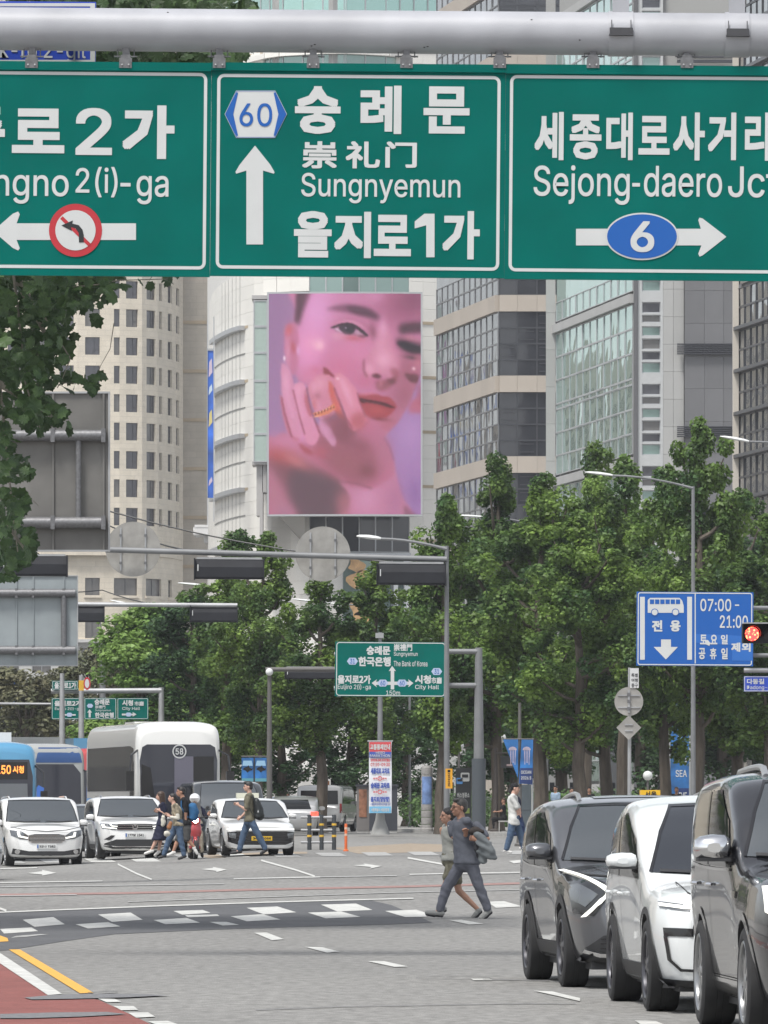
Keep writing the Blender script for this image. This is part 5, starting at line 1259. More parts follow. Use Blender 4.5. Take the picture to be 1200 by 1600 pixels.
def leaves_np(name, centers, radii, per, size, mat, seed=1, flat=.8, up=.4):
    """many small folded leaves spread through clumps; one mesh"""
    rg = np.random.RandomState(seed); C_ = np.repeat(centers, per, 0); Rr = np.repeat(radii, per, 0); n = len(C_)
    d = rg.normal(size=(n, 3)); d /= np.linalg.norm(d, axis=1, keepdims=True); rad = rg.uniform(.35, 1.08, (n, 1))**.55
    p = C_+d*rad*Rr
    nrm = d*.7+rg.normal(size=(n, 3))*.55+np.array([0, 0, up]); nrm /= np.linalg.norm(nrm, axis=1, keepdims=True)
    a = np.cross(nrm, rg.normal(size=(n, 3))); a /= np.linalg.norm(a, axis=1, keepdims=True); b = np.cross(nrm, a)
    s = size*rg.uniform(.6, 1.3, (n, 1))
    v = np.stack([p-a*s*.5, p+b*s*.42+nrm*s*.12, p+a*s*.55, p-b*s*.42+nrm*s*.12], 1).reshape(-1, 3)
    me = bpy.data.meshes.new(name); me.vertices.add(4*n); me.vertices.foreach_set('co', v.ravel()); me.loops.add(4*n); me.loops.foreach_set('vertex_index', np.arange(4*n)); me.polygons.add(n)
    me.polygons.foreach_set('loop_start', np.arange(0, 4*n, 4)); me.polygons.foreach_set('loop_total', np.full(n, 4)); me.update(calc_edges=True); me.materials.append(mat); return me
def limb_mesh(name, segs, mat):
    mb = MB()
    for pts, r0, r1 in segs:
        k = len(pts); mb.tube(pts, [r0+(r1-r0)*i/(k-1) for i in range(k)], 8)
    return mb.mesh(name, mat, True)
def ginkgo_variant(seed, H=14.0, wmax=1.9, zc=3.9, mat=None, lean=0, per=190, nl=17, leaf=.16, top=.5):
    rg = random.Random(seed); segs = []; cen = []; rad = []
    tp = [(lean*(z/H)**2+rg.uniform(-.08,.08), rg.uniform(-.08,.08), z) for z in [H*.94*i/9 for i in range(10)]]
    tp[0] = (0, 0, -.1); segs.append((tp, .27, .05)); segs.append(([(0,0,-.1),(0,0,.5)], .36, .26))
    prof_ = lambda z: wmax*max(.12, math.sin(PI*min(1, max(0, (z-zc*.7)/(H-zc*.7)))**.8))**.75
    for i in range(nl):
        z0 = zc*.75+(H*.9-zc)*(i+rg.random())/nl; a = rg.random()*2*PI; L = rg.uniform(.55, 1.3)*prof_(min(H, z0+1.2)); rise = rg.uniform(1.0, 2.2)
        b0 = Vector(tp[min(9, int(z0/(H*.94)*9))]); b0.z = z0; pts = [b0]
        for k in range(1, 5): q = k/4; pts.append(b0+Vector((math.cos(a)*L*q**.8, math.sin(a)*L*q**.8, rise*q**1.3)))
        segs.append((pts, .09, .02))
        for k in (2, 3, 4):
            for _ in range(2):
                r_ = rg.uniform(.26, .62)*(1.1 if z0 < H*.6 else .85); cen.append(pts[k]+Vector((rg.gauss(0,.34), rg.gauss(0,.34), rg.gauss(0,.35)))); rad.append((r_, r_, r_*rg.uniform(.85, 1.3)))
    z = zc
    while z < H:
        r_ = rg.uniform(.38, .62)*(1 if z < H*.75 else .75); w_ = prof_(z)*rg.uniform(.0, .75); a = rg.random()*2*PI; x = lean*(z/H)**2
        cen.append(Vector((x+math.cos(a)*w_, math.sin(a)*w_, z))); rad.append((r_, r_, r_*1.15)); z += .5
    for k in range(3): cen.append(Vector((lean+rg.gauss(0,.15), rg.gauss(0,.15), H-.3-k*.35))); rad.append((top*.6, top*.6, top))
    cn = np.array([tuple(c) for c in cen]); rd = np.array(rad)
    return limb_mesh('trunk', segs, bark), leaves_np('crown', cn, rd, per, leaf, mat or ginkgo, seed, up=.5)
GV = [ginkgo_variant(11), ginkgo_variant(12, wmax=2.3, lean=.4), ginkgo_variant(13, wmax=1.5, lean=-.3, top=.7), ginkgo_variant(14, wmax=2.6, zc=4.4, nl=20), ginkgo_variant(15, wmax=1.7, zc=5, nl=13, per=200)]
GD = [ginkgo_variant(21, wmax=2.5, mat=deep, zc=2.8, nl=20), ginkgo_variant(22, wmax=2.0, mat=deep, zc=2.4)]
def tree(variant, px, d, top, label, wx=1.0, group='street trees along the road', h0=.13, rz=None, name='street_tree', cat='tree', H=14.0):
    tr, cr = variant; x = (px-600)/F*d; g = gz(x, d)+h0; h = EYE+(HY-top)*d/F-g; t = thing(name, (x, d, g), label, cat, group)
    s = h/H; t.scale = (wx, wx, s); t.rotation_euler[2] = rz if rz is not None else R.random()*6.28
    put('trunk', tr, t); c = put('crown', cr, t); c['kind'] = 'stuff'; return t
# right-hand row and its second rank
for v, px, d, top, wx, lb in (
    (GV[2], 690, 262, 786, .9, 'slender ginkgo just right of the tall signal mast'),
    (GV[1], 776, 268, 722, 1.05, 'ginkgo standing before the banded office block, left of the thick cluster'),
    (GV[0], 843, 252, 748, 1.1, 'ginkgo with bare trunk right of the jellyfish banners'),
    (GV[2], 917, 275, 706, .8, 'ginkgo whose single bare shoot rises above its neighbours'),
    (GV[3], 905, 247, 805, 1.0, 'bright leafy ginkgo in the middle of the right row'),
    (GV[1], 946, 256, 770, .95, 'ginkgo with thick leaning trunk behind the grey car'),
    (GV[4], 975, 266, 716, 1.0, 'ginkgo behind the round sign back pole'),
    (GV[0], 1038, 262, 735, .95, 'ginkgo left of the street lamp pole'),
    (GV[3], 1092, 250, 662, .92, 'tallest ginkgo with open branching at the upper right'),
    (GV[1], 1150, 258, 792, 1.0, 'ginkgo behind the blue bus lane sign'),
    (GV[0], 1205, 246, 806, 1.1, 'ginkgo cut by the right edge of the picture')):
    tree(v, px, d, top, lb, wx)
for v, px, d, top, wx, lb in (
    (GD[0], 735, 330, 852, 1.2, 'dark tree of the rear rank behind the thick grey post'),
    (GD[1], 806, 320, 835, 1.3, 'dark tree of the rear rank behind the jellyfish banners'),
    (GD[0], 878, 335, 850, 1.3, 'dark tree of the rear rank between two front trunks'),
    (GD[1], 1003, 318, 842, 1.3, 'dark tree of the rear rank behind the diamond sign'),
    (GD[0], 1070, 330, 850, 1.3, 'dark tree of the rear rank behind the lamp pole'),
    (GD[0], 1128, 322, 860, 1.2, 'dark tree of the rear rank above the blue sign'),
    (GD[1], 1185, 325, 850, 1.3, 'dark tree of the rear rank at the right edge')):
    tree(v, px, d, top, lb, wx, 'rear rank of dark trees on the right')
for v, px, d, top, wx, lb in (
    (GD[1], 300, 290, 935, 1.0, 'dark ginkgo left of the two small signal boxes'),
    (GV[2], 352, 285, 842, 1.0, 'ginkgo rising left of the second signal box on the arm'),
    (GV[1], 404, 272, 838, .85, 'narrow ginkgo with tuft above the long mast arm'),
    (GD[0], 440, 300, 985, 1.0, 'low dark tree left of the green distance sign'),
    (GV[4], 500, 268, 902, .95, 'ginkgo behind the round disc in mid picture'),
    (GV[0], 588, 280, 876, .95, 'ginkgo right above the green distance sign'),
    (GD[0], 548, 300, 975, 1.0, 'dark tree behind the marathon banner'),
    (GD[1], 636, 310, 1040, .9, 'small dark tree right of the marathon banner'),
    (GD[1], 352, 310, 1010, 1.2, 'dark tree behind the white coach')):
    tree(v, px, d, top, lb, wx, 'ginkgo trees left of the tall mast')
def round_tree(seed, H, W, zc, mat, per=260, n=60, leaf=.2):
    rg = random.Random(seed); segs = [([(0,0,-.1),(0,0,zc),(.1,0,H*.7)], .2, .06)]; cen = []; rad = []
    for i in range(n):
        a = rg.random()*2*PI; q = rg.random(); z = zc+(H-zc)*q; w_ = W*math.sqrt(max(.02, 1-(2*q-.8)**2/1.5))*rg.uniform(.3, 1); c = Vector((math.cos(a)*w_, math.sin(a)*w_, z)); cen.append(tuple(c)); r_ = rg.uniform(.5, .95); rad.append((r_, r_, r_*.6))
        if i % 4 == 0: segs.append(([(0,0,z*.6), tuple(c*.6+Vector((0,0,z*.32))), tuple(c)], .07, .02))
    return limb_mesh('trunk', segs, bark), leaves_np('crown', np.array(cen), np.array(rad), per, leaf, mat, seed, up=.9)
for i, (x, y, v) in enumerate(((-27,190,GD[0]),(-31,222,GV[3]),(-38,205,GD[1]),(-37,260,GD[0]),(-47,240,GV[1]),(-30,165,GD[1]))):  # unseen trees added so the car sides reflect dark foliage
    tree(v, 600+x*F/y, y, 820-20*i, ['first','second','third','fourth','fifth','sixth'][i]+' unseen street tree added beyond the left edge for the car sides to mirror', 1.2, 'unseen trees added for reflections', h0=0)
RT = round_tree(5, 10, 2.6, 2, bright, n=90); tree(RT, 236, 300, 952, 'fresh light green tree behind the coaches', 1.15, None, H=10); tree(RT, 268, 315, 1010, 'second fresh green tree partly behind dark ginkgo', 1.0, None, H=10)
PT = round_tree(6, 8, 2.4, 3.2, needle, per=200, n=34, leaf=.22)
for px, d, top, wx, lb in ((40,330,1045,1.1,'sparse brownish pine left of the far green signs'), (88,350,1040,.9,'thin pine behind the far green signs'), (150,380,1010,1.0,'pine in front of the low pale building'), (195,340,1020,.8,'pine beside the fresh green tree'), (5,340,1075,.9,'pine at the left edge behind the blue bus')):
    tree(PT, px, d, top, lb, wx, 'pines in front of the hotel', H=8, name='pine_tree')
# hedges and shrubs under the right row
def hedge():
    rg = random.Random(4); cen = []; rad = []
    for i in range(260):
        px = rg.uniform(640, 1230); d = rg.uniform(290, 330); x = (px-600)/F*d
        if 690 < px < 760 and rg.random() < .7: continue
        cen.append((x, d, gz(x, d)+.4+rg.uniform(0, .9))); r_ = rg.uniform(.5, .9); rad.append((r_, r_, r_*.8))
    me = leaves_np('shrub_bank', np.array(cen), np.array(rad), 110, .17, hedge_leaf, 8, up=.8); o = put('shrub_bank', me); tag(o, 'low green shrubs massed under the right row of trees', 'shrubs', None, 'stuff')
hedge()
# ---- near plane tree reaching in from the left
def plane_leaf_mesh():
    out = [(0,-.52),(.12,-.40),(.40,-.38),(.42,-.14),(.58,.12),(.36,.20),(.30,.40),(.14,.44),(.02,.62),(-.14,.42),(-.32,.38),(-.36,.18),(-.56,.10),(-.42,-.14),(-.40,-.40),(-.12,-.40)]
    v = [(0, 0, .0)]+[(x, y, -.10*abs(x)-.08*max(0, abs(y)-.3)+(.04 if i % 2 else 0)) for i, (x, y) in enumerate(out)]; n = len(out)
    return v, [(0, i+1, (i+1) % n+1) for i in range(n)]
def plane():
    D0 = 92.0; x0 = -11.6; g = gz(x0, D0)+.13; t = thing('plane_tree', (x0, D0, g), 'plane tree with large dark leaves hanging in at the upper left', 'tree')
    at = lambda px, py, d: P(px, py, d)-Vector((x0, D0, g))
    rg = random.Random(9); segs = [([(0,0,-.1),(.1,0,3),(0,.1,6)], .34, .26)]
    def br(pts, r0, r1): segs.append(([Vector(p) for p in pts], r0, r1))
    br([(0,.1,6), at(-420,300,92), at(-150,330,92), at(20,420,92), at(70,520,92)], .2, .03)
    br([(0,.1,6), at(-400,500,93), at(-120,560,92.5), at(0,600,92), at(80,650,91.5)], .14, .02)
    br([(0,.05,5), at(-420,760,92), at(-150,760,92), at(-10,790,92), at(40,860,92)], .12, .015)
    br([(0,.1,6), at(-300,80,92), at(0,60,92), at(200,50,92), at(380,70,93)], .2, .03)
    br([(0,.1,6), (-.3,0,9), (0,.3,13)], .25, .06)
    for pts, r in (([(60,480),(110,560),(95,598),(140,600)], .012), ([(178,505),(172,545),(158,570),(150,590)], .006), ([(100,450),(150,445),(185,438),(265,436)], .012), ([(20,420),(30,500),(40,600),(62,668)], .02), ([(0,600),(10,700),(20,800),(30,880)], .018), ([(0,780),(40,772),(60,790)], .008), ([(20,785),(44,778),(52,765)], .004)):
        br([at(x, y, 91) for x, y in pts], r, r*.4)
    put('trunk', limb_mesh('trunk', segs, bark_p), t)
    lv, lf = plane_leaf_mesh(); leaf_me = bpy.data.meshes.new('leaf'); leaf_me.from_pydata(lv, [], lf); leaf_me.materials.append(plane_leaf)
    vis = [(40,462,115,42,150),(120,450,62,34,75),(176,440,22,18,14),(45,530,72,62,150),(25,600,52,52,90),(108,592,22,14,8),(140,600,16,10,6),(62,644,40,26,48),(12,690,16,28,18),(28,734,26,20,22),(16,790,26,28,40),(22,850,34,38,70),(8,895,22,12,14),(262,438,10,7,3),(-20,620,40,260,150)]
    spots = []
    for cx, cy, rx, ry, n in vis:
        for _ in range(int(n*1.6)):
            a = rg.random()*2*PI; q = math.sqrt(rg.random()); spots.append((cx+rx*q*math.cos(a), cy+ry*q*math.sin(a), rg.uniform(89.5, 94), rg.uniform(.12, .19)))
    for cx, cy, n in ((152,592,3),(146,606,3),(100,604,3),(84,596,4),(186,443,3),(232,441,3),(272,436,2),(148,500,2),(60,672,4),(100,662,4)):
        for _ in range(n): spots.append((cx+rg.gauss(0,7), cy+rg.gauss(0,6), rg.uniform(90.5, 91.5), rg.uniform(.12, .19)))
    top = []  # crown leaves, with unseen ones added overhead to shade the lower branches
    for cx, cy, rx, ry, n in ((270,40,140,75,650),(180,40,90,60,300),(60,250,200,190,900),(-150,350,220,300,900),(-150,-60,500,150,2200),(200,-60,220,80,700),(330,88,60,14,120)):
        for _ in range(n):
            a = rg.random()*2*PI; q = math.sqrt(rg.random()); top.append((cx+rx*q*math.cos(a), cy+ry*q*math.sin(a), rg.uniform(87.5, 97), rg.uniform(.14, .22)))
    spots = [s_ for s_ in spots if s_[0] > -12 and s_[1] > 425 or rg.random() < .6]; spots.sort(key=lambda s_: s_[2]-(3 if s_[0] > 0 else 0))
    def orient():
        nrm = Vector((rg.gauss(0,.6), -abs(rg.gauss(.5,.5)), rg.gauss(.55,.5))).normalized(); q = nrm.to_track_quat('Z', 'Y').to_matrix(); return q @ Matrix.Rotation(rg.choice([PI, PI*.8, PI*1.2])+rg.gauss(0,.7), 3, 'Z')
    inview = [s_ for s_ in spots if s_[0] > -8 and s_[1] > 430][:290]; ids = set(id(s_) for s_ in inview)
    for s_ in inview:
        o = put('leaf', leaf_me, t, at(*s_[:3])); o.rotation_euler = orient().to_euler(); o.scale = (s_[3],)*3
    V = []; Fc = []
    for s_ in [q for q in spots if id(q) not in ids]+top:
        m = orient(); c = at(*s_[:3]); b = len(V); V += [tuple(m @ (Vector(p)*s_[3])+c) for p in lv]; Fc += [tuple(i+b for i in f) for f in lf]
    me = bpy.data.meshes.new('foliage'); me.from_pydata(V, [], Fc); me.materials.append(plane_leaf); put('foliage', me, t)['kind'] = 'stuff'
plane()
# ================================================================= VEHICLES
def paint(name, col, metal=.0, rough=.3, coat=1.0): return M(name, col, rough, metal=metal, coat=coat, spec=.5)
car_glass = M('car_glass', (.035,.042,.046), .03, spec=.7); car_glass.node_tree.nodes['Principled BSDF'].inputs['IOR'].default_value = 2.1; side_glass = M('side_glass', (.012,.013,.015), .05, spec=.3)
plastic = M('black_plastic', (.022,.022,.024), .6); gloss_black = M('gloss_black', (.012,.012,.014), .12, spec=.6); chrome = M('chrome', (.75,.75,.76), .12, metal=1)
rubber = M('tyre_rubber', (.022,.022,.023), .85, var=.15, scale=12); alloy = M('alloy_rim', (.34,.345,.35), .28, metal=.85); alloy_dk = M('dark_alloy_rim', (.10,.10,.11), .3, metal=.8)
lamp_glass = M('headlamp_glass', (.16,.17,.18), .06, metal=.6, spec=.9); lamp_dark = M('headlamp_dark', (.03,.032,.036), .08, metal=.3, spec=.9)
drl = M('running_light', (.6,.6,.56), .3, emit=.45, ecol=(1,.97,.88)); amber = M('amber_lamp', (.8,.3,.02), .3, emit=1.5, ecol=(1,.55,.12)); tail_red = M('tail_lamp_lit', (.5,.01,.01), .3, emit=1.6, ecol=(1,.05,.03)); tail_off = M('tail_lamp', (.22,.01,.012), .2, spec=.8)
plate_w = M('number_plate', (.62,.63,.62), .4); plate_y = M('yellow_plate', (.62,.38,.02), .4); seam = M('panel_gap', (.01,.01,.01), .8)
TMP = bpy.data.scenes.new('workbench')
def evaluated(me, mods):
    """run modifiers in a scratch scene and return the finished mesh"""
    o = bpy.data.objects.new('work', me); TMP.collection.objects.link(o); extra = []
    for kind, kw in mods:
        md = o.modifiers.new(kind, kind)
        for k, v in kw.items():
            if k == 'cutter': c = bpy.data.objects.new('cut', v); TMP.collection.objects.link(c); extra.append(c); md.object = c
            else: setattr(md, k, v)
    vl = TMP.view_layers[0]; vl.update(); dg = vl.depsgraph
    out = bpy.data.meshes.new_from_object(o.evaluated_get(dg))
    for q in [o]+extra: bpy.data.objects.remove(q)
    return out
def pchip(xs, ys, x):
    xs = np.array(xs, float); ys = np.array(ys, float); h = np.diff(xs); dl = np.diff(ys)/h; m = np.zeros(len(xs)); m[0], m[-1] = dl[0], dl[-1]
    for i in range(1, len(xs)-1): m[i] = 0 if dl[i-1]*dl[i] <= 0 else 2/(1/dl[i-1]+1/dl[i])
    x = np.clip(x, xs[0], xs[-1]); i = np.clip(np.searchsorted(xs, x)-1, 0, len(h)-1); t = (x-xs[i])/h[i]
    return (2*t**3-3*t**2+1)*ys[i]+(t**3-2*t**2+t)*h[i]*m[i]+(-2*t**3+3*t**2)*ys[i+1]+(t**3-t**2)*h[i]*m[i+1]
def chaikin(p, n=2):
    for _ in range(n):
        q = [p[0]]
        for a, b in zip(p[:-1], p[1:]): q += [a*.78+b*.22, a*.22+b*.78]
        p = q+[p[-1]]
    return p
def loft_body(st, n=60, near=None):
    """st: rows of station values y, then (w,z) pairs from the sill round to the roof centre"""
    st = np.array(st, float); ys = st[:, 0]; L = ys[-1]
    u = np.linspace(0, 1, n); yy = np.unique(np.concatenate([L*u, ys, ys[0]+np.array([.008, .02, .04, .07, .1, .16, .22]), [L-.02, L-.05, L-.1]]))
    cols = [pchip(ys, st[:, k], yy) for k in range(1, st.shape[1])]
    V = []; Fc = []; m = None
    for i in range(len(yy)):
        pr = [np.array([cols[2*k][i], cols[2*k+1][i]]) for k in range(len(cols)//2)]; pr = chaikin(pr)
        half = [(p[0], yy[i], p[1]) for p in pr]; full = half+[(-x, y, z) for x, y, z in half[::-1][1:-1]] if abs(half[-1][0]) < 1e-6 else half
        full = half[:-1]+[(0, yy[i], half[-1][2])]+[(-x, y, z) for x, y, z in half[:-1][::-1][:-1]] ; m = len(full); V += full
    for i in range(len(yy)-1):
        for k in range(m): a = i*m+k; b = i*m+(k+1) % m; Fc.append((a, a+m, b+m, b))
    Fc.append(tuple(range(m))); Fc.append(tuple(range((len(yy)-1)*m, len(yy)*m))[::-1])
    me = bpy.data.meshes.new('body'); me.from_pydata(V, [], Fc)
    bm = bmesh.new(); bm.from_mesh(me); bmesh.ops.recalc_face_normals(bm, faces=bm.faces); bm.to_mesh(me); bm.free(); return me
def shade(me, ang=38):
    me.polygons.foreach_set('use_smooth', [True]*len(me.polygons))
    try: me.set_sharp_from_angle(angle=math.radians(ang))
    except Exception: pass
def bvh_of(me): return BVHTree.FromPolygons([tuple(v.co) for v in me.vertices], [tuple(p.vertices) for p in me.polygons])
class Proj:
    """lays outlines onto a body, seen from the front (x,z), the back or one side (y,z)"""
    def __init__(s, bvh, step=.06): s.b = bvh; s.st = step
    def patch(s, name, poly, mat, parent, view='front', off=.005, step=None, sm=True, group=None):
        v, f = poly_fill(poly, step or s.st); out = []
        for a, b in v:
            if view == 'front': o, d = Vector((a, -3, b)), Vector((0, 1, 0))
            elif view == 'back': o, d = Vector((a, 30, b)), Vector((0, -1, 0))
            elif view == 'left': o, d = Vector((-4, a, b)), Vector((1, 0, 0))
            elif view == 'top': o, d = Vector((a, b, 6)), Vector((0, 0, -1))
            else: o, d = Vector((4, a, b)), Vector((-1, 0, 0))
            h, nn, _, _ = s.b.ray_cast(o, d)
            if h is None: h, nn, _, _ = s.b.find_nearest(o+d*3 if view not in ('back',) else o-Vector((0, 24, 0)))
            if view == 'front': q = Vector((a, h.y, b))
            elif view == 'back': q = Vector((a, h.y, b))
            elif view == 'top': q = Vector((a, b, h.z))
            else: q = Vector((h.x, a, b))
            if nn.dot(d) > 0: nn = -nn
            out.append(q+nn*off)
        me = bpy.data.meshes.new(name); me.from_pydata(out, [], f); me.materials.append(mat)
        fl = sum((p.normal @ (Vector((0,-1,0)) if view == 'front' else Vector((0,1,0)) if view == 'back' else Vector((-1,0,0)) if view == 'left' else Vector((0,0,1)) if view == 'top' else Vector((1,0,0))) if False else p.normal.dot(Vector((0,-1,0)) if view == 'front' else Vector((0,1,0)) if view == 'back' else Vector((-1,0,0)) if view == 'left' else Vector((0,0,1)) if view == 'top' else Vector((1,0,0)))) for p in me.polygons)
        if fl < 0: me.flip_normals()
        if sm: shade(me, 60)
        return put(name, me, parent)
    def both(s, name, poly, mat, parent, **k):
        s.patch(name, poly, mat, parent, **k); s.patch(name, [(-a, b) for a, b in poly], mat, parent, **k)
    def sides(s, name, poly, mat, parent, **k):
        s.patch(name, poly, mat, parent, view='left', **k); s.patch(name, poly, mat, parent, view='right', **k)
    def strip(s, name, pts, w, mat, parent, view='front', off=.006):
        """a thin line (seam, trim) along pts"""
        up = []; dn = []
        for i, p in enumerate(pts):
            a = Vector(pts[max(0, i-1)]); b = Vector(pts[min(len(pts)-1, i+1)]); t = (b-a).normalized(); n_ = Vector((-t.y, t.x))*w/2; up.append((p[0]+n_.x, p[1]+n_.y)); dn.append((p[0]-n_.x, p[1]-n_.y))
        return s.patch(name, up+dn[::-1], mat, parent, view=view, off=off, step=.08 if s.st > .05 else .03)
def arc(cy, cz, r, a0, a1, n=14): return [(cy+r*math.cos(math.radians(a0+(a1-a0)*i/n)), cz+r*math.sin(math.radians(a0+(a1-a0)*i/n))) for i in range(n+1)]
WM = {}
def wheel(parent, x, y, r, w, rim_m, spokes=5, side=-1, rr=.66, twin=True):
    g = thing('wheel', (x, y, r), None, None); del_ = g; g.parent = parent; g.rotation_euler = (R.random()*6, 0, 0)
    key = (round(r, 3), round(w, 3), side, spokes, rim_m.name)
    if key not in WM:
        h = w/2; s = side; a = MB(); a.lathe([(r*rr, -h*.9), (r*.80, -h), (r*.93, -h*.97), (r*.985, -h*.86), (r, -h*.6), (r, -h*.2), (r*.992, -h*.19), (r*.992, -h*.15), (r, -h*.14), (r, h*.14), (r*.992, h*.15), (r*.992, h*.19), (r, h*.2), (r, h*.6), (r*.985, h*.86), (r*.93, h*.97), (r*.80, h), (r*rr, h*.9), (r*rr*.97, h*.5), (r*rr*.97, -h*.5)], 44, axis='x')
        a.f = a.f[:-2]; a.m = a.m[:-2]
        b = MB(); q = r*rr
        b.lathe([(q*1.01, s*h*.92), (q*.98, s*h*.98), (q*.93, s*h*.9), (q*.90, s*h*.3), (q*.90, -s*h*.6)], 44, axis='x'); b.f = b.f[:-2]; b.m = b.m[:-2]
        b.lathe([(q*.16, s*h*.9), (q*.22, s*h*.84), (q*.22, s*h*.2)], 20, axis='x')
        for i in range(spokes):
            for o in ((-.10, .10) if twin else (0,)):
                an = 2*PI*i/spokes; c1, s1 = math.cos(an+o*.4), math.sin(an+o*.4); c2, s2 = math.cos(an+o*1.6), math.sin(an+o*1.6); wd = q*(.055 if twin else .10)
                p1 = Vector((0, c1, s1))*q*.16; p2 = Vector((0, c2, s2))*q*.93; t = (p2-p1).normalized(); nn = Vector((0, -t.z, t.y))*wd; xo = s*h
                vv = []
                for p, xf in ((p1, .86), (p2, .80)):
                    for k in (-1, 1):
                        vv.append((xo*xf, *(p+nn*k)[1:])); 
                    for k in (-1, 1): vv.append((xo*(xf-.28), *(p+nn*k)[1:]))
                b.add(vv, [(0,1,5,4),(0,4,6,2),(1,3,7,5),(2,6,7,3)])
        d = MB(); d.lathe([(q*.90, s*h*.05), (q*.2, s*h*.1), (q*.1, s*h*.1)], 24, axis='x')
        WM[key] = (a.mesh('tyre', rubber, 40), b.mesh('rim', rim_m, 30), d.mesh('brake_disc', M('brake_dark', (.05,.05,.05), .5, metal=.5)))
    m = WM[key]; put('tyre', m[0], g); put('rim', m[1], g); put('brake_disc', m[2], g); return g
def mirror(parent, side, x, y, z, w, h, d, mat, mat2=plastic):
    mb = MB(); s = side; n = 12; vs = []
    for k, (yy, sc) in enumerate(((-d*.5, .35), (-d*.42, .72), (-d*.2, .95), (d*.2, 1.0), (d*.5, .97))):
        for i in range(n): a = 2*PI*i/n; c, q = math.cos(a), math.sin(a); c = abs(c)**.65*(1 if c > 0 else -1); q = abs(q)**.65*(1 if q > 0 else -1); vs.append((x+s*w*.5+c*w*.5*sc, y+yy, z+q*h*.5*sc*(1-.12*c*s)))
    mb.add(vs, [(k*n+i, k*n+(i+1) % n, (k+1)*n+(i+1) % n, (k+1)*n+i) for k in range(4) for i in range(n)]+[tuple(range(n)), tuple(range(4*n, 5*n))[::-1]])
    m = mb.mesh('mirror', mat, 50); bm = bmesh.new(); bm.from_mesh(m); bmesh.ops.recalc_face_normals(bm, faces=bm.faces); bm.to_mesh(m); bm.free(); o = put('mirror', m, parent)
    mb = MB(); mb.tube([(x+s*.03, y, z-h*.42), (x-s*.10, y+.04, z-h*.62)], [.035, .05], 8); mb.box(x+s*w*.06, x+s*w*.9, y-d*.40, y+d*.4, z-h*.50, z-h*.36); mb.build('mirror_foot', mat2, o)
    return o
def car(name, px, py_ground, d, rz, label, spec, color, cat='car', group=None, wheel_d=None):
    """spec: L,W(half),H,belt,hood, wheels (y front,y rear,r,w,track), station tweaks"""
    x = (px-600)/F*d; g = gz(x, d); t = thing(name, (x, d, g), label, cat, group, math.radians(rz))
    L, W, H = spec['L'], spec['W'], spec['H']; hz = spec['hood']; bz = spec['belt']; cow = spec.get('cowl', 1.15); wt = spec.get('wtop', 2.05); nose = spec.get('nose', hz-.14); zb = spec.get('zb', .2)
    re = spec.get('roofend', L-.75); tw = spec.get('tumble', .68); tail = spec.get('tail', .62); rw = W*tw
    def row(y, k, zt, ww, green=0, zb_=None, zsh=None):
        """k widths factor, zt centre top, green 0..1 how much greenhouse"""
        zb_ = zb if zb_ is None else zb_; zs = (zsh if zsh else (zt-.10)) if not green else bz
        lo = W*k*.93; mid = W*k; sh = W*k*.965
        if green: p5 = (W*(.965-.10*(1-green)) if green < 1 else W*.90-.02, bz+(zt-bz)*.45*1); p6 = (rw*(1.05 if green == 1 else 1.12), zt-.075); p7 = (rw*.62, zt-.015)
        else: p5 = (W*k*.86, zt-.045); p6 = (W*k*.6, zt-.018); p7 = (W*k*.3, zt-.004)
        zm = zb_+(zs-zb_)*.52
        return [y, 0, zb_, lo*.9, zb_, lo, zb_+.07, mid, zm, mid*.998, zm+(zs-zm)*.55, sh, zs, *p5, *p6, *p7, 0, zt]
    st = [row(0, .74, nose, 0, zb_=zb+.06, zsh=nose-.05), row(.05, .83, nose+.05, 0, zb_=zb+.02), row(.18, .915, hz-.06, 0), row(.45, .975, hz-.03, 0), row(.85, 1.0, hz, 0), row(cow-.02, 1.0, hz+.035, 0, zsh=bz-.02),
          row(cow+(wt-cow)*.5, 1.0, hz+.04+(H-.06-hz)*.56, .6), row(wt, 1.0, H-.05, 1), row(wt+.55, 1.0, H, 1), row(re-.4, .995, H-spec.get('slope', .04), 1), row(re, .985, H-spec.get('slope', .04)*2-.02, 1),
          row(L-.22*tail, .95, bz+(H-bz)*spec.get('rear', .35), .6), row(L-.04, .90, bz-.02, 0, zb_=zb+.06), row(L, .84, bz-.08, 0, zb_=zb+.12)]
    body = loft_body(st, spec.get('n', 50)); wy1, wy2, wr, ww, trk = spec['wheels']
    cut = MB()
    for yy in (wy1, wy2):
        for s in (-1, 1):
            n = 32; q = wr*spec.get('arch', 1.13); pts = [(yy+q*math.cos(2*PI*i/n), wr+q*math.sin(2*PI*i/n)) for i in range(n)]; x0, x1 = s*(trk-ww*.5-.12), s*(W+.3)
            if s > 0: x0, x1 = x0, x1
            v = [(x0, a, b) for a, b in pts]+[(x1, a, b) for a, b in pts]; cut.add(v, [tuple(range(n)), tuple(range(n, 2*n))[::-1]]+[(i, i+n, (i+1) % n+n, (i+1) % n) for i in range(n)])
    cm = cut.mesh('cut', plastic); bm = bmesh.new(); bm.from_mesh(cm); bmesh.ops.recalc_face_normals(bm, faces=bm.faces); bm.to_mesh(cm); bm.free()
    bv = bvh_of(body)
    body.materials.append(color); cm.materials.clear(); cm.materials.append(plastic)
    try: bm_ = evaluated(body, [('BOOLEAN', dict(operation='DIFFERENCE', solver='EXACT', material_mode='TRANSFER', cutter=cm))])
    except Exception: bm_ = body
    if len(bm_.polygons) < 100: bm_ = body
    shade(bm_, 35); put('body', bm_, t)
    for yy in (wy1, wy2):
        for s in (-1, 1): wheel(t, s*trk, yy, wr, ww, spec.get('rim', alloy), spec.get('spokes', 5), s, spec.get('rr', .68), spec.get('twin', True))
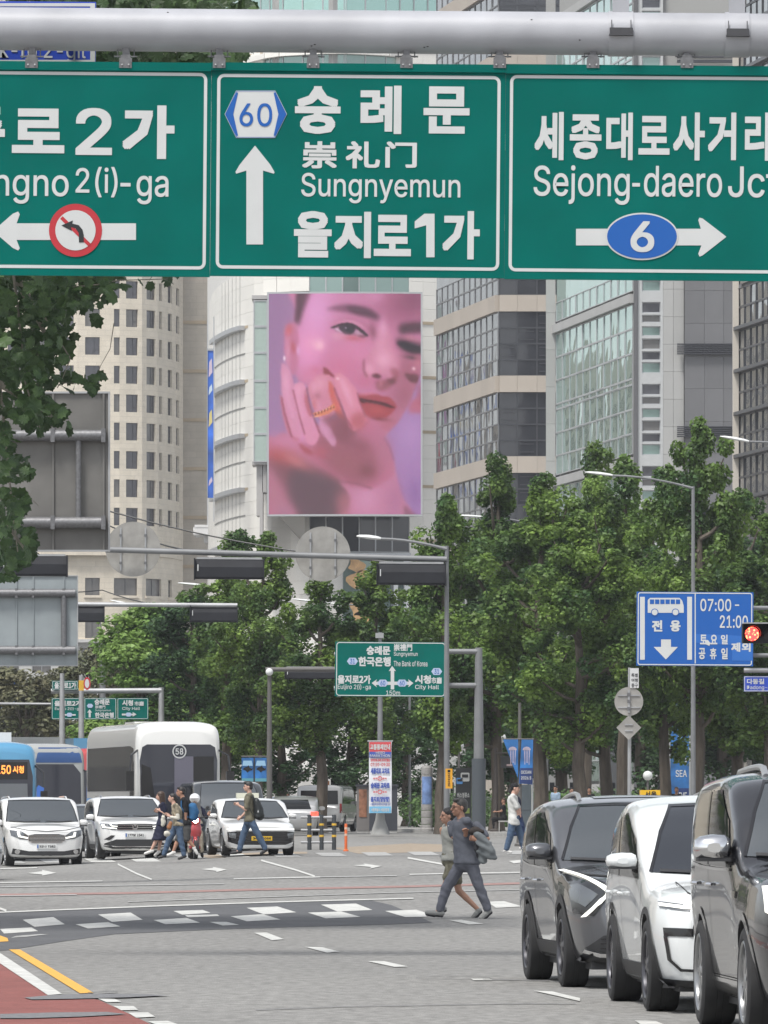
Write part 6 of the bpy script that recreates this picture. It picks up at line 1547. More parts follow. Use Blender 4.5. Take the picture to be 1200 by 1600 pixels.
    p = Proj(bv, .03 if spec.get('n', 50) >= 70 else .06)
    # glazing
    wb, wtp = spec.get('ws', (W*.92, rw*1.07)); zc = hz+spec.get('wsb', .05)
    p.patch('windscreen', [(-wb, zc), (-wb*.5, zc-.025), (0, zc-.03), (wb*.5, zc-.025), (wb, zc), (wtp+(wb-wtp)*.50, zc+(H-.10-zc)*.6), (wtp, H-.10), (wtp*.5, H-.085), (-wtp*.5, H-.085), (-wtp, H-.10), (-wtp-(wb-wtp)*.50, zc+(H-.10-zc)*.6)], spec.get('glass', car_glass), t, off=.006)
    p.strip('glass_border', [(-wb, zc), (-wtp-(wb-wtp)*.5, zc+(H-.10-zc)*.6), (-wtp, H-.10), (-wtp*.5, H-.085), (wtp*.5, H-.085), (wtp, H-.10), (wtp+(wb-wtp)*.5, zc+(H-.10-zc)*.6), (wb, zc)], .022, gloss_black, t, off=.010)
    for s in (-1, 1): p.strip('wiper', [(s*wb*.92 if s < 0 else .08, zc+.005), (s*wb*.5 if s < 0 else wb*.45, zc-.012), (-.05 if s < 0 else wb*.85, zc+.008)], .022, plastic, t, off=.018)
    a0 = cow+.30; gl = [(a0+.12, bz+.03), (a0+(wt-a0)*.55, bz+(H-.15-bz)*.62), (wt+.28, H-.15), (re-.55, H-.16-spec.get('slope', .04)*.8), (re-.12, bz+(H-bz)*.42), (re-.05, bz+.05)]
    p.sides('side_glass', gl, side_glass, t, off=.006)
    mid = wt+(re-wt)*.42
    for yy in (mid, ): p.sides('door_pillar', [(yy-.05, bz+.03), (yy+.05, bz+.035), (yy+.02, H-.15), (yy-.06, H-.15)], gloss_black, t, off=.010)
    for pts in ([(cow+.25, bz), (cow+.22, .55), (cow+.30, zb+.12)], [(mid, bz), (mid+.02, .6), (mid-.02, zb+.12)]):
        for v in ('left', 'right'): p.strip('door_gap', pts, .010, seam, t, view=v, off=.004)
    for yy in (mid-.22, mid+.78):
        if yy < re-.15:
            for s in (-1, 1):
                h, nn, _, _ = bv.ray_cast(Vector((s*4, yy, bz-.10)), Vector((-s, 0, 0)))
                if h: MB().tube([(h.x+s*.012, yy-.1, bz-.10), (h.x+s*.035, yy-.06, bz-.10), (h.x+s*.035, yy+.06, bz-.10), (h.x+s*.012, yy+.1, bz-.10)], [.010, .016, .016, .010], 8).build('door_handle', spec.get('handle', color), t, smooth=True)
    if spec.get('clad'):
        for s_, yy in ((0, wy1), (1, wy2)):
            q1, q2 = wr*1.13, wr*1.13+spec['clad']; o_ = arc(yy, wr, q2, -12, 192, 22); i_ = arc(yy, wr, q1-.004, 192, -12, 22); p.sides('arch_trim', o_+i_, spec.get('cladm', plastic), t, off=.008, step=.1)
        p.sides('sill_trim', [(wy1+wr*1.2, zb+.02), (wy2-wr*1.2, zb+.02), (wy2-wr*1.16, zb+.17), (wy1+wr*1.16, zb+.17)], spec.get('cladm', plastic), t, off=.009, step=.1)
    ms = spec.get('mirror', (.22, .15, .14, bz+.08, cow+.42)); mc = spec.get('mirror_mat', color)
    for s in (-1, 1): mirror(t, s, s*(W-.01), ms[4], ms[3], ms[0], ms[1], ms[2], mc)
    if spec.get('rails'):
        for s in (-1, 1):
            pts = []
            for i in range(12):
                yy = wt+.18+(re-.25-wt-.18)*i/11; h, nn, _, _ = bv.ray_cast(Vector((s*rw*1.0, yy, 5)), Vector((0, 0, -1))); pts.append((s*rw*1.0, yy, (h.z if h else H-.05)+(.035 if 0 < i < 11 else -.01)))
            MB().tube(pts, spec['rails'], 8).build('roof_rail', spec.get('railm', chrome), t, smooth=True)
    mb = MB(); mb.box(-W*.8, W*.8, .15, L-.2, .17, zb+.1); mb.build('underbody', plastic, t)
    return t, p, bv
def plate(t, bv, z, s, mat, w=.52, h=.11, blue=True, x=0, view='front', cs=None):
    hit = bv.ray_cast(Vector((x, -3, z)), Vector((0, 1, 0))) if view == 'front' else bv.ray_cast(Vector((x, 30, z)), Vector((0, -1, 0))); y = hit[0].y-.03 if view == 'front' else hit[0].y+.03
    o = MB().box(x-w/2, x+w/2, y, y+.02, z-h/2, z+h/2).build('number_plate', mat, t)
    mb = MB(); x0 = x-w/2+(.06 if blue else .03)
    if view == 'front':
        text(mb, s, x0, z-h*.30, x+w/2-.03, z+h*.32, y-.004, .02); mb.build('plate_text', gloss_black, o)
        if blue: MB().flat([(x-w/2+.008, z-h/2+.008), (x-w/2+.04, z-h/2+.008), (x-w/2+.04, z+h/2-.008), (x-w/2+.008, z+h/2-.008)], y-.003).build('plate_band', sign_blue, o)
    return o
# ---------------------------------------------------------------- the three cars in the near queue
def near_cars():
    grey = paint('graphite_paint', (.105,.108,.118), metal=.55, rough=.32)
    sp = dict(L=4.66, W=.932, H=1.70, hood=1.07, belt=1.03, cowl=1.2, wtop=2.12, nose=.93, zb=.22, wheels=(.93, 3.61, .352, .235, .815), tumble=.63, clad=.075, rails=.022, rim=alloy_dk, rr=.70, roofend=4.0, slope=.06, rear=.3, mirror=(.24,.15,.20,1.20,1.62), n=70, handle=chrome, railm=M('satin_silver', (.5,.5,.5), .3, metal=.8))
    t, p, bv = car('parked_car', 1060, 1541, 61.6, 5.4, 'dark grey crossover with boomerang shaped running light, farthest of the near queue', sp, grey, group='cars queueing on the right')
    p.both('headlamp', [(-.915,.95),(-.90,.80),(-.885,.66),(-.74,.64),(-.60,.84),(-.64,.93),(-.86,1.03)], lamp_dark, t, off=.010)
    p.both('headlamp', [(-.90,.90),(-.89,.78),(-.80,.72),(-.70,.83),(-.84,.92)], lamp_glass, t, off=.016)
    p.both('running_light', [(-.895,1.025),(-.86,1.025),(-.61,.880),(-.595,.845),(-.79,.635),(-.83,.630),(-.645,.835),(-.65,.86)], drl, t, off=.022)
    p.patch('grille', [(-.60,.60),(-.42,.80),(-.47,.90),(-.30,.92),(.30,.92),(.47,.90),(.42,.80),(.60,.60),(.5,.52),(-.5,.52)], gloss_black, t, off=.006)
    for i in range(4): p.strip('grille_bar', [(-.42+.03*i,.60+.075*i),(.42-.03*i,.60+.075*i)], .018, plastic, t, off=.014)
    p.patch('lower_intake', [(-.80,.36),(-.66,.47),(-.40,.49),(.40,.49),(.66,.47),(.80,.36),(.62,.31),(-.62,.31)], plastic, t, off=.007)
    for z in (.36,.40,.44): p.strip('intake_slat', [(-.68,z),(.68,z)], .008, gloss_black, t, off=.014)
    p.strip('bumper_trim', [(-.80,.335),(-.68,.30),(-.3,.285),(.3,.285),(.68,.30),(.80,.335)], .03, chrome, t, off=.016)
    p.patch('bumper_skirt', [(-.86,.24),(-.80,.32),(-.6,.27),(.6,.27),(.80,.32),(.86,.24),(.7,.235),(-.7,.235)], plastic, t, off=.008)
    p.strip('bonnet_gap', [(-.84,1.005),(-.6,.985),(0,.975),(.6,.985),(.84,1.005)], .012, seam, t)
    p.strip('bonnet_crease', [(-.55,1.0),(-.62,1.06)], .01, grey, t, off=.01); plate(t, bv, .55, '38나 2471', plate_w)
    for v in ('left','right'): p.strip('window_trim', [(1.62,1.045),(2.4,1.05),(3.3,1.065),(3.9,1.10)], .018, chrome, t, view=v, off=.012)
    p.patch('sunroof', [(-.45,2.35),(.45,2.35),(.45,3.4),(-.45,3.4)], gloss_black, t, view='top', off=.005)
    white = paint('pearl_white_paint', (.68,.70,.70), rough=.25)
    sp = dict(L=4.79, W=.962, H=1.70, hood=1.03, belt=1.0, cowl=1.02, wtop=2.25, nose=.80, zb=.19, wheels=(.90, 3.79, .36, .255, .835), tumble=.62, clad=.05, cladm=plastic, rim=alloy_dk, rr=.73, roofend=4.0, slope=.10, rear=.25, mirror=(.25,.13,.20,1.17,1.58), n=70, twin=True, glass=M('tinted_windscreen', (.030,.034,.042), .03, spec=.9, metal=.25))
    t, p, bv = car('parked_car', 1220, 1580, 54.2, 3.6, 'glossy white electric car with slim light bar, middle of the near queue', sp, white, group='cars queueing on the right')
    p.both('headlamp', [(-.905,.865),(-.90,.815),(-.76,.795),(-.50,.775),(-.48,.80),(-.55,.825),(-.78,.85)], lamp_glass, t, off=.007)
    p.both('running_light', [(-.90,.855),(-.895,.83),(-.74,.805),(-.50,.785),(-.50,.80),(-.74,.83)], drl, t, off=.014)
    p.both('air_vent', [(-.885,.665),(-.88,.60),(-.60,.595),(-.50,.61),(-.50,.655),(-.70,.66)], gloss_black, t, off=.008)
    p.strip('bumper_crease', [(-.87,.60),(-.84,.42),(-.76,.34),(-.55,.33)], .022, gloss_black, t, off=.010); p.strip('bumper_crease', [(.87,.60),(.84,.42),(.76,.34),(.55,.33)], .022, gloss_black, t, off=.010)
    p.patch('lower_intake', [(-.60,.27),(-.52,.36),(.52,.36),(.60,.27)], gloss_black, t, off=.007)
    p.patch('bumper_skirt', [(-.90,.205),(-.88,.27),(-.6,.255),(.6,.255),(.88,.27),(.90,.205)], plastic, t, off=.008)
    p.strip('bonnet_gap', [(-.72,1.005),(-.70,.93),(-.55,.865),(-.3,.845),(.3,.845),(.55,.865),(.70,.93),(.72,1.005)], .012, seam, t); plate(t, bv, .50, '152머 6083', plate_w)
    black = paint('black_paint', (.007,.0075,.010), rough=.25)
    sp = dict(L=4.95, W=.985, H=1.87, hood=1.20, belt=1.14, cowl=1.25, wtop=2.2, nose=1.04, zb=.22, wheels=(.92, 3.88, .385, .265, .85), tumble=.66, clad=.05, cladm=black, rim=alloy, rr=.74, spokes=7, roofend=4.45, slope=.03, rear=.35, rails=.026, railm=M('satin_silver', (.5,.5,.5), .3, metal=.8), mirror=(.27,.19,.21,1.31,1.66), mirror_mat=chrome, handle=chrome, n=70)
    t, p, bv = car('parked_car', 1408, 1622, 47.8, 3.4, 'black suv with chrome mirror cut off by the right edge, nearest of the queue', sp, black, group='cars queueing on the right')
    p.both('headlamp', [(-.91,1.06),(-.90,.88),(-.80,.80),(-.50,.80),(-.46,.90),(-.50,1.04),(-.70,1.07)], lamp_glass, t, off=.008)
    p.both('running_light', [(-.90,1.05),(-.895,.88),(-.79,.81),(-.48,.81),(-.48,.835),(-.77,.84),(-.865,.90),(-.868,1.05)], drl, t, off=.016)
    p.both('running_light', [(-.80,1.0),(-.62,1.0),(-.60,.92),(-.76,.89),(-.76,.905),(-.62,.935),(-.635,.985),(-.80,.985)], drl, t, off=.018)
    p.patch('grille', [(-.42,.58),(-.44,1.0),(.44,1.0),(.42,.58)], gloss_black, t, off=.007)
    p.patch('lower_intake', [(-.80,.35),(-.76,.55),(-.5,.52),(.5,.52),(.76,.55),(.80,.35)], plastic, t, off=.007)
    p.strip('bumper_trim', [(-.88,.67),(-.72,.65),(-.55,.65)], .028, chrome, t, off=.016); p.strip('bonnet_gap', [(-.86,1.10),(-.5,1.09),(.5,1.09),(.86,1.10)], .012, seam, t); plate(t, bv, .62, '271호 5530', plate_w)
    for v in ('left','right'):
        p.strip('window_trim', [(1.66,1.155),(2.6,1.155),(3.6,1.165),(4.3,1.19)], .02, chrome, t, view=v, off=.012); p.strip('sill_strip', [(1.4,.36),(3.4,.36)], .03, chrome, t, view=v, off=.014); p.strip('fender_vent', [(1.36,.98),(1.60,.99)], .05, chrome, t, view=v, off=.012)
near_cars()
# ---------------------------------------------------------------- cars waiting on the left
def left_cars():
    grp = 'vehicles waiting at the far stop line'
    white = paint('white_paint', (.66,.66,.65), rough=.3)
    sp = dict(L=5.1, W=.985, H=1.74, hood=1.06, belt=1.02, cowl=1.05, wtop=2.0, nose=.88, zb=.2, wheels=(.95, 4.0, .35, .235, .85), tumble=.74, roofend=4.6, slope=.02, rear=.5, rim=alloy, n=40, rails=.02, railm=white, mirror=(.22,.17,.16,1.08,1.45))
    t, p, bv = car('minivan', 73, 1347, 177, 8.5, 'white minivan with wide slatted chrome grille at the far left', sp, white, 'car', grp)
    p.both('headlamp', [(-.90,.90),(-.88,.76),(-.70,.68),(-.46,.66),(-.46,.76),(-.62,.86)], lamp_glass, t, off=.01); p.both('running_light', [(-.74,.84),(-.72,.73),(-.48,.68),(-.47,.72),(-.66,.76),(-.69,.84)], drl, t, off=.02)
    p.patch('grille', [(-.46,.77),(-.46,.63),(-.36,.58),(.36,.58),(.46,.63),(.46,.77),(.3,.80),(-.3,.80)], gloss_black, t, off=.01)
    for i in range(5): p.strip('grille_bar', [(-.44,.62+.034*i),(.44,.62+.034*i)], .013, chrome, t, off=.022)
    p.strip('grille_trim', [(-.46,.77),(-.46,.63),(-.36,.58),(.36,.58),(.46,.63),(.46,.77)], .02, chrome, t, off=.02)
    p.patch('lower_intake', [(-.86,.30),(-.84,.44),(-.45,.37),(.45,.37),(.84,.44),(.86,.30),(.4,.26),(-.4,.26)], plastic, t, off=.01)
    p.both('fog_lamp', circ(-.73, .36, .06, 14), chrome, t, off=.02); plate(t, bv, .49, '52나 7382', plate_w, w=.50); p.strip('bonnet_gap', [(-.86,.97),(-.5,.90),(0,.87),(.5,.90),(.86,.97)], .014, seam, t)
    sp = dict(L=4.51, W=.92, H=1.66, hood=1.07, belt=1.03, cowl=1.15, wtop=2.0, nose=.95, zb=.22, wheels=(.9, 3.58, .35, .235, .80), tumble=.70, roofend=4.0, slope=.03, rear=.4, rim=alloy, n=40, rails=.02, clad=.05, mirror=(.22,.16,.15,1.10,1.5))
    t, p, bv = car('suv', 211, 1340, 184, 8.5, 'white suv with black and chrome barred grille beside the white minivan', sp, white, 'car', grp)
    p.both('headlamp', [(-.86,.93),(-.84,.80),(-.5,.77),(-.44,.80),(-.44,.91),(-.6,.92)], lamp_glass, t, off=.01); p.both('running_light', [(-.84,.90),(-.82,.82),(-.48,.79),(-.48,.82),(-.76,.85),(-.77,.90)], drl, t, off=.02); p.both('running_light', [(-.66,.90),(-.62,.86),(-.46,.85),(-.46,.87),(-.6,.88),(-.62,.91)], drl, t, off=.02)
    p.patch('grille', [(-.46,.76),(-.46,.92),(.46,.92),(.46,.76)], gloss_black, t, off=.01)
    for z in (.775,.83,.885): p.strip('grille_bar', [(-.46,z),(.46,z)], .014, chrome, t, off=.02)
    e = p.patch('emblem', circ(0, .85, .075, 18), chrome, t, off=.03); MB().flat([(-.05,.895),(-.035,.895),(0,.84),(.035,.895),(.05,.895),(.03,.81),(.012,.81),(0,.835),(-.012,.81),(-.03,.81)], e.data.vertices[0].co.y-.012).build('emblem_letters', gloss_black, e)
    p.patch('lower_intake', [(-.80,.34),(-.78,.42),(-.5,.52),(.5,.52),(.78,.42),(.80,.34),(.6,.28),(-.6,.28)], plastic, t, off=.01); p.strip('bumper_trim', [(-.80,.37),(-.5,.33),(.5,.33),(.80,.37)], .025, chrome, t, off=.02)
    p.both('corner_vent', [(-.80,.52),(-.62,.63),(-.52,.62),(-.66,.50)], plastic, t, off=.012); plate(t, bv, .63, '177보 1541', plate_w)
    dk = paint('dark_grey_paint', (.05,.055,.06), metal=.5); sp2 = dict(sp); sp2.update(H=1.50, hood=.98, belt=.95, nose=.85, clad=0, rails=0)
    sp2.pop('clad'); sp2.pop('rails')
    t, p, bv = car('hatchback', 142, 1335, 196, 8.5, 'dark grey car squeezed between the white minivan and the white suv', sp2, dk, 'car', grp)
    p.both('headlamp', [(-.86,.80),(-.84,.68),(-.5,.62),(-.44,.66),(-.5,.76)], lamp_glass, t, off=.01); p.both('running_light', [(-.80,.79),(-.78,.70),(-.45,.63),(-.45,.67),(-.72,.74)], drl, t, off=.02); p.patch('grille', [(-.44,.42),(-.44,.66),(.44,.66),(.44,.42)], gloss_black, t, off=.01)
    sp = dict(L=5.2, W=.99, H=1.97, hood=1.12, belt=1.12, cowl=.75, wtop=1.75, nose=.90, zb=.22, wheels=(.98, 4.2, .36, .235, .85), tumble=.78, roofend=4.9, slope=.01, rear=.7, n=40, mirror=(.2,.26,.16,1.18,1.2), ws=(.86,.72))
    t, p, bv = car('van', 367, 1331, 193, 8.5, 'large dark van behind the white sedan with yellow plate', sp, dk, 'van', grp)
    p.both('running_light', [(-.84,.62),(-.84,.52),(-.70,.52),(-.70,.62)], lamp_glass, t, off=.01)
    sp = dict(L=4.70, W=.915, H=1.46, hood=.90, belt=.90, cowl=1.25, wtop=2.15, nose=.74, zb=.17, wheels=(.92, 3.76, .335, .225, .79), tumble=.66, roofend=3.6, slope=.08, rear=.1, n=44, mirror=(.22,.13,.15,1.0,1.75), tail=1.2)
    t, p, bv = car('sedan', 409, 1334, 176, 8.5, 'white sedan with yellow number plate behind the man with backpack', sp, white, 'car', grp)
    p.patch('grille', [(-.82,.36),(-.84,.60),(-.6,.62),(.6,.62),(.84,.60),(.82,.36),(.6,.28),(-.6,.28)], gloss_black, t, off=.01); p.patch('light_bar', [(-.84,.68),(-.84,.655),(.84,.655),(.84,.68)], drl, t, off=.012)
    for i in range(3): p.strip('grille_bar', [(-.7,.36+.07*i),(.7,.36+.07*i)], .012, plastic, t, off=.02)
    p.both('headlamp', [(-.80,.58),(-.80,.46),(-.66,.44),(-.64,.56)], lamp_glass, t, off=.02); p.strip('bumper_trim', [(-.84,.27),(-.6,.23),(.6,.23),(.84,.27)], .03, white, t, off=.02); plate(t, bv, .44, '34사 4066', plate_y, blue=False)
    sg = MB().box(-.28,.28,2.7,2.9,1.46,1.58).build('roof_sign', M('taxi_sign_pale', (.55,.55,.45), .4), t)
    # silver van seen from behind
    silver = paint('silver_paint', (.40,.40,.40), metal=.4, rough=.35); sp = dict(L=5.1, W=.95, H=1.92, hood=1.15, belt=1.1, cowl=.8, wtop=1.7, nose=.95, zb=.25, wheels=(.95, 3.95, .33, .21, .80), tumble=.80, roofend=5.0, slope=.0, rear=.85, tail=.3, n=36)
    t, p, bv = car('van', 527, 1291, 292, 172, 'silver van with dark rear window seen from behind beyond the bollards', sp, silver, 'van')
    t.location.z += .0; p.patch('rear_window', [(-.78,1.12),(-.76,1.68),(.76,1.68),(.78,1.12)], side_glass, t, view='back', off=.012); p.both('tail_lamp', [(-.92,.75),(-.92,1.15),(-.84,1.15),(-.84,.75)], tail_off, t, view='back', off=.012)
    p.patch('number_plate', [(-.27,.85),(-.27,1.0),(.27,1.0),(.27,.85)], plate_y, t, view='back', off=.015); p.patch('bumper', [(-.9,.28),(-.9,.42),(.9,.42),(.9,.28)], plastic, t, view='back', off=.012)
    t, p, bv = car('hatchback', 462, 1300, 262, 180, 'silver car with glowing red tail lamp left of the bollards', dict(L=4.3, W=.9, H=1.48, hood=.95, belt=.93, wheels=(.85, 3.4, .32, .2, .76), tumble=.7, rear=.4, n=36), silver, 'car')
    p.both('tail_lamp', [(-.86,.72),(-.86,.88),(-.60,.88),(-.60,.74)], tail_red, t, view='back', off=.012); p.patch('rear_window', [(-.62,.98),(-.5,1.32),(.5,1.32),(.62,.98)], side_glass, t, view='back', off=.012)
    # taxi behind the near cars
    org = paint('taxi_orange', (.45,.16,.02)); t, p, bv = car('taxi', 1045, 1400, 118, 5.4, 'orange taxi hidden behind the near cars, only its yellow roof sign in view', dict(L=4.8, W=.93, H=1.44, hood=.95, belt=.92, wheels=(.9, 3.7, .33, .22, .79), tumble=.66, roofend=3.7, rear=.1, tail=1.2, slope=.08, n=30), org, 'taxi')
    k = F/120.4; g = t.location.z; z0 = EYE+(HY-1250)/k-g; s_ = MB().box(-.165,.165,2.3,2.5,1.42,z0+.17).build('roof_sign', M('taxi_yellow', (.68,.42,.02), .5), t); mb = MB(); text(mb, '서울', -.10, z0+.04, .10, z0+.15, 2.295, .02); mb.build('lettering', gloss_black, s_)
    # nose of a car at the very left edge
    t, p, bv = car('sedan', -52, 1385, 147, 20, 'silver car nose just entering at the left edge below the minivan', dict(L=4.6, W=.91, H=1.45, hood=.92, belt=.9, wheels=(.9, 3.6, .33, .22, .79), tumble=.66, roofend=3.6, rear=.1, tail=1.2, n=30), silver, 'car')
    p.both('headlamp', [(-.86,.70),(-.84,.60),(-.6,.56),(-.6,.64)], lamp_glass, t, off=.01); plate(t, bv, .42, '61더 9046', plate_w, x=.0)
left_cars()
# ---------------------------------------------------------------- buses
def bus(px, d, rz, L, W, H, label, body_m, name='bus', lower=None, n=30, front_r=.25):
    x = (px-600)/F*d; g = gz(x, d); t = thing(name, (x, d, g), label, 'bus', None, math.radians(rz)); zb = .32
    def row(y, k, h, b=0): w_ = W*k; return [y, 0, zb+b, w_*.9, zb+b, w_, zb+b+.08, w_, 1.0, w_, 2.0, w_*.995, h-.55, w_*.965, h-.24, w_*.86, h-.07, w_*.5, h, 0, h]
    me = loft_body([row(0, .90, H-.30, .08), row(.06, .95, H-.16, .03), row(.25, .995, H-.04), row(.8, 1, H), row(L-.6, 1, H), row(L-.1, .985, H-.05), row(L, .95, H-.12)], n); bv = bvh_of(me); me.materials.append(body_m); shade(me, 35); put('body', me, t); p = Proj(bv)
    for yy in (2.6, L-3.2):
        for s in (-1, 1):
            wheel(t, s*(W-.16), yy, .48, .3, alloy, 8, s, .58, False); p.patch('wheel_arch', arc(yy, .48, .56, 0, 180, 14)+[(yy-.56,.40),(yy+.56,.40)][::1], plastic, t, view='left' if s < 0 else 'right', off=.005, step=.2)
    return t, p, bv
def buses():
    cw = paint('coach_white', (.66,.655,.63), rough=.35)
    t, p, bv = bus(279, 199, 9.5, 11.5, 1.22, 3.72, 'white coach with big windscreen and round 58 badge', cw)
    wsg = M('coach_windscreen', (.045,.048,.062), .05, metal=.15, spec=.7)
    p.patch('windscreen', [(-1.08,1.05),(-1.10,2.6),(-1.04,2.98),(-.9,3.06),(.9,3.06),(1.04,2.98),(1.10,2.6),(1.08,1.05),(0,.98)], wsg, t, off=.012, step=.15)
    p.patch('sun_blind', [(-.12,1.6),(-.12,2.72),(.42,2.72),(.42,1.6)], M('interior_lilac', (.13,.125,.16), .3), t, off=.018, step=.2); p.patch('dark_cab', [(.42,1.15),(.42,2.72),(1.0,2.72),(1.02,1.15)], gloss_black, t, off=.02, step=.2); p.patch('dark_cab', [(-1.04,1.12),(-1.06,2.5),(-.80,2.4),(-.62,1.12)], gloss_black, t, off=.02, step=.2)
    hy = bv.ray_cast(Vector((.02,-3,2.86)), Vector((0,1,0)))[0].y-.03; MB().ring(circ(.02,2.86,.20,24), circ(.02,2.86,.165,24), hy).build('badge_ring', sign_white, t); mb = MB(); text(mb, '58', -.09, 2.77, .13, 2.95, hy, .03); mb.build('badge_number', sign_white, t)
    p.patch('lower_mask', [(-1.05,.5),(-1.06,1.0),(1.06,1.0),(1.05,.5)], M('bus_grey', (.2,.2,.21), .4), t, off=.012, step=.2); p.strip('wiper', [(-.6,1.10),(0,1.16),(.3,1.22)], .03, plastic, t, off=.03)
    for s in (-1, 1): p.patch('side_glass', [(.55,2.0),(.55,2.95),(1.2,3.02),(11.0,3.02),(11.0,1.75),(1.2,1.75)], side_glass, t, view='left' if s < 0 else 'right', off=.01, step=.4)
    lb = M('livery_blue', (.10,.26,.50), .4); gy = M('livery_grey', (.40,.42,.44), .4)
    for i, (a, b, m) in enumerate(((2.0,3.6,gy),(3.8,5.8,lb),(5.8,8.2,gy),(8.2,11,lb))): p.patch('livery_stripe', [(a,.5),(b,.5),(b+.5,1.55),(a+.5,1.55)], m, t, view='left', off=.01, step=.3)
    p.patch('entrance_door', [(.45,.5),(.45,2.6),(1.25,2.6),(1.25,.5)], gloss_black, t, view='left', off=.014, step=.3)
    for s in (-1, 1):
        mb = MB(); mb.tube([(s*1.15,.1,2.9),(s*1.38,-.25,2.75),(s*1.42,-.3,2.3)], .03, 8); mb.box(s*1.32, s*1.54, -.38, -.22, 1.75, 2.3); mb.build('mirror', gloss_black, t)
    mb = MB(); mb.box(-.6,.6,5,7.2,3.66,3.76); mb.build('roof_unit', cw, t)
    # grey-blue double height bus behind
    gb = paint('bus_silver', (.33,.34,.33), rough=.4); bl = M('bus_blue', (.03,.08,.22), .4)
    t, p, bv = bus(78, 235, 16, 11.5, 1.24, 3.50, 'grey and blue bus with red route display behind the dark car', gb)
    p.patch('windscreen', [(-1.05,1.0),(-1.05,2.2),(-.8,2.66),(-.5,2.80),(.8,2.80),(1.05,2.5),(1.08,1.0)], wsg, t, off=.012, step=.2); p.patch('blue_visor', [(-.5,2.85),(-.38,3.35),(1.0,3.35),(1.1,2.85)], bl, t, off=.014, step=.2)
    p.patch('route_display', [(-.95,1.05),(-.95,1.32),(-.35,1.32),(-.35,1.05)], gloss_black, t, off=.018); rd = M('led_red', (.4,.02,.02), .4, emit=2.2, ecol=(1,.08,.05)); hy = bv.ray_cast(Vector((-.6,-3,1.2)), Vector((0,1,0)))[0].y-.04; mb = MB(); text(mb, '9', -.9, 1.08, -.72, 1.30, hy, .03); text(mb, '0', -.68, 1.08, -.5, 1.30, hy, .03); mb.build('display_digits', rd, t)
    p.patch('painted_cab_reflection', [(-.9,1.45),(-.9,2.1),(-.6,1.8),(-.4,2.1),(-.2,2.0),(-.3,1.4)], M('reflection_blue', (.05,.15,.5), .4), t, off=.016)  # blue reflection painted onto the windscreen as a flat patch
    for v in ('left', 'right'): p.patch('side_glass', [(.6,1.7),(.6,2.8),(11,2.8),(11,1.7)], side_glass, t, view=v, off=.01, step=.4); p.patch('livery_stripe', [(.6,.6),(.6,1.5),(11,1.5),(11,.6)], bl, t, view=v, off=.01, step=.4)
    for s in (-1, 1): mb = MB(); mb.tube([(s*1.15,.1,2.6),(s*1.36,-.2,2.5),(s*1.38,-.25,2.2)], .03, 8); mb.box(s*1.28, s*1.48, -.32, -.2, 1.6, 2.2); mb.build('mirror', gloss_black, t)
    for yy in (8.5,): 
        mb = MB(); mb.box(-.8,.8,2,4.4,3.48,3.72); mb.build('roof_unit', gb, t)
    # city bus cut by the left edge
    sky = paint('city_bus_blue', (.07,.25,.42), rough=.35)
    t, p, bv = bus(-12, 190, 10, 11, 1.24, 3.25, 'sky blue city bus with amber route display cut by the left edge', sky)
    p.patch('windscreen', [(-1.08,.95),(-1.1,2.3),(-1.0,2.75),(1.0,2.75),(1.1,2.3),(1.08,.95)], wsg, t, off=.012, step=.2); p.patch('pale_mask', [(-.55,1.0),(-.55,2.1),(.95,2.1),(.98,1.0)], M('interior_grey', (.13,.14,.15), .4), t, off=.016, step=.2)
    p.patch('route_display', [(-.3,2.22),(-.3,2.68),(.95,2.68),(.95,2.22)], gloss_black, t, off=.02); am = M('led_orange', (.4,.1,.02), .4, emit=.9, ecol=(1,.28,.05)); hy = bv.ray_cast(Vector((.5,-3,2.45)), Vector((0,1,0)))[0].y-.05; mb = MB(); text(mb, '150', .1, 2.36, .5, 2.6, hy, .03); text(mb, '시청', .55, 2.38, .85, 2.58, hy, .02); mb.build('display_digits', am, t)
    for v in ('left','right'): p.patch('side_glass', [(.6,1.5),(.6,2.6),(10.6,2.6),(10.6,1.5)], side_glass, t, view=v, off=.01, step=.4)
    for s in (-1, 1): mb = MB(); mb.tube([(s*1.15,.1,2.6),(s*1.36,-.2,2.4),(s*1.36,-.25,2.0)], .03, 8); mb.box(s*1.28, s*1.46, -.32, -.2, 1.3, 1.9); mb.build('mirror', gloss_black, t)
    MB().box(-.7,.7,1.5,3.6,3.22,3.5).build('roof_unit', cw, t); mb = MB(); mb.lathe([(.22,-.02),(.22,0)], 14, (.55, bv.ray_cast(Vector((.55,-3,3.0)), Vector((0,1,0)))[0].y, 3.0), 'y') if False else None
    # roofs of more buses behind
    red = paint('bus_red', (.42,.04,.04)); t, p, bv = bus(160, 262, 10, 11, 1.24, 3.55, 'red topped bus mostly hidden behind the white coach', red); MB().box(-1.0,-.2,.6,3,3.5,3.9).build('roof_unit', sky, t); p.patch('windscreen', [(-1.05,1.0),(-1.05,2.7),(1.05,2.7),(1.05,1.0)], wsg, t, off=.012, step=.3)
    t, p, bv = bus(22, 250, 12, 11, 1.24, 3.3, 'blue bus tail of the queue between two nearer buses', sky); p.patch('windscreen', [(-1.05,1.0),(-1.05,2.7),(1.05,2.7),(1.05,1.0)], wsg, t, off=.012, step=.3); p.patch('red_panel', [(.55,2.2),(.55,2.6),(1.05,2.6),(1.05,2.2)], tail_red, t, off=.03)
buses()
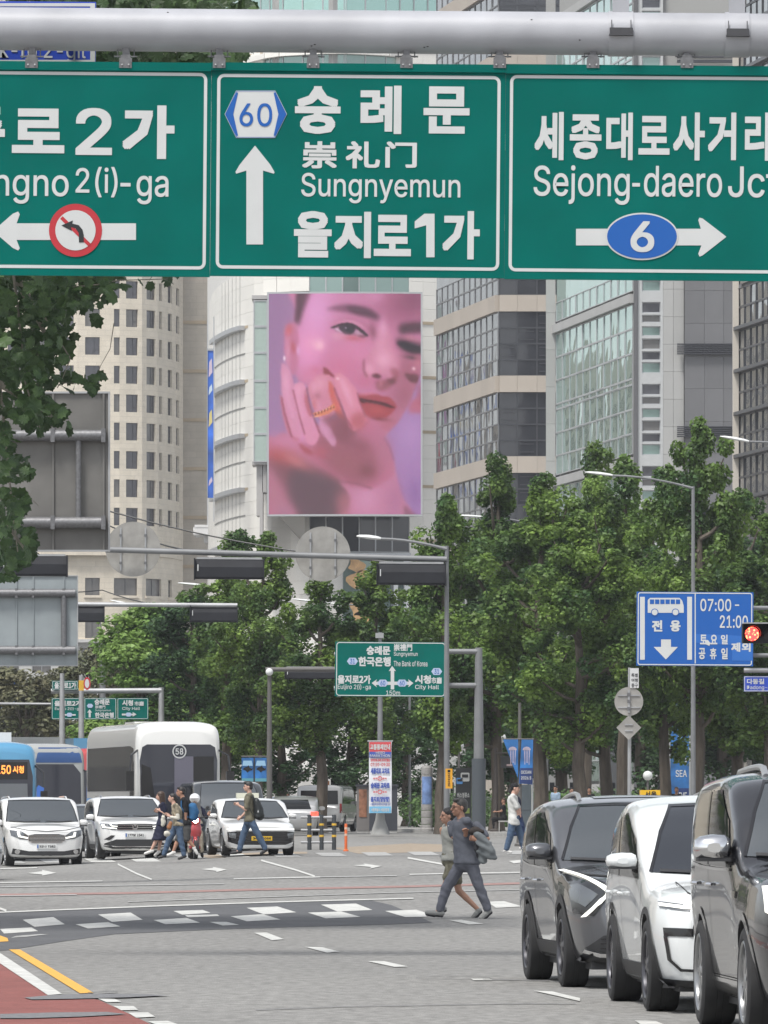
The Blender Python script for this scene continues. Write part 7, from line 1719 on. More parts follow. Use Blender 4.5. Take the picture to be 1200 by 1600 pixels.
# ================================================================= PEOPLE
def fabric(name, col, var=.12, rough=.85): return M(name, col, rough, var=var, scale=9, bump=.8, bscale=7, spec=.25)
skin = M('skin', (.42,.24,.17), .55, var=.06, scale=12, spec=.35); skin_tan = M('skin_tanned', (.37,.20,.135), .5, var=.08, scale=12, spec=.4); skin_pale = M('skin_pale', (.50,.30,.23), .55, var=.06, scale=12)
hair_black = M('black_hair', (.014,.012,.012), .45, var=.3, scale=30, bump=.5, bscale=60); hair_grey = M('greying_hair', (.045,.042,.04), .5, var=.5, scale=25, bump=.5, bscale=60); hair_brown = M('brown_hair', (.05,.028,.018), .5, var=.3, scale=30)
denim = fabric('denim', (.065,.10,.16)); denim_dk = fabric('dark_denim', (.03,.05,.10)); shoe_grey = M('grey_shoe', (.26,.26,.25), .7); shoe_white = M('white_shoe', (.6,.59,.57), .7); shoe_black = M('black_shoe', (.02,.02,.022), .6); sole_dark = M('dark_sole', (.03,.03,.035), .8)
def remesh(mb, name, mat, parent, vox, it=4, disp=0):
    me = mb.mesh(name, mat); out = evaluated(me, [('REMESH', dict(mode='VOXEL', voxel_size=vox, use_smooth_shade=True)), ('SMOOTH', dict(factor=.5, iterations=it))])
    out.materials.clear(); out.materials.append(mat)
    if disp:
        n = len(out.vertices); co = np.empty(n*3); out.vertices.foreach_get('co', co); co = co.reshape(-1, 3); no = np.empty(n*3); out.vertices.foreach_get('normal', no); no = no.reshape(-1, 3)
        q = np.sin(co[:, 0]*31+co[:, 2]*23+2*np.sin(co[:, 2]*17))*np.sin(co[:, 1]*27-co[:, 2]*13)+.6*np.sin(co[:, 2]*44+co[:, 0]*20+3*np.sin(co[:, 1]*11)); co += no*(q*disp)[:, None]; out.vertices.foreach_set('co', co.ravel()); out.update()
    out.polygons.foreach_set('use_smooth', [True]*len(out.polygons)); return put(name, out, parent)
def cap(mb, a, b, ra, rb, n=10):
    """tapered capsule"""
    a, b = Vector(a), Vector(b); d = (b-a)
    if d.length < 1e-4: mb.ball(tuple(a), ra, n, 6); return
    t = d.normalized(); pts = []; rs = []
    for q in (-1, -.75, -.4, 0): pts.append(a+t*ra*q); rs.append(ra*max(.05, math.sqrt(1-q*q)))
    for q in (0, .4, .75, 1): pts.append(b+t*rb*q); rs.append(rb*max(.05, math.sqrt(1-q*q)))
    mb.tube(pts, rs, n)
def chain(mb, pts, rs):
    for i in range(len(pts)-1): cap(mb, pts[i], pts[i+1], rs[i], rs[i+1])
def hand(mb, w, tip, s=1.0, curl=.5, thumb=1):
    w, tip = Vector(w), Vector(tip); t = (tip-w).normalized(); side = t.cross(Vector((0, 1, 0))); side = side.normalized() if side.length > .1 else Vector((1, 0, 0)); n = side.cross(t)
    pc = w+t*.045*s; cap(mb, w, pc+t*.02*s, .024*s, .034*s)
    for i, (o, L) in enumerate(((-.030, .062), (-.010, .075), (.011, .070), (.030, .055))):
        b = pc+t*.03*s+side*o*s; m = b+(t*math.cos(curl*.6)-n*math.sin(curl*.6))*L*.5*s; e = m+(t*math.cos(curl*1.6)-n*math.sin(curl*1.6))*L*.5*s; cap(mb, b, m, .0105*s, .0095*s, 8); cap(mb, m, e, .0095*s, .008*s, 8)
    b = w+t*.02*s+side*.028*s*thumb; m = b+(t*.6+side*thumb*.8).normalized()*.035*s; cap(mb, b, m, .013*s, .011*s, 8); cap(mb, m, m+t*.03*s, .011*s, .009*s, 8)
def head(mb, c, f, s=1.0, lean=0):
    """f = facing unit vector in the ground plane"""
    c = Vector(c); f = Vector(f).normalized(); r = Vector((-f.y, f.x, 0)); ang = math.atan2(f.y, f.x); M_ = Matrix.Translation(c) @ Matrix.Rotation(ang, 4, 'Z') @ Matrix.Rotation(lean, 4, 'Y') @ Matrix.Scale(s, 4); mb.T = M_
    mb.ball((-.012, 0, .028), (.098, .077, .092), 16, 12); mb.ball((.018, 0, -.045), (.068, .060, .075), 14, 10); mb.ball((.055, 0, -.088), (.030, .028, .022), 10, 8)
    mb.ball((.072, 0, .022), (.022, .055, .022), 10, 7); cap(mb, (.086, 0, .012), (.106, 0, -.028), .010, .015, 8); mb.ball((.085, 0, -.060), (.016, .024, .010), 8, 6)
    for q in (-1, 1): mb.ball((.058, q*.038, -.025), (.022, .022, .022), 8, 6); mb.ball((-.008, q*.080, -.012), (.018, .011, .031), 8, 7)
    mb.T = None; return M_
def face_bits(M_, parent, glasses=False, brow=hair_black):
    mb = MB(); mb.T = M_
    for q in (-1, 1): mb.ball((.083, q*.031, .006), (.008, .014, .007), 8, 6)
    mb.build('eyes', gloss_black, parent)['kind'] = 'stuff'; mb = MB(); mb.T = M_
    for q in (-1, 1): cap(mb, (.092, q*.016, .027), (.080, q*.048, .029), .0045, .003, 6)
    mb.build('eyebrows', brow, parent)['kind'] = 'stuff'; mb = MB(); mb.T = M_; cap(mb, (.098, -.018, -.061), (.098, .018, -.061), .004, .004, 6); mb.build('mouth', M('lips', (.25,.08,.07), .5), parent)
    if glasses:
        g = MB(); g.T = M_
        for q in (-1, 1):
            g.tube([(.101, q*.034+.024*math.cos(a), .004+.018*math.sin(a)) for a in [2*PI*i/14 for i in range(15)]], .0022, 5); g.tube([(.099, q*.058, .008), (.05, q*.079, .010), (-.01, q*.082, .006)], .002, 5)
        g.tube([(.102, -.010, .006), (.102, .010, .006)], .002, 5); g.build('glasses', gloss_black, parent)
def hair_mesh(M_, parent, mat, style, vox=.009):
    mb = MB(); mb.T = M_
    if style == 'short': mb.ball((-.022, 0, .046), (.100, .084, .086), 16, 10); mb.ball((-.060, 0, -.005), (.058, .072, .070), 12, 8); mb.ball((.045, .015, .098), (.050, .055, .025), 12, 8)
    elif style == 'quiff': mb.ball((-.022, 0, .050), (.102, .085, .090), 16, 10); mb.ball((-.060, 0, -.005), (.060, .074, .072), 12, 8); mb.ball((.055, 0, .098), (.055, .062, .036), 12, 8)
    elif style == 'long': mb.ball((-.022, 0, .040), (.108, .092, .094), 16, 10); cap(mb, (-.055, .0, 0), (-.085, .0, -.24), .088, .070); cap(mb, (.0, .065, 0), (-.03, .07, -.20), .035, .03); cap(mb, (.0, -.065, 0), (-.03, -.07, -.20), .035, .03)
    elif style == 'bun': mb.ball((-.024, 0, .042), (.104, .085, .088), 16, 10); mb.ball((-.105, 0, -.02), (.055, .05, .06), 12, 8); cap(mb, (-.05, 0, -.03), (-.10, 0, -.08), .06, .04)
    elif style == 'cap':
        mb.ball((-.015, 0, .056), (.105, .086, .080), 16, 10); mb.box(.05, .165, -.055, .055, .052, .064); mb.ball((-.05, 0, .0), (.06, .076, .05), 12, 8)
    mb.T = None; return remesh(mb, 'cap' if style == 'cap' else 'hair', mat, parent, vox, 2)
def person(label, d, cv, J, facing, st, y0=0.0, group=None):
    """J holds photo positions of the joints; near side limbs are nearer the camera"""
    k = F/d; hp = cv(*J['hip']); x0 = (hp[0]-600)/k; g = gz(x0, d)+st.get('h0', 0); t = thing('person', (x0, d, g), label, 'person', group); vox = st.get('vox', .012)
    def q(p, dy=0): a = cv(*p); return Vector(((a[0]-600)/k-x0, dy, EYE+(HY-a[1])/k-g))
    sw, hw = st.get('sw', .17), st.get('hw', .085); f = Vector(facing).normalized()
    ry = Vector((-f.y, f.x, 0)); 
    if ry.y > 0: ry = -ry          # towards the camera
    near, far = (lambda p, w: q(p)+ry*w), (lambda p, w: q(p)-ry*w); s = st.get('s', 1.0)
    hc, nk, ch, wa, hip = q(J['head']), q(J['neck']), q(J['chest']), q(J['waist']), q(J['hip'])
    b = MB(); M_ = head(b, hc, f, st.get('hs', 1.0)*s, st.get('lean', 0)); cap(b, hc+Vector((0,0,-.05))-f*.02, nk-Vector((0,0,.03)), .052*s, .062*s)
    rx = st.get('rx', .105)*s; ang = math.atan2(f.y, f.x)
    fw = Vector((math.cos(ang), math.sin(ang), 0)); sd_ = Vector((-fw.y, fw.x, 0))
    def ell(m, secs, n=18):
        vs = []; top, bot = secs[0], secs[-1]; secs = [(top[0]+Vector((0,0,.03)), top[1]*.55, top[2]*.55)]+list(secs)+[(bot[0]-Vector((0,0,.02)), bot[1]*.7, bot[2]*.7)]
        P_ = np.array([[*c, a_, w_] for c, a_, w_ in secs]); out = []
        for i in range(len(P_)-1):
            p0, p1, p2, p3 = P_[max(0, i-1)], P_[i], P_[i+1], P_[min(len(P_)-1, i+2)]
            for j in range(4): u = j/4; out.append(.5*((2*p1)+(-p0+p2)*u+(2*p0-5*p1+4*p2-p3)*u*u+(-p0+3*p1-3*p2+p3)*u**3))
        out.append(P_[-1])
        for r_ in out: vs += [Vector(r_[:3])+fw*r_[3]*math.cos(2*PI*k_/n)+sd_*r_[4]*math.sin(2*PI*k_/n) for k_ in range(n)]
        m.add(vs, [(i*n+k_, i*n+(k_+1) % n, (i+1)*n+(k_+1) % n, (i+1)*n+k_) for i in range(len(out)-1) for k_ in range(n)]+[tuple(range(n))[::-1], tuple(range((len(out)-1)*n, len(out)*n))])
    def torso(m, e=0, upto=None, drop=.10, flare=1.0):
        ell(m, [(nk-Vector((0,0,.035)), .062*s+e, .085*s+e), (nk.lerp(ch, .32), rx*.84+e, sw*.86+e), (ch, rx*1.08+e, sw*.93+e), (ch.lerp(wa, .55), rx*1.0+e, sw*.86+e), (wa, rx*.96+e, sw*.82+e), (wa.lerp(hip, .6), rx*1.05+e, hw*1.9*flare+e), (hip-Vector((0,0,drop)), rx*1.08*flare+e, hw*1.95*flare+e)])
        for sg in (-1, 1): cap(m, nk+Vector((0,0,-.06)), nk.lerp(ch, .30)+ry*sg*sw*.88, .050*s+e, .054*s+e)
    torso(b, drop=.0, flare=.85)
    arms = {}
    for key, fn, sg in (('armN', near, 1), ('armF', far, -1)):
        if key not in J: continue
        dys = st.get(key+'y', (sw*.98, sw*1.0, sw*.8, sw*.7)); P4 = [q(p)+ry*sg*dy for p, dy in zip(J[key], dys)]; arms[key] = P4
        chain(b, P4[:3], [.050*s, .040*s, .027*s]); hand(b, P4[2], P4[3], s*1.02, st.get('curl', .6), -1)
    legs = {}
    for key, sg in (('legN', 1), ('legF', -1)):
        if key not in J: continue
        P4 = [q(p)+ry*sg*w for p, w in zip(J[key], (hw, hw*.95, hw*.85, hw*.9))]; legs[key] = P4; chain(b, P4[:3], [.080*s, .056*s, .036*s]); cap(b, P4[1]+(P4[2]-P4[1])*.12, P4[1]+(P4[2]-P4[1])*.4, .050*s, .052*s); cap(b, P4[2]-Vector((0,0,.02)), P4[3], .034*s, .026*s)
    remesh(b, 'body', st['skin'], t, vox, 3)
    face_bits(M_, t, st.get('glasses', False), st.get('hair_m', hair_black))
    hm = hair_mesh(M_, t, st.get('hair_m', hair_black), st['hair'], max(.008, vox*.8))
    # clothes
    tm = st.get('top'); 
    if tm:
        m = MB(); torso(m, .016, drop=st.get('hem', .03)-.03, flare=1.12)
        sl = st.get('sleeve', .75)
        for key, P4 in arms.items():
            if sl > 0:
                a = P4[0]; e = a.lerp(P4[1], min(1, sl)); cap(m, a, e, .060*s, .062*s)
                if sl > 1: cap(m, P4[1], P4[1].lerp(P4[2], sl-1), .055*s, .042*s)
        remesh(m, 'shirt', tm, t, vox*1.15, 6, .0042)
        if st.get('collar'): mm = MB(); mm.tube([nk+Vector((.062*math.cos(a), .066*math.sin(a), -.035+.028*math.cos(a)*(-1 if f.x < 0 else 1)*-1)) for a in [2*PI*i/16 for i in range(17)]], .012, 6); mm.build('collar', st['collar'], t)
    bt = st.get('bottom')
    if bt and st.get('btype', 'trousers') in ('trousers', 'shorts'):
        m = MB(); lim = 1.93 if st.get('btype', 'trousers') == 'trousers' else st.get('short', .85)
        for c in (hip+Vector((0,0,.07)), hip): m.T = Matrix.Translation(c) @ Matrix.Rotation(ang, 4, 'Z'); m.ball((0,0,0), (rx*1.12+.014, hw*2.0+.014, .13), 16, 10); m.T = None
        wd = st.get('wide', 1.0)
        for P4 in legs.values():
            if lim > 1: chain(m, [P4[0], P4[1], P4[1].lerp(P4[2], lim-1)], [.096*s, .074*s*wd, .058*s*wd])
            else: cap(m, P4[0], P4[0].lerp(P4[1], lim), .100*s, .090*s*wd)
        remesh(m, 'shorts' if lim < 1 else 'trousers', bt, t, vox*1.15, 6, .0042)
    if bt and st.get('btype') in ('skirt', 'dress'):
        he = q(st['hemp']); m = MB(); top_ = wa if st['btype'] == 'skirt' else wa; n = 7
        ell(m, [(top_.lerp(he, i/(n-1)), rx*(1.0+.65*i/(n-1))+.016, hw*(1.8+1.0*i/(n-1))) for i in range(n)])
        remesh(m, 'skirt', bt, t, vox*1.2, 4, .006)
    for P4 in legs.values():
        m = MB(); a, e = P4[2], P4[3]; dr = (e-a); dr2 = Vector((dr.x, dr.y, dr.z)); heel = a-Vector((0,0,.045))*s-dr.normalized()*.035; L = (e-heel).normalized()
        cap(m, a-Vector((0,0,.01)), heel, .043*s, .040*s); cap(m, heel, e, .042*s, .032*s); cap(m, heel.lerp(e, .5), e, .045*s, .036*s)
        so_ = remesh(m, 'shoe', st['shoe'], t, vox*.9, 3); upv = Vector((0,0,1))-L*L.z; upv.normalize()
        if st.get('sole'): mm = MB(); cap(mm, heel-upv*.034*s, e-upv*.026*s, .026*s, .022*s); cap(mm, heel.lerp(e,.5)-upv*.030, e-upv*.024, .032*s, .026*s); remesh(mm, 'sole', st['sole'], so_, vox*.9, 2)
    return t, q, ry
def soft(parent, name, balls, mat, vox=.014, disp=.006, it=3):
    m = MB()
    for i, (c, r_) in enumerate(balls):
        m.ball(tuple(c), r_, 14, 9)
        if i+1 < len(balls):
            for u in (.25, .5, .75): m.ball(tuple(Vector(c).lerp(Vector(balls[i+1][0]), u)), tuple(np.array(r_)*(1-u)+np.array(balls[i+1][1])*u), 14, 9)
    return remesh(m, name, mat, parent, vox, it, disp)
A_ = lambda x, y: (655+x/7.44, 1235+y/7.44)
slate = fabric('slate_cotton', (.115,.122,.145)); slate_tr = fabric('slate_trousers', (.125,.13,.155)); ochre = fabric('pale_grey_knit', (.34,.34,.31)); olive = fabric('olive_print', (.16,.15,.11), .5)
B0 = dict(head=(462,200), neck=(490,322), chest=(522,445), waist=(525,680), hip=(560,850), armN=[(610,405),(712,560),(560,578),(455,540)], armF=[(420,400),(430,540),(480,520),(460,470)], legN=[(585,885),(665,1110),(772,1385),(700,1480)], legF=[(500,885),(345,1135),(262,1398),(118,1420)])
def couple():
    t, q, ry = person('man in grey shirt and trousers striding left with a jacket over his arm', 100.0, A_, B0, (-1,-.42,0), dict(skin=skin_tan, hair='short', hair_m=hair_grey, glasses=True, top=slate, bottom=slate_tr, shoe=shoe_grey, sole=sole_dark, vox=.0085, collar=gloss_black, rx=.145, sw=.19, hw=.092, hs=1.10, sleeve=.80, curl=1.0, wide=1.08, armNy=(.19,.24,.34,.34), armFy=(.17,.10,-.2,-.22)))
    jk = fabric('grey_jacket', (.17,.185,.19)); j = thing('jacket', tuple(t.location), 'crumpled grey jacket hanging over the striding man\'s forearm', 'jacket'); c = lambda x, y, w=.33: q((x, y))+ry*w
    soft(j, 'jacket_cloth', [(c(575,520), (.075,.06,.05)), (c(610,570), (.09,.07,.08)), (c(650,620), (.10,.07,.09)), (c(690,680), (.085,.07,.09)), (c(730,735), (.075,.06,.085)), (c(762,775), (.05,.05,.035)), (c(620,690,.30), (.075,.05,.10)), (c(650,760,.28), (.06,.05,.10)), (c(690,790,.27), (.035,.04,.06))], jk, .011, .014, 3)
    soft(j, 'lining', [(c(575,620,.30), (.05,.06,.10)), (c(600,700,.27), (.05,.05,.10))], M('dark_lining', (.03,.03,.034), .8), .012, .008)
    h = thing('pouch', tuple(t.location), 'dark brown folded pouch clutched against the striding man\'s chest', 'pouch'); soft(h, 'pouch_cloth', [(c(500,480,.31), (.055,.05,.045)), (c(560,460,.31), (.07,.05,.05)), (c(610,475,.31), (.06,.05,.035))], M('dark_brown_cloth', (.035,.026,.022), .8, var=.2, scale=20), .010, .006)
    MB().ball(tuple(q((438,412))+ry*.0+Vector((-.12,-.06,0))), .008, 6, 4).build('button', sign_white, t)
    person('woman in pale sleeveless knit and shorts walking behind the striding man', 100.7, A_, dict(head=(325,298), neck=(352,400), chest=(350,500), waist=(355,670), hip=(360,810), armN=[(365,450),(400,600),(420,740),(410,800)], armF=[(310,460),(340,600),(360,720),(350,780)], legN=[(370,850),(285,1095),(250,1360),(190,1420)], legF=[(420,850),(482,1165),(705,1385),(650,1470)]), (-1,-.35,0), dict(skin=skin, hair='bun', top=ochre, bottom=olive, btype='shorts', short=.62, shoe=shoe_grey, sole=sole_dark, vox=.009, s=.93, hs=1.05, rx=.10, sw=.155, hw=.088, sleeve=0, wide=1.1))
couple()
Bv = lambda x, y: (220+x/9.6, 1215+y/9.6); Cv = lambda x, y: (330+x/10.91, 1210+y/10.91); Dv = lambda x, y: (765+x/12.8, 1215+y/12.8); Ev = lambda x, y: (430+x/5, 1215+y/5)
navy = fabric('navy_cotton', (.016,.018,.038)); black_c = fabric('black_cotton', (.014,.014,.016)); patt = fabric('patterned_blouse', (.30,.26,.19), .6); cream_c = fabric('cream_cloth', (.50,.48,.42)); khaki = fabric('khaki_cotton', (.13,.12,.085)); white_c = fabric('white_cotton', (.52,.52,.50), .06); beige_c = fabric('beige_cotton', (.38,.34,.27)); blue_p = fabric('blue_nylon', (.03,.11,.24)); brown_c = fabric('brown_cotton', (.08,.055,.04)); grey_c = fabric('dark_shorts', (.07,.07,.07)); tan_l = M('tan_leather', (.25,.10,.035), .5, var=.3, scale=15)
def crossing():
    g = 'people crossing in front of the waiting cars'
    t, q, ry = person('woman in long navy dress with long dark hair crossing left', 169.5, Bv, dict(head=(290,278), neck=(325,375), chest=(335,470), waist=(325,620), hip=(310,720), armN=[(345,440),(372,545),(285,500),(200,465)], armF=[(320,440),(300,540),(270,520),(215,500)], legN=[(310,740),(240,920),(155,1085),(60,1140)], legF=[(330,740),(300,940),(270,1100),(215,1165)]), (-1,-.1,0), dict(skin=skin_pale, hair='long', hair_m=hair_brown, top=navy, bottom=navy, btype='dress', hemp=(275,930), shoe=shoe_white, s=.93, sw=.15, sleeve=.6), group=g)
    b = thing('tote_bag', tuple(t.location), 'off white tote bag hanging from the arm of the woman in navy', 'bag', None); c = lambda x, y, w=.28: q((x, y))+ry*w; soft(b, 'bag_cloth', [(c(325,600), (.05,.05,.06)), (c(325,660), (.065,.05,.08)), (c(320,705), (.055,.045,.05))], cream_c, .014, .005); MB().tube([c(300,590), c(330,530), c(350,590)], .006, 6).build('strap', cream_c, b)
    t, q, ry = person('woman in patterned blouse and jeans crossing left with a phone and hat', 168.0, Bv, dict(head=(470,305), neck=(500,395), chest=(540,480), waist=(550,620), hip=(560,720), armN=[(530,455),(545,610),(430,590),(340,530)], armF=[(510,455),(500,600),(430,580),(380,550)], legN=[(570,740),(590,930),(645,1165),(565,1215)], legF=[(540,740),(430,930),(350,1160),(270,1200)]), (-1,-.15,0), dict(skin=skin_pale, hair='bun', top=patt, bottom=denim, shoe=shoe_black, s=.92, sw=.15, sleeve=.6, wide=1.15), group=g)
    c = lambda x, y, w=.26: q((x, y))+ry*w; m = MB(); P4 = [c(540,560,.17), c(545,612,.18), c(440,592,.16)]; cap(m, P4[0], P4[1], .05, .045); cap(m, P4[1], P4[2], .045, .035); remesh(m, 'sleeve', cream_c, t, .013)
    b = thing('handbag', tuple(t.location), 'tan handbag with a cream sun hat dangling beside the patterned blouse', 'bag'); soft(b, 'bag_body', [(c(425,690), (.05,.04,.06)), (c(405,745), (.06,.045,.06))], tan_l, .013, .004); soft(b, 'sun_hat', [(c(375,840), (.085,.03,.075)), (c(350,845,.30), (.05,.05,.06))], cream_c, .014, .003)
    t, q, ry = person('man in black tee and shorts with bright blue backpack crossing left', 169.0, Bv, dict(head=(598,215), neck=(632,300), chest=(655,400), waist=(670,600), hip=(680,710), armN=[(665,360),(668,540),(672,680),(672,770)], armF=[(640,370),(620,540),(610,640),(600,700)], legN=[(690,740),(690,920),(800,1045),(842,1140)], legF=[(665,740),(560,930),(490,1110),(410,1165)]), (-1,-.1,0), dict(skin=skin_tan, hair='short', top=black_c, bottom=grey_c, btype='shorts', short=.95, shoe=shoe_white, sleeve=.75, s=1.0), group=g)
    c = lambda x, y, w=.05: q((x, y))+ry*w; b = thing('backpack', tuple(t.location), 'bright blue backpack on the man in black tee', 'backpack'); soft(b, 'bag_body', [(c(770,440), (.12,.14,.10)), (c(790,520), (.13,.14,.12)), (c(785,600), (.12,.13,.09))], blue_p, .014, .004); MB().tube([c(640,310,.12), c(600,360,.17), c(600,450,.18), c(700,600,.15)], .018, 8).build('strap', blue_p, b)
    t, q, ry = person('man in olive tee and jeans looking at his phone before the white sedan', 170.0, Cv, dict(head=(628,212), neck=(655,315), chest=(650,440), waist=(655,660), hip=(655,800), armN=[(630,410),(585,600),(470,530),(385,490)], armF=[(640,420),(600,640),(520,720),(455,770)], legN=[(690,820),(800,1030),(925,1270),(850,1345)], legF=[(630,820),(545,1040),(480,1295),(350,1340)]), (-1,-.05,0), dict(skin=skin_pale, hair='quiff', top=khaki, bottom=denim, shoe=shoe_black, sleeve=.85, wide=1.15, armNy=(.17,.19,.17,.16), s=1.02), group=g)
    c = lambda x, y, w=.05: q((x, y))+ry*w; b = thing('backpack', tuple(t.location), 'black backpack on the man in olive tee', 'backpack'); soft(b, 'bag_body', [(c(770,480), (.09,.14,.12)), (c(800,590), (.12,.14,.13)), (c(820,700), (.13,.14,.12))], M('black_nylon', (.012,.015,.016), .55, var=.3, scale=12), .014, .004)
    MB().tube([c(600,350,.10), c(650,335,.15), c(720,390,.18), c(745,470,.17)], .018, 8).build('strap', MATS['black_nylon'], b); MB().tube([c(650,570,.19), c(690,660,.2), c(760,720,.17)], .009, 6).build('strap', MATS['black_nylon'], b); MB().prism([(-.02,-.03),(.02,-.03),(0,.03)], 0, .004).build('logo_patch', sign_white, b, c(795,625,.21))
    ph = thing('phone', tuple(t.location), 'dark phone held up by the man in olive tee', 'phone'); m = MB(); m.T = Matrix.Translation(c(375,480,.16)) @ Matrix.Rotation(.5, 4, 'Y'); m.box(-.07, .07, -.035, .035, -.005, .005); m.build('phone_body', gloss_black, ph)
    t, q, ry = person('man in white tee black cap and jeans walking right by the jellyfish banner', 170.0, Dv, dict(head=(512,215), neck=(470,330), chest=(460,460), waist=(470,720), hip=(485,880), armN=[(450,400),(560,600),(590,640),(585,680)], armF=[(470,400),(580,600),(600,640),(600,680)], legN=[(460,910),(415,1170),(335,1440),(430,1495)], legF=[(520,910),(620,1150),(680,1430),(780,1480)]), (1,-.05,0), dict(skin=skin_pale, hair='cap', hair_m=black_c, top=white_c, bottom=denim, shoe=shoe_white, sleeve=.95, wide=1.2, rx=.108, hem=.10, s=1.0))
    person('woman in dark blue skirt half hidden behind the man in white tee', 171.5, Dv, dict(head=(500,260), neck=(500,350), chest=(530,470), waist=(540,700), hip=(550,830), armN=[(545,430),(580,600),(600,700),(610,780)], legN=[(560,850),(600,1090),(640,1400),(720,1480)], legF=[(560,850),(690,1150),(800,1390),(900,1430)]), (1,-.05,0), dict(skin=skin_pale, hair='bun', top=navy, bottom=fabric('blue_skirt', (.02,.035,.085)), btype='skirt', hemp=(610,1150), shoe=shoe_white, s=.93, sw=.14, sleeve=.6))
crossing()
def stand(label, px, d, ht, top, bottom, fx=0.0, fy=-1.0, hair='short', walk=.0, skin_m=skin, h0=.13, hair_m=hair_black, top_sleeve=.7, group=None, sit=False, py_shift=0):
    k = F/d; x = (px-600)/k; g = gz(x, d)+h0; cv = lambda X, Z: (px+X*k, HY-(Z*ht/1.72+g-EYE)*k); w = walk; s_ = 1 if fx >= 0 else -1
    if not sit: J = dict(head=(0,1.60), neck=(0,1.45), chest=(0,1.28), waist=(0,1.06), hip=(0,.92), armN=[(0,1.38),(-.02-.05*w,1.12),(.02,.90),(.05,.80)], armF=[(0,1.38),(.02+.1*w,1.12),(.06,.90),(.08,.80)], legN=[(0,.88),(-.04-.25*w,.48),(-.05-.75*w,.09),(.06*s_-.75*w,.03)], legF=[(0,.88),(.04+.3*w,.48),(.05+.6*w,.09),(.16*s_+.6*w,.03)])
    else: J = dict(head=(0,1.22), neck=(0,1.06), chest=(-.02,.90), waist=(-.03,.66), hip=(0,.50), armN=[(0,.98),(-.12,.80),(-.30,.78),(-.38,.78)], armF=[(0,.98),(-.1,.78),(-.25,.7),(-.3,.7)], legN=[(0,.48),(-.40,.50),(-.36,.10),(-.46,.04)], legF=[(0,.48),(-.38,.48),(-.30,.10),(-.40,.04)])
    return person(label, d, cv, J, (fx, fy, 0), dict(skin=skin_m, hair=hair, hair_m=hair_m, top=top, bottom=bottom, shoe=shoe_black, sleeve=top_sleeve, vox=.022, s=ht/1.72, h0=h0, sw=.165), group=group)
def others():
    stand('man in brown shirt and pale trousers standing by the hedge', 642, 326, 1.66, brown_c, beige_c, .3, -1, skin_m=skin_tan)
    stand('woman in white top and black trousers seen from behind near the hoarding', 472, 305, 1.62, white_c, black_c, .1, 1, 'long')
    stand('person in patterned dark top above the silver car roof', 450, 290, 1.5, patt, black_c, -.3, -1, 'short', skin_m=skin_tan, hair_m=hair_brown)
    stand('person in dark jacket facing the road behind the grey car', 921, 262, 1.66, black_c, black_c, -.1, -1, skin_m=skin_tan)
    stand('person in light blue shirt half behind a trunk', 868, 268, 1.72, fabric('light_blue_shirt', (.30,.40,.52)), black_c, -.6, -1)
    stand('person in navy top beside a trunk behind the grey car', 893, 266, 1.64, navy, black_c, .5, -1)
    stand('person with brown hair behind the yellow taxi sign', 1057, 262, 1.66, black_c, black_c, -.3, -1, hair_m=hair_brown, skin_m=skin_tan)
    t, q, ry = stand('person in black sitting on a low stool beside the trunk', 787, 262, 1.62, black_c, black_c, -1, -.1, hair_m=hair_brown, skin_m=skin_tan, sit=True, top_sleeve=.5)
    s = thing('stool', tuple(t.location), 'low pale box stool under the person in black', 'stool'); mb = MB(); mb.box(-.2,.2,-.2,.2,.36,.41); mb.build('seat', kerb_m, s)
    for a in (-1, 1):
        for b_ in (-1, 1): MB().box(a*.17-.02, a*.17+.02, b_*.17-.02, b_*.17+.02, 0, .36).build('leg', kerb_m, s)
others()
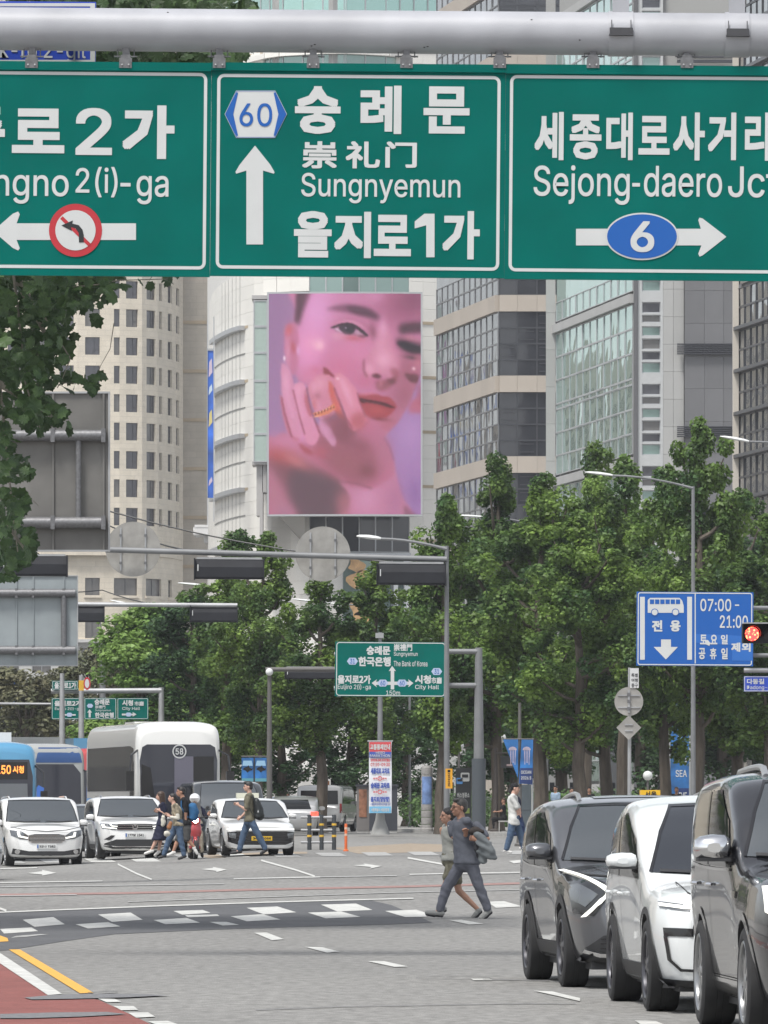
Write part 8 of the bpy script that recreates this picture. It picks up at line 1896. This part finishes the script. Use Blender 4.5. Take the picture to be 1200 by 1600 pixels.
def scooter():
    d = 176.0; px = 305.5; x = (px-600)/F*d; g = gz(x, d); t = thing('scooter', (x, d, g), 'red scooter with bright headlight waiting between suv and sedan', 'scooter', rz=math.radians(6)); red = paint('scooter_red', (.32,.025,.03))
    wheel(t, 0, 0, .25, .10, alloy_dk, 5, -1, .62); wheel(t, 0, 1.25, .25, .11, alloy_dk, 5, -1, .62)
    m = MB(); m.ball((0,.12,.72), (.17,.10,.26), 14, 10); m.ball((0,.10,.95), (.15,.10,.12), 12, 8); m.ball((0,.02,.42), (.08,.16,.12), 12, 8); remesh(m, 'front_fairing', red, t, .016)
    m = MB(); m.ball((0,.95,.55), (.17,.45,.18), 14, 10); m.box(-.14,.14,.2,.7,.26,.34); remesh(m, 'rear_body', red, t, .02); m = MB(); m.ball((0,.85,.76), (.15,.42,.06), 12, 8); remesh(m, 'seat', plastic, t, .018)
    MB().tube([(-.34,.16,1.06),(-.1,.10,1.04),(.1,.10,1.04),(.34,.16,1.06)], .018, 8).build('handlebar', plastic, t); MB().lathe([(0,-.03),(.05,-.025),(.075,0),(.075,.05)], 16, (0,.0,.98), 'y').build('headlight', M('headlight_glow', (.9,.85,.7), .3, emit=9, ecol=(1,.93,.75)), t)
    MB().prism([(-.18,1.05),(.18,1.05),(.12,1.42),(-.12,1.42)], .06, .07).build('wind_shield', lamp_glass, t)
    for s in (-1, 1): m = MB(); m.tube([(s*.22,.13,1.05),(s*.30,.10,1.26)], .008, 6); m.ball((s*.31,.10,1.30), (.05,.02,.04), 10, 6); m.build('mirror', plastic, t)
    for s in (-1, 1): MB().tube([(s*.07,0,.25),(s*.07,.10,.7)], .022, 8).build('fork', alloy_dk, t)
    k = F/(d+.7); cv = lambda X, Z: (px+X*k, HY-(Z+g-EYE)*k)
    J = dict(head=(-.02,1.47), neck=(-.02,1.32), chest=(-.02,1.15), waist=(-.01,.95), hip=(0,.82), armN=[(-.17,1.24),(-.27,1.05),(-.30,1.08),(-.31,1.10)], armF=[(.17,1.24),(.27,1.05),(.30,1.08),(.31,1.10)], legN=[(-.09,.80),(-.20,.66),(-.22,.16),(-.24,.06)], legF=[(.09,.80),(.20,.66),(.23,.16),(.25,.06)])
    p, q, ry = person('scooter rider in white helmet and pale trousers facing the camera', d+.7, cv, J, (-.02,-1,0), dict(skin=skin, hair='short', top=navy, bottom=beige_c, shoe=shoe_black, sw=.16, sleeve=1.9, armNy=(0,0,0,0), armFy=(0,0,0,0), vox=.014))
    h = thing('helmet', tuple(p.location), 'white open helmet on the scooter rider', 'helmet'); c = q(cv and (-.02,1.47)); m = MB(); m.ball((c.x, c.y+.02, c.z+.055), (.135,.15,.125), 16, 10); m.box(c.x-.11, c.x+.11, c.y-.2, c.y, c.z+.045, c.z+.06); remesh(m, 'shell', paint('helmet_white', (.7,.7,.7)), h, .014, 2)
scooter()
# ================================================================= STREET FURNITURE AND THE FAR SIDE
def bollards():
    yl = M('reflective_yellow', (.62,.38,.04), .4); dk = M('bollard_dark', (.035,.04,.045), .5)
    for i, (px, lb) in enumerate(((483.5,'dark bollard with two yellow bands nearest the white sedan'), (502.5,'middle dark bollard with two yellow bands'), (522,'dark bollard with two yellow bands nearest the orange post'))):
        b = G(px, 1328); k = F/b.y; t = thing('bollard', tuple(b), lb, 'bollard', 'banded bollards joined by rails'); r = 3.4/k; h = 55/k
        MB().lathe([(r,0),(r,h-.03),(r*.9,h),(0,h)], 16).build('post', dk, t, smooth=True)
        for z in (20, 38): MB().lathe([(r+.004,z/k),(r+.006,z/k+.01),(r+.006,z/k+.05),(r+.004,z/k+.06)], 16).build('band', yl, t)
    a, c = G(470, 1328), G(522, 1328); k = F/a.y
    rl = thing('guard_rail', tuple(a), 'thin grey rails linking the banded bollards', 'rail')
    for z in (12, 31, 51): MB().tube([(0,0,z/k),(c.x-a.x,c.y-a.y,z/k)], .035, 8).build('rail', galv, rl)
    b = G(540.5, 1330); k = F/b.y; t = thing('delineator_post', tuple(b), 'slim orange post with pale bands at the end of the bollards', 'post'); org = M('orange_plastic', (.58,.12,.03), .5)
    MB().lathe([(.075,0),(.07,.03),(.04,.05),(.038,42/k),(.03,43/k)], 14).build('post', org, t, smooth=True)
    for z in (24, 34): MB().lathe([(.041,z/k),(.041,z/k+.06)], 14).build('band', M('pale_orange_band', (.6,.42,.32), .4), t)
bollards()
def box_thing(name, cat, label, x0, y0, x1, y1, d, dep, mat, h0=.13, extra=None):
    """an upright object whose front face fills the photo box; it stands on the ground"""
    k = F/d; xc = ((x0+x1)/2-600)/k; g = gz(xc, d)+h0; w = (x1-x0)/2/k; zt = EYE+(HY-y0)/k-g; zb = max(0, EYE+(HY-y1)/k-g); t = thing(name, (xc, d, g), label, cat)
    return t, w, zt, zb, k
def far_side():
    # hoarding
    hm = M('hoarding_white', (.50,.49,.47), .7, var=.05, scale=.5, stain=.08); t, w, zt, zb, k = box_thing('hoarding', 'hoarding', 'long white hoarding wall with small red print behind the cars', 418, 1206, 556, 1290, 345, .2, hm)
    n = 6
    for i in range(n): MB().box(-w+2*w*i/n+.01, -w+2*w*(i+1)/n-.01, 0, .1, 0, zt-(.25 if i == 0 else 0)).build('panel', hm, t)
    rp = M('faded_red_print', (.45,.16,.13), .7); mb = MB(); text(mb, '안전제일', (437-487)/k, zt-(1231-1206)/k, (446-487)/k, zt-(1227-1206)/k, -.01, .02); mb.build('lettering', rp, t); mb = MB(); text(mb, 'SEOUL', (433-487)/k, zt-(1235-1206)/k, (446-487)/k, zt-(1232.5-1206)/k, -.01, .02); mb.build('lettering', rp, t)
    # bus shelter behind the silver van
    sh = M('shelter_dark', (.035,.037,.04), .4); t, w, zt, zb, k = box_thing('bus_shelter', 'shelter', 'dark framed bus shelter behind the silver van', 506, 1208, 556, 1290, 312, .2, sh)
    MB().box(-w, w, -.6, .8, zt-.12, zt).build('roof', MATS['duct_grey'], t)
    for x in (-w+.05, w-.05): MB().box(x-.04, x+.04, -.5, -.42, 0, zt-.12).build('post', galv, t)
    MB().box(-w+.3, w-.1, .3, .34, .4, zt-.25).build('glass_wall', side_glass, t); MB().box(-w-.25, -w+.25, -.3, -.2, zt-1.7, zt-.35).build('poster_panel', M('poster_orange', (.45,.17,.06), .5), t)
    # dark cabinets round the slim pole
    for x0, x1, y0, lab, m, d in ((577, 621, 1229, 'wide dark kiosk wall behind the marathon banner', M('kiosk_dark', (.035,.038,.048), .5), 252), (557, 577, 1229, 'narrow kiosk end with grey and orange poster beside the silver van', M('kiosk_grey', (.16,.15,.145), .6), 253)):
        t, w, zt, zb, k = box_thing('kiosk', 'kiosk', lab, x0, y0, x1, 1297, d, .5, m)
        MB().box(-w, w, 0, 1.2, .08, zt).build('wall', m, t); MB().box(-w-.04, w+.04, -.06, 1.26, zt, zt+.08).build('roof', dark_alu, t); MB().box(-w+.02, w-.02, .02, 1.15, 0, .08).build('plinth', kerb_m, t)
        if x0 == 557: MB().box(-w*.6, w*.6, -.02, 0, zt-1.1, zt-.1).build('poster', M('poster_dusk', (.26,.12,.07), .6, var=.5, scale=5), t)
        else:
            for q in (-.5, 0, .5): MB().box(w*q-.01, w*q+.01, -.012, 0, .1, zt-.02).build('joint', dark_alu, t)
    # rounded stone pillar with blue poster
    t, w, zt, zb, k = box_thing('information_pillar', 'pillar', 'rounded grey stone pillar with a blue poster right of the brown shirted man', 658, 1200, 676, 1298, 262, .5, galv); ps = M('pillar_stone', (.26,.25,.24), .7, var=.12, scale=6)
    n = 9
    for i in range(n): z0, z1 = zt*i/n, zt*(i+1)/n; MB().lathe([(w*.98, z0+.008), (w, z0+.03), (w, z1-.03), (w*.98, z1-.008)], 22).build('stone_block', ps, t, smooth=True)
    MB().lathe([(w, zt), (w*.8, zt+.08), (w*.1, zt+.1)], 18).build('top', ps, t); MB().lathe([(w*1.1, 0), (w*1.1, .1), (w, .14)], 22).build('foot', ps, t)
    bp_ = MB(); pts = [(w*1.02*math.sin(a), -w*1.02*math.cos(a)) for a in [math.radians(-55+110*i/10) for i in range(11)]]; bp_.add([(x, y, z) for x, y in pts for z in (zt-1.35, zt-.32)], [(2*i, 2*i+2, 2*i+3, 2*i+1) for i in range(10)]); bp_.build('poster', M('poster_blue', (.12,.19,.36), .5, var=.6, scale=3), t)
    # orange plate, bus stop board, dark display
    t, w, zt, zb, k = box_thing('notice_sign', 'sign', 'small orange yellow notice plate hanging on the tall mast', 696, 1201, 707, 1232, 170.9, .1, galv, 0); MB().box(-w, w, 0, .03, zb, zt).build('plate', MATS['orange_yellow'], t); mb = MB()
    for i, s in enumerate('자전거주차금지'): text(mb, s, -w*.35, zt-.10-(i+1)*.048, w*.35, zt-.10-i*.048-.006, -.003, .02)
    MB().prism([(-w*.4,zt-.09),(w*.4,zt-.09),(w*.4,zt-.03),(-w*.4,zt-.03)], -.003, .001).build('symbol', gloss_black, t); mb.build('lettering', gloss_black, t)
    t, w, zt, zb, k = box_thing('bus_stop_board', 'sign', 'dark bus stop board with white bus symbols left of the thick post', 712, 1200, 736, 1290, 272, .1, sh)
    MB().box(-w, w, 0, .15, zt-1.95, zt).build('board', sh, t); MB().box(-w*.9, w*.9, -.01, .1, 0, zt-2.0).build('map_case', M('map_pale', (.30,.32,.28), .5, var=.5, scale=6), t)
    blu = M('bus_symbol_blue', (.10,.28,.60), .5)
    for cx, cz, s in ((.22*w, zt-.35, .17), (-.5*w, zt-.50, .12)): MB().prism(rrect(cx-s, cz-s, cx+s, cz+s, s*.3), -.02, 0).build('bus_symbol', sign_white if s > .15 else blu, t); MB().box(cx-s*.7, cx+s*.7, -.03, -.02, cz-s*.1, cz+s*.6).build('symbol_window', sh, t)
    mb = MB(); text(mb, '버스정류소', -w*.8, zt-1.15, w*.8, zt-.95, -.01, .02); mb.build('lettering', sign_white, t); MB().box(-w*.8, w*.8, -.012, 0, zt-1.75, zt-1.55).build('strip', M('strip_green', (.30,.38,.10), .5), t)
    # whale and jellyfish banners
    bm_ = M('banner_ocean', (.02,.13,.36), .55, var=.5, scale=1.6, stain=.3, sscale=1.0); wh = M('print_pale_blue', (.28,.48,.66), .55); dkb = M('banner_deep', (.012,.03,.12), .55, var=.3, scale=2)
    for i, (x0, x1, lab) in enumerate(((377.5,396,'left blue banner with a small dark whale'), (398.5,416.5,'right blue banner with a small dark whale'))):
        L = Loc((x0+x1)/2, 1202, 268); t = place_sign('street_banner', L, lab, 'banner', 'whale banners left of the dark post'); a, b = L(x0, 1221), L(x1, 1184); MB().box(a[0], b[0], 0, .02, a[1], b[1]).build('cloth', bm_, t)
        MB().flat([(a[0]*.9, b[1]*.3), (b[0]*.9, b[1]*.3), (b[0]*.7, b[1]*.75), (a[0]*.7, b[1]*.75)], -.004).build('sea_glow', wh, t)
        MB().flat([(a[0]*.8,.0),(a[0]*.5,.07),(0,.10),(b[0]*.2,.16),(b[0]*.3,.08),(b[0]*.7,.02),(b[0]*.9,.07),(b[0]*.8,-.03),(b[0]*.3,-.06),(0,-.12),(a[0]*.4,-.04)], -.008).build('whale_print', gloss_black, t); MB().box(a[0], b[0], -.004, 0, a[1], a[1]+.12).build('foot_strip', M('strip_teal', (.10,.30,.36), .5), t)
    arm_pole(397.3, 268.1, 1180, [(377,1182,417,1182,1.2)], 'slim dark pole carrying the whale banners', name='banner_pole', r=.05, mat=MATS['dark_post'], h0=.0)
    jl = M('jelly_print', (.42,.36,.44), .55, var=.4, scale=4)
    for pts, cx, lab in (([(786,1155.5),(809.5,1155.5),(809.5,1216),(803,1200)], 801, 'left jellyfish banner tapering towards its foot'), ([(815,1155.5),(833,1156),(832,1226),(811,1224)], 823, 'right jellyfish banner hanging straight beside the dark pole')):
        L = Loc(cx, 1190, 205); t = place_sign('street_banner', L, lab, 'banner', 'jellyfish banners on the dark pole'); MB().prism(L.poly(pts), 0, .02).build('cloth', bm_, t)
        MB().flat([(x+L(cx,1170)[0], z+L(cx,1172)[1]) for x, z in [(.12*math.cos(a), .10*math.sin(a)) for a in [PI*i/8 for i in range(9)]]], -.006).build('jellyfish_print', jl, t)
        for q in (-.07, -.02, .03, .08): x, z = L(cx, 1172); MB().flat([(x+q-.008, z), (x+q+.012, z), (x+q*.8+.01, z-.35-abs(q)), (x+q*.8-.005, z-.35-abs(q))], -.006).build('jellyfish_print', jl, t)
        if cx == 823:
            MB().flat(L.poly([(813,1200),(832.5,1200),(832,1225.5),(811.5,1223.5)]), -.008).build('dark_field', dkb, t)
            for i, s in enumerate(('OCEAN', '2026.5')): mb = MB(); a, b = L(814, 1209+i*9), L(830, 1204+i*9); text(mb, s, a[0], a[1], b[0], b[1], -.012, .02); mb.build('lettering', sign_white, t)
    t, k, g = arm_pole(812, 205.2, 1098, [(786,1155,834,1155,1.2)], 'dark pole carrying the jellyfish banners', name='banner_pole', r=.07, mat=MATS['dark_post'], h0=0)
    t, w, zt, zb, k = box_thing('cabinet', 'cabinet', 'tall dark blue grey utility cabinet under the jellyfish banners', 811, 1226, 830, 1300, 262, .5, galv); cb = M('cabinet_blue', (.085,.105,.12), .5, var=.1); MB().box(-w, w, 0, .5, .05, zt).build('housing', cb, t); MB().box(-w, w, -.004, 0, zt*.45, zt*.45+.02).build('joint', dark_alu, t); MB().box(-w*1.05, w*1.05, -.03, .52, 0, .05).build('plinth', kerb_m, t)
    # sign post with dark box
    t, k, g = arm_pole(774.5, 262, 1168, [(774,1177,803,1177,1.6)], 'brown post with a dark electronic board under its arm', name='sign_pole', r=.10, mat=M('brown_post', (.065,.055,.05), .6), h0=.13); MB().box(8/k, 27/k, -.1, .05, EYE+(HY-1200)/k-g, EYE+(HY-1181)/k-g).build('display_box', sh, t); MB().box(17/k, 26/k, -.105, -.1, EYE+(HY-1197)/k-g, EYE+(HY-1194)/k-g).build('display_strip', M('display_pale', (.4,.3,.3), .5), t)
    arm_pole(832, 255, 1216, [], 'thin white pipe beside the utility cabinet', name='thin_post', r=.05, mat=sign_white, h0=.13)
    # tall blue banner tower among the right trunks
    t, w, zt, zb, k = box_thing('banner_tower', 'banner', 'tall blue banner tower between the right trunks', 1046, 1074, 1078, 1226, 300, .3, bm_); MB().box(-w, w, 0, .25, .4, zt).build('cloth', bm_, t); MB().box(-w*.4, w*.9, -.01, 0, .5, zt*.28).build('dark_field', dkb, t)
    for q in (-1, 1): MB().box(q*w-.04, q*w+.04, -.02, .3, 0, zt).build('post', galv, t)
    for s, z in (('Do', .46), ('SEA', .36), ('DIVE', .20)): mb = MB(); text(mb, s, -w*.4, zt*z, w*.7, zt*z+.3, -.02, .02); mb.build('lettering', sign_white, t)
    for i, cz in enumerate((.92, .78, .62)): MB().prism([(w*.5*math.cos(a)*(1-.3*i), zt*cz+.5*math.sin(a)) for a in [2*PI*j/12 for j in range(12)]], -.015, -.005).build('wave_print', wh, t)
    # low stone planter wall, parked white vehicle glimpses, benches behind the trunks
    st_ = M('planter_stone', (.28,.27,.25), .8, var=.12, scale=3); t = thing('planter_wall', (8.5, 283, gz(8, 283)+.13), 'low pale stone planter wall under the right trees', 'wall')
    x0, x1 = (838-600)/F*283-8.5, (1230-600)/F*283-8.5; n = 22
    for i in range(n): MB().box(x0+(x1-x0)*i/n+.01, x0+(x1-x0)*(i+1)/n-.01, 0, .4, 0, .42).build('stone_block', st_, t)
    t = thing('planter_wall', (3.3, 335, gz(3, 335)+.13), 'low stone kerb of the hedge behind the brown shirted man', 'wall'); 
    for i in range(6): MB().box(-2.4+.8*i, -1.62+.8*i, 0, .4, 0, .4).build('stone_block', st_, t)
    for (x0_, x1_, y0_, y1_, d, lab, m) in ((1000,1062,1148,1215,420,'pale low annex seen between trunks behind the round sign pole', M('annex_pale', (.36,.36,.35), .7)), (855,900,1150,1230,425,'grey entrance block seen between the bright ginkgo trunks', M('annex_grey', (.22,.22,.215), .7)), (940,975,1140,1235,430,'dark shop front seen between two trunks', M('annex_dark', (.08,.085,.09), .4)), (700,735,1120,1200,420,'pale canopy building behind the bus stop board', MATS['annex_pale'] if 'annex_pale' in MATS else galv)):
        t, w, zt, zb, k = box_thing('annex_building', 'building', lab, x0_, y0_, x1_, y1_, d, 4, m); MB().box(-w, w, 0, 5, 0, zt).build('wall', m, t); MB().box(-w-.2, w+.2, -.5, 5, zt, zt+.3).build('roof', kerb_m, t)
        for i in range(3): MB().box(-w+w*.7*i+.15, -w+w*.7*i+w*.5, -.05, 0, .6, 2.2).build('window', side_glass, t)
    # globe lamps
    for px, py, d, lab in ((717,1165,280,'white globe lamp between the mast and the thick post'), (783,1153,282,'white globe lamp left of the jellyfish banners'), (1012,1212,290,'white globe lamp among the shrubs')):
        x = (px-600)/F*d; g = gz(x, d)+.13; t = thing('globe_lamp', (x, d, g), lab, 'street lamp', 'globe lamps on the pavement'); z = EYE+(HY-py)*d/F-g; MB().tube([(0,0,0),(0,0,z-.15)], .05, 8).build('post', MATS['dark_post'], t); MB().ball((0,0,z), .2, 16, 10).build('globe', lamp_white, t, smooth=True)
    # blue signs far left, yellow tent
    for x0_, x1_, y0_, y1_, d, lab, col in ((0,28,1066,1082,420,'upper small blue sign far left behind the pine', sign_blue), (-4,30,1096,1114,420,'lower small blue sign far left behind the pine', sign_blue)):
        L = Loc((x0_+x1_)/2, (y0_+y1_)/2, d); t = place_sign('direction_sign', L, lab, 'road sign'); a, b = L(x0_, y1_), L(x1_, y0_); MB().box(a[0], b[0], 0, .1, a[1], b[1]).build('board', col, t); mb = MB(); text(mb, '버스전용' if y0_ < 1080 else '07:00-21:00', a[0]+.1, a[1]+.15, b[0]-.1, b[1]-.15, -.02, .03); mb.build('lettering', sign_white, t); MB().tube([(0,.2,b[1]),(0,.2,-(L.o.z-gz(L.o.x, d)))], .12, 8).build('post', galv, t)
    arm_pole(-40, 300, 1090, [(-40,1099,80,1100,1.8)], 'thin pale horizontal arm at the far left above the buses', name='signal_pole', r=.1, mat=galv)
    # white box sign plate at far left small
far_side()
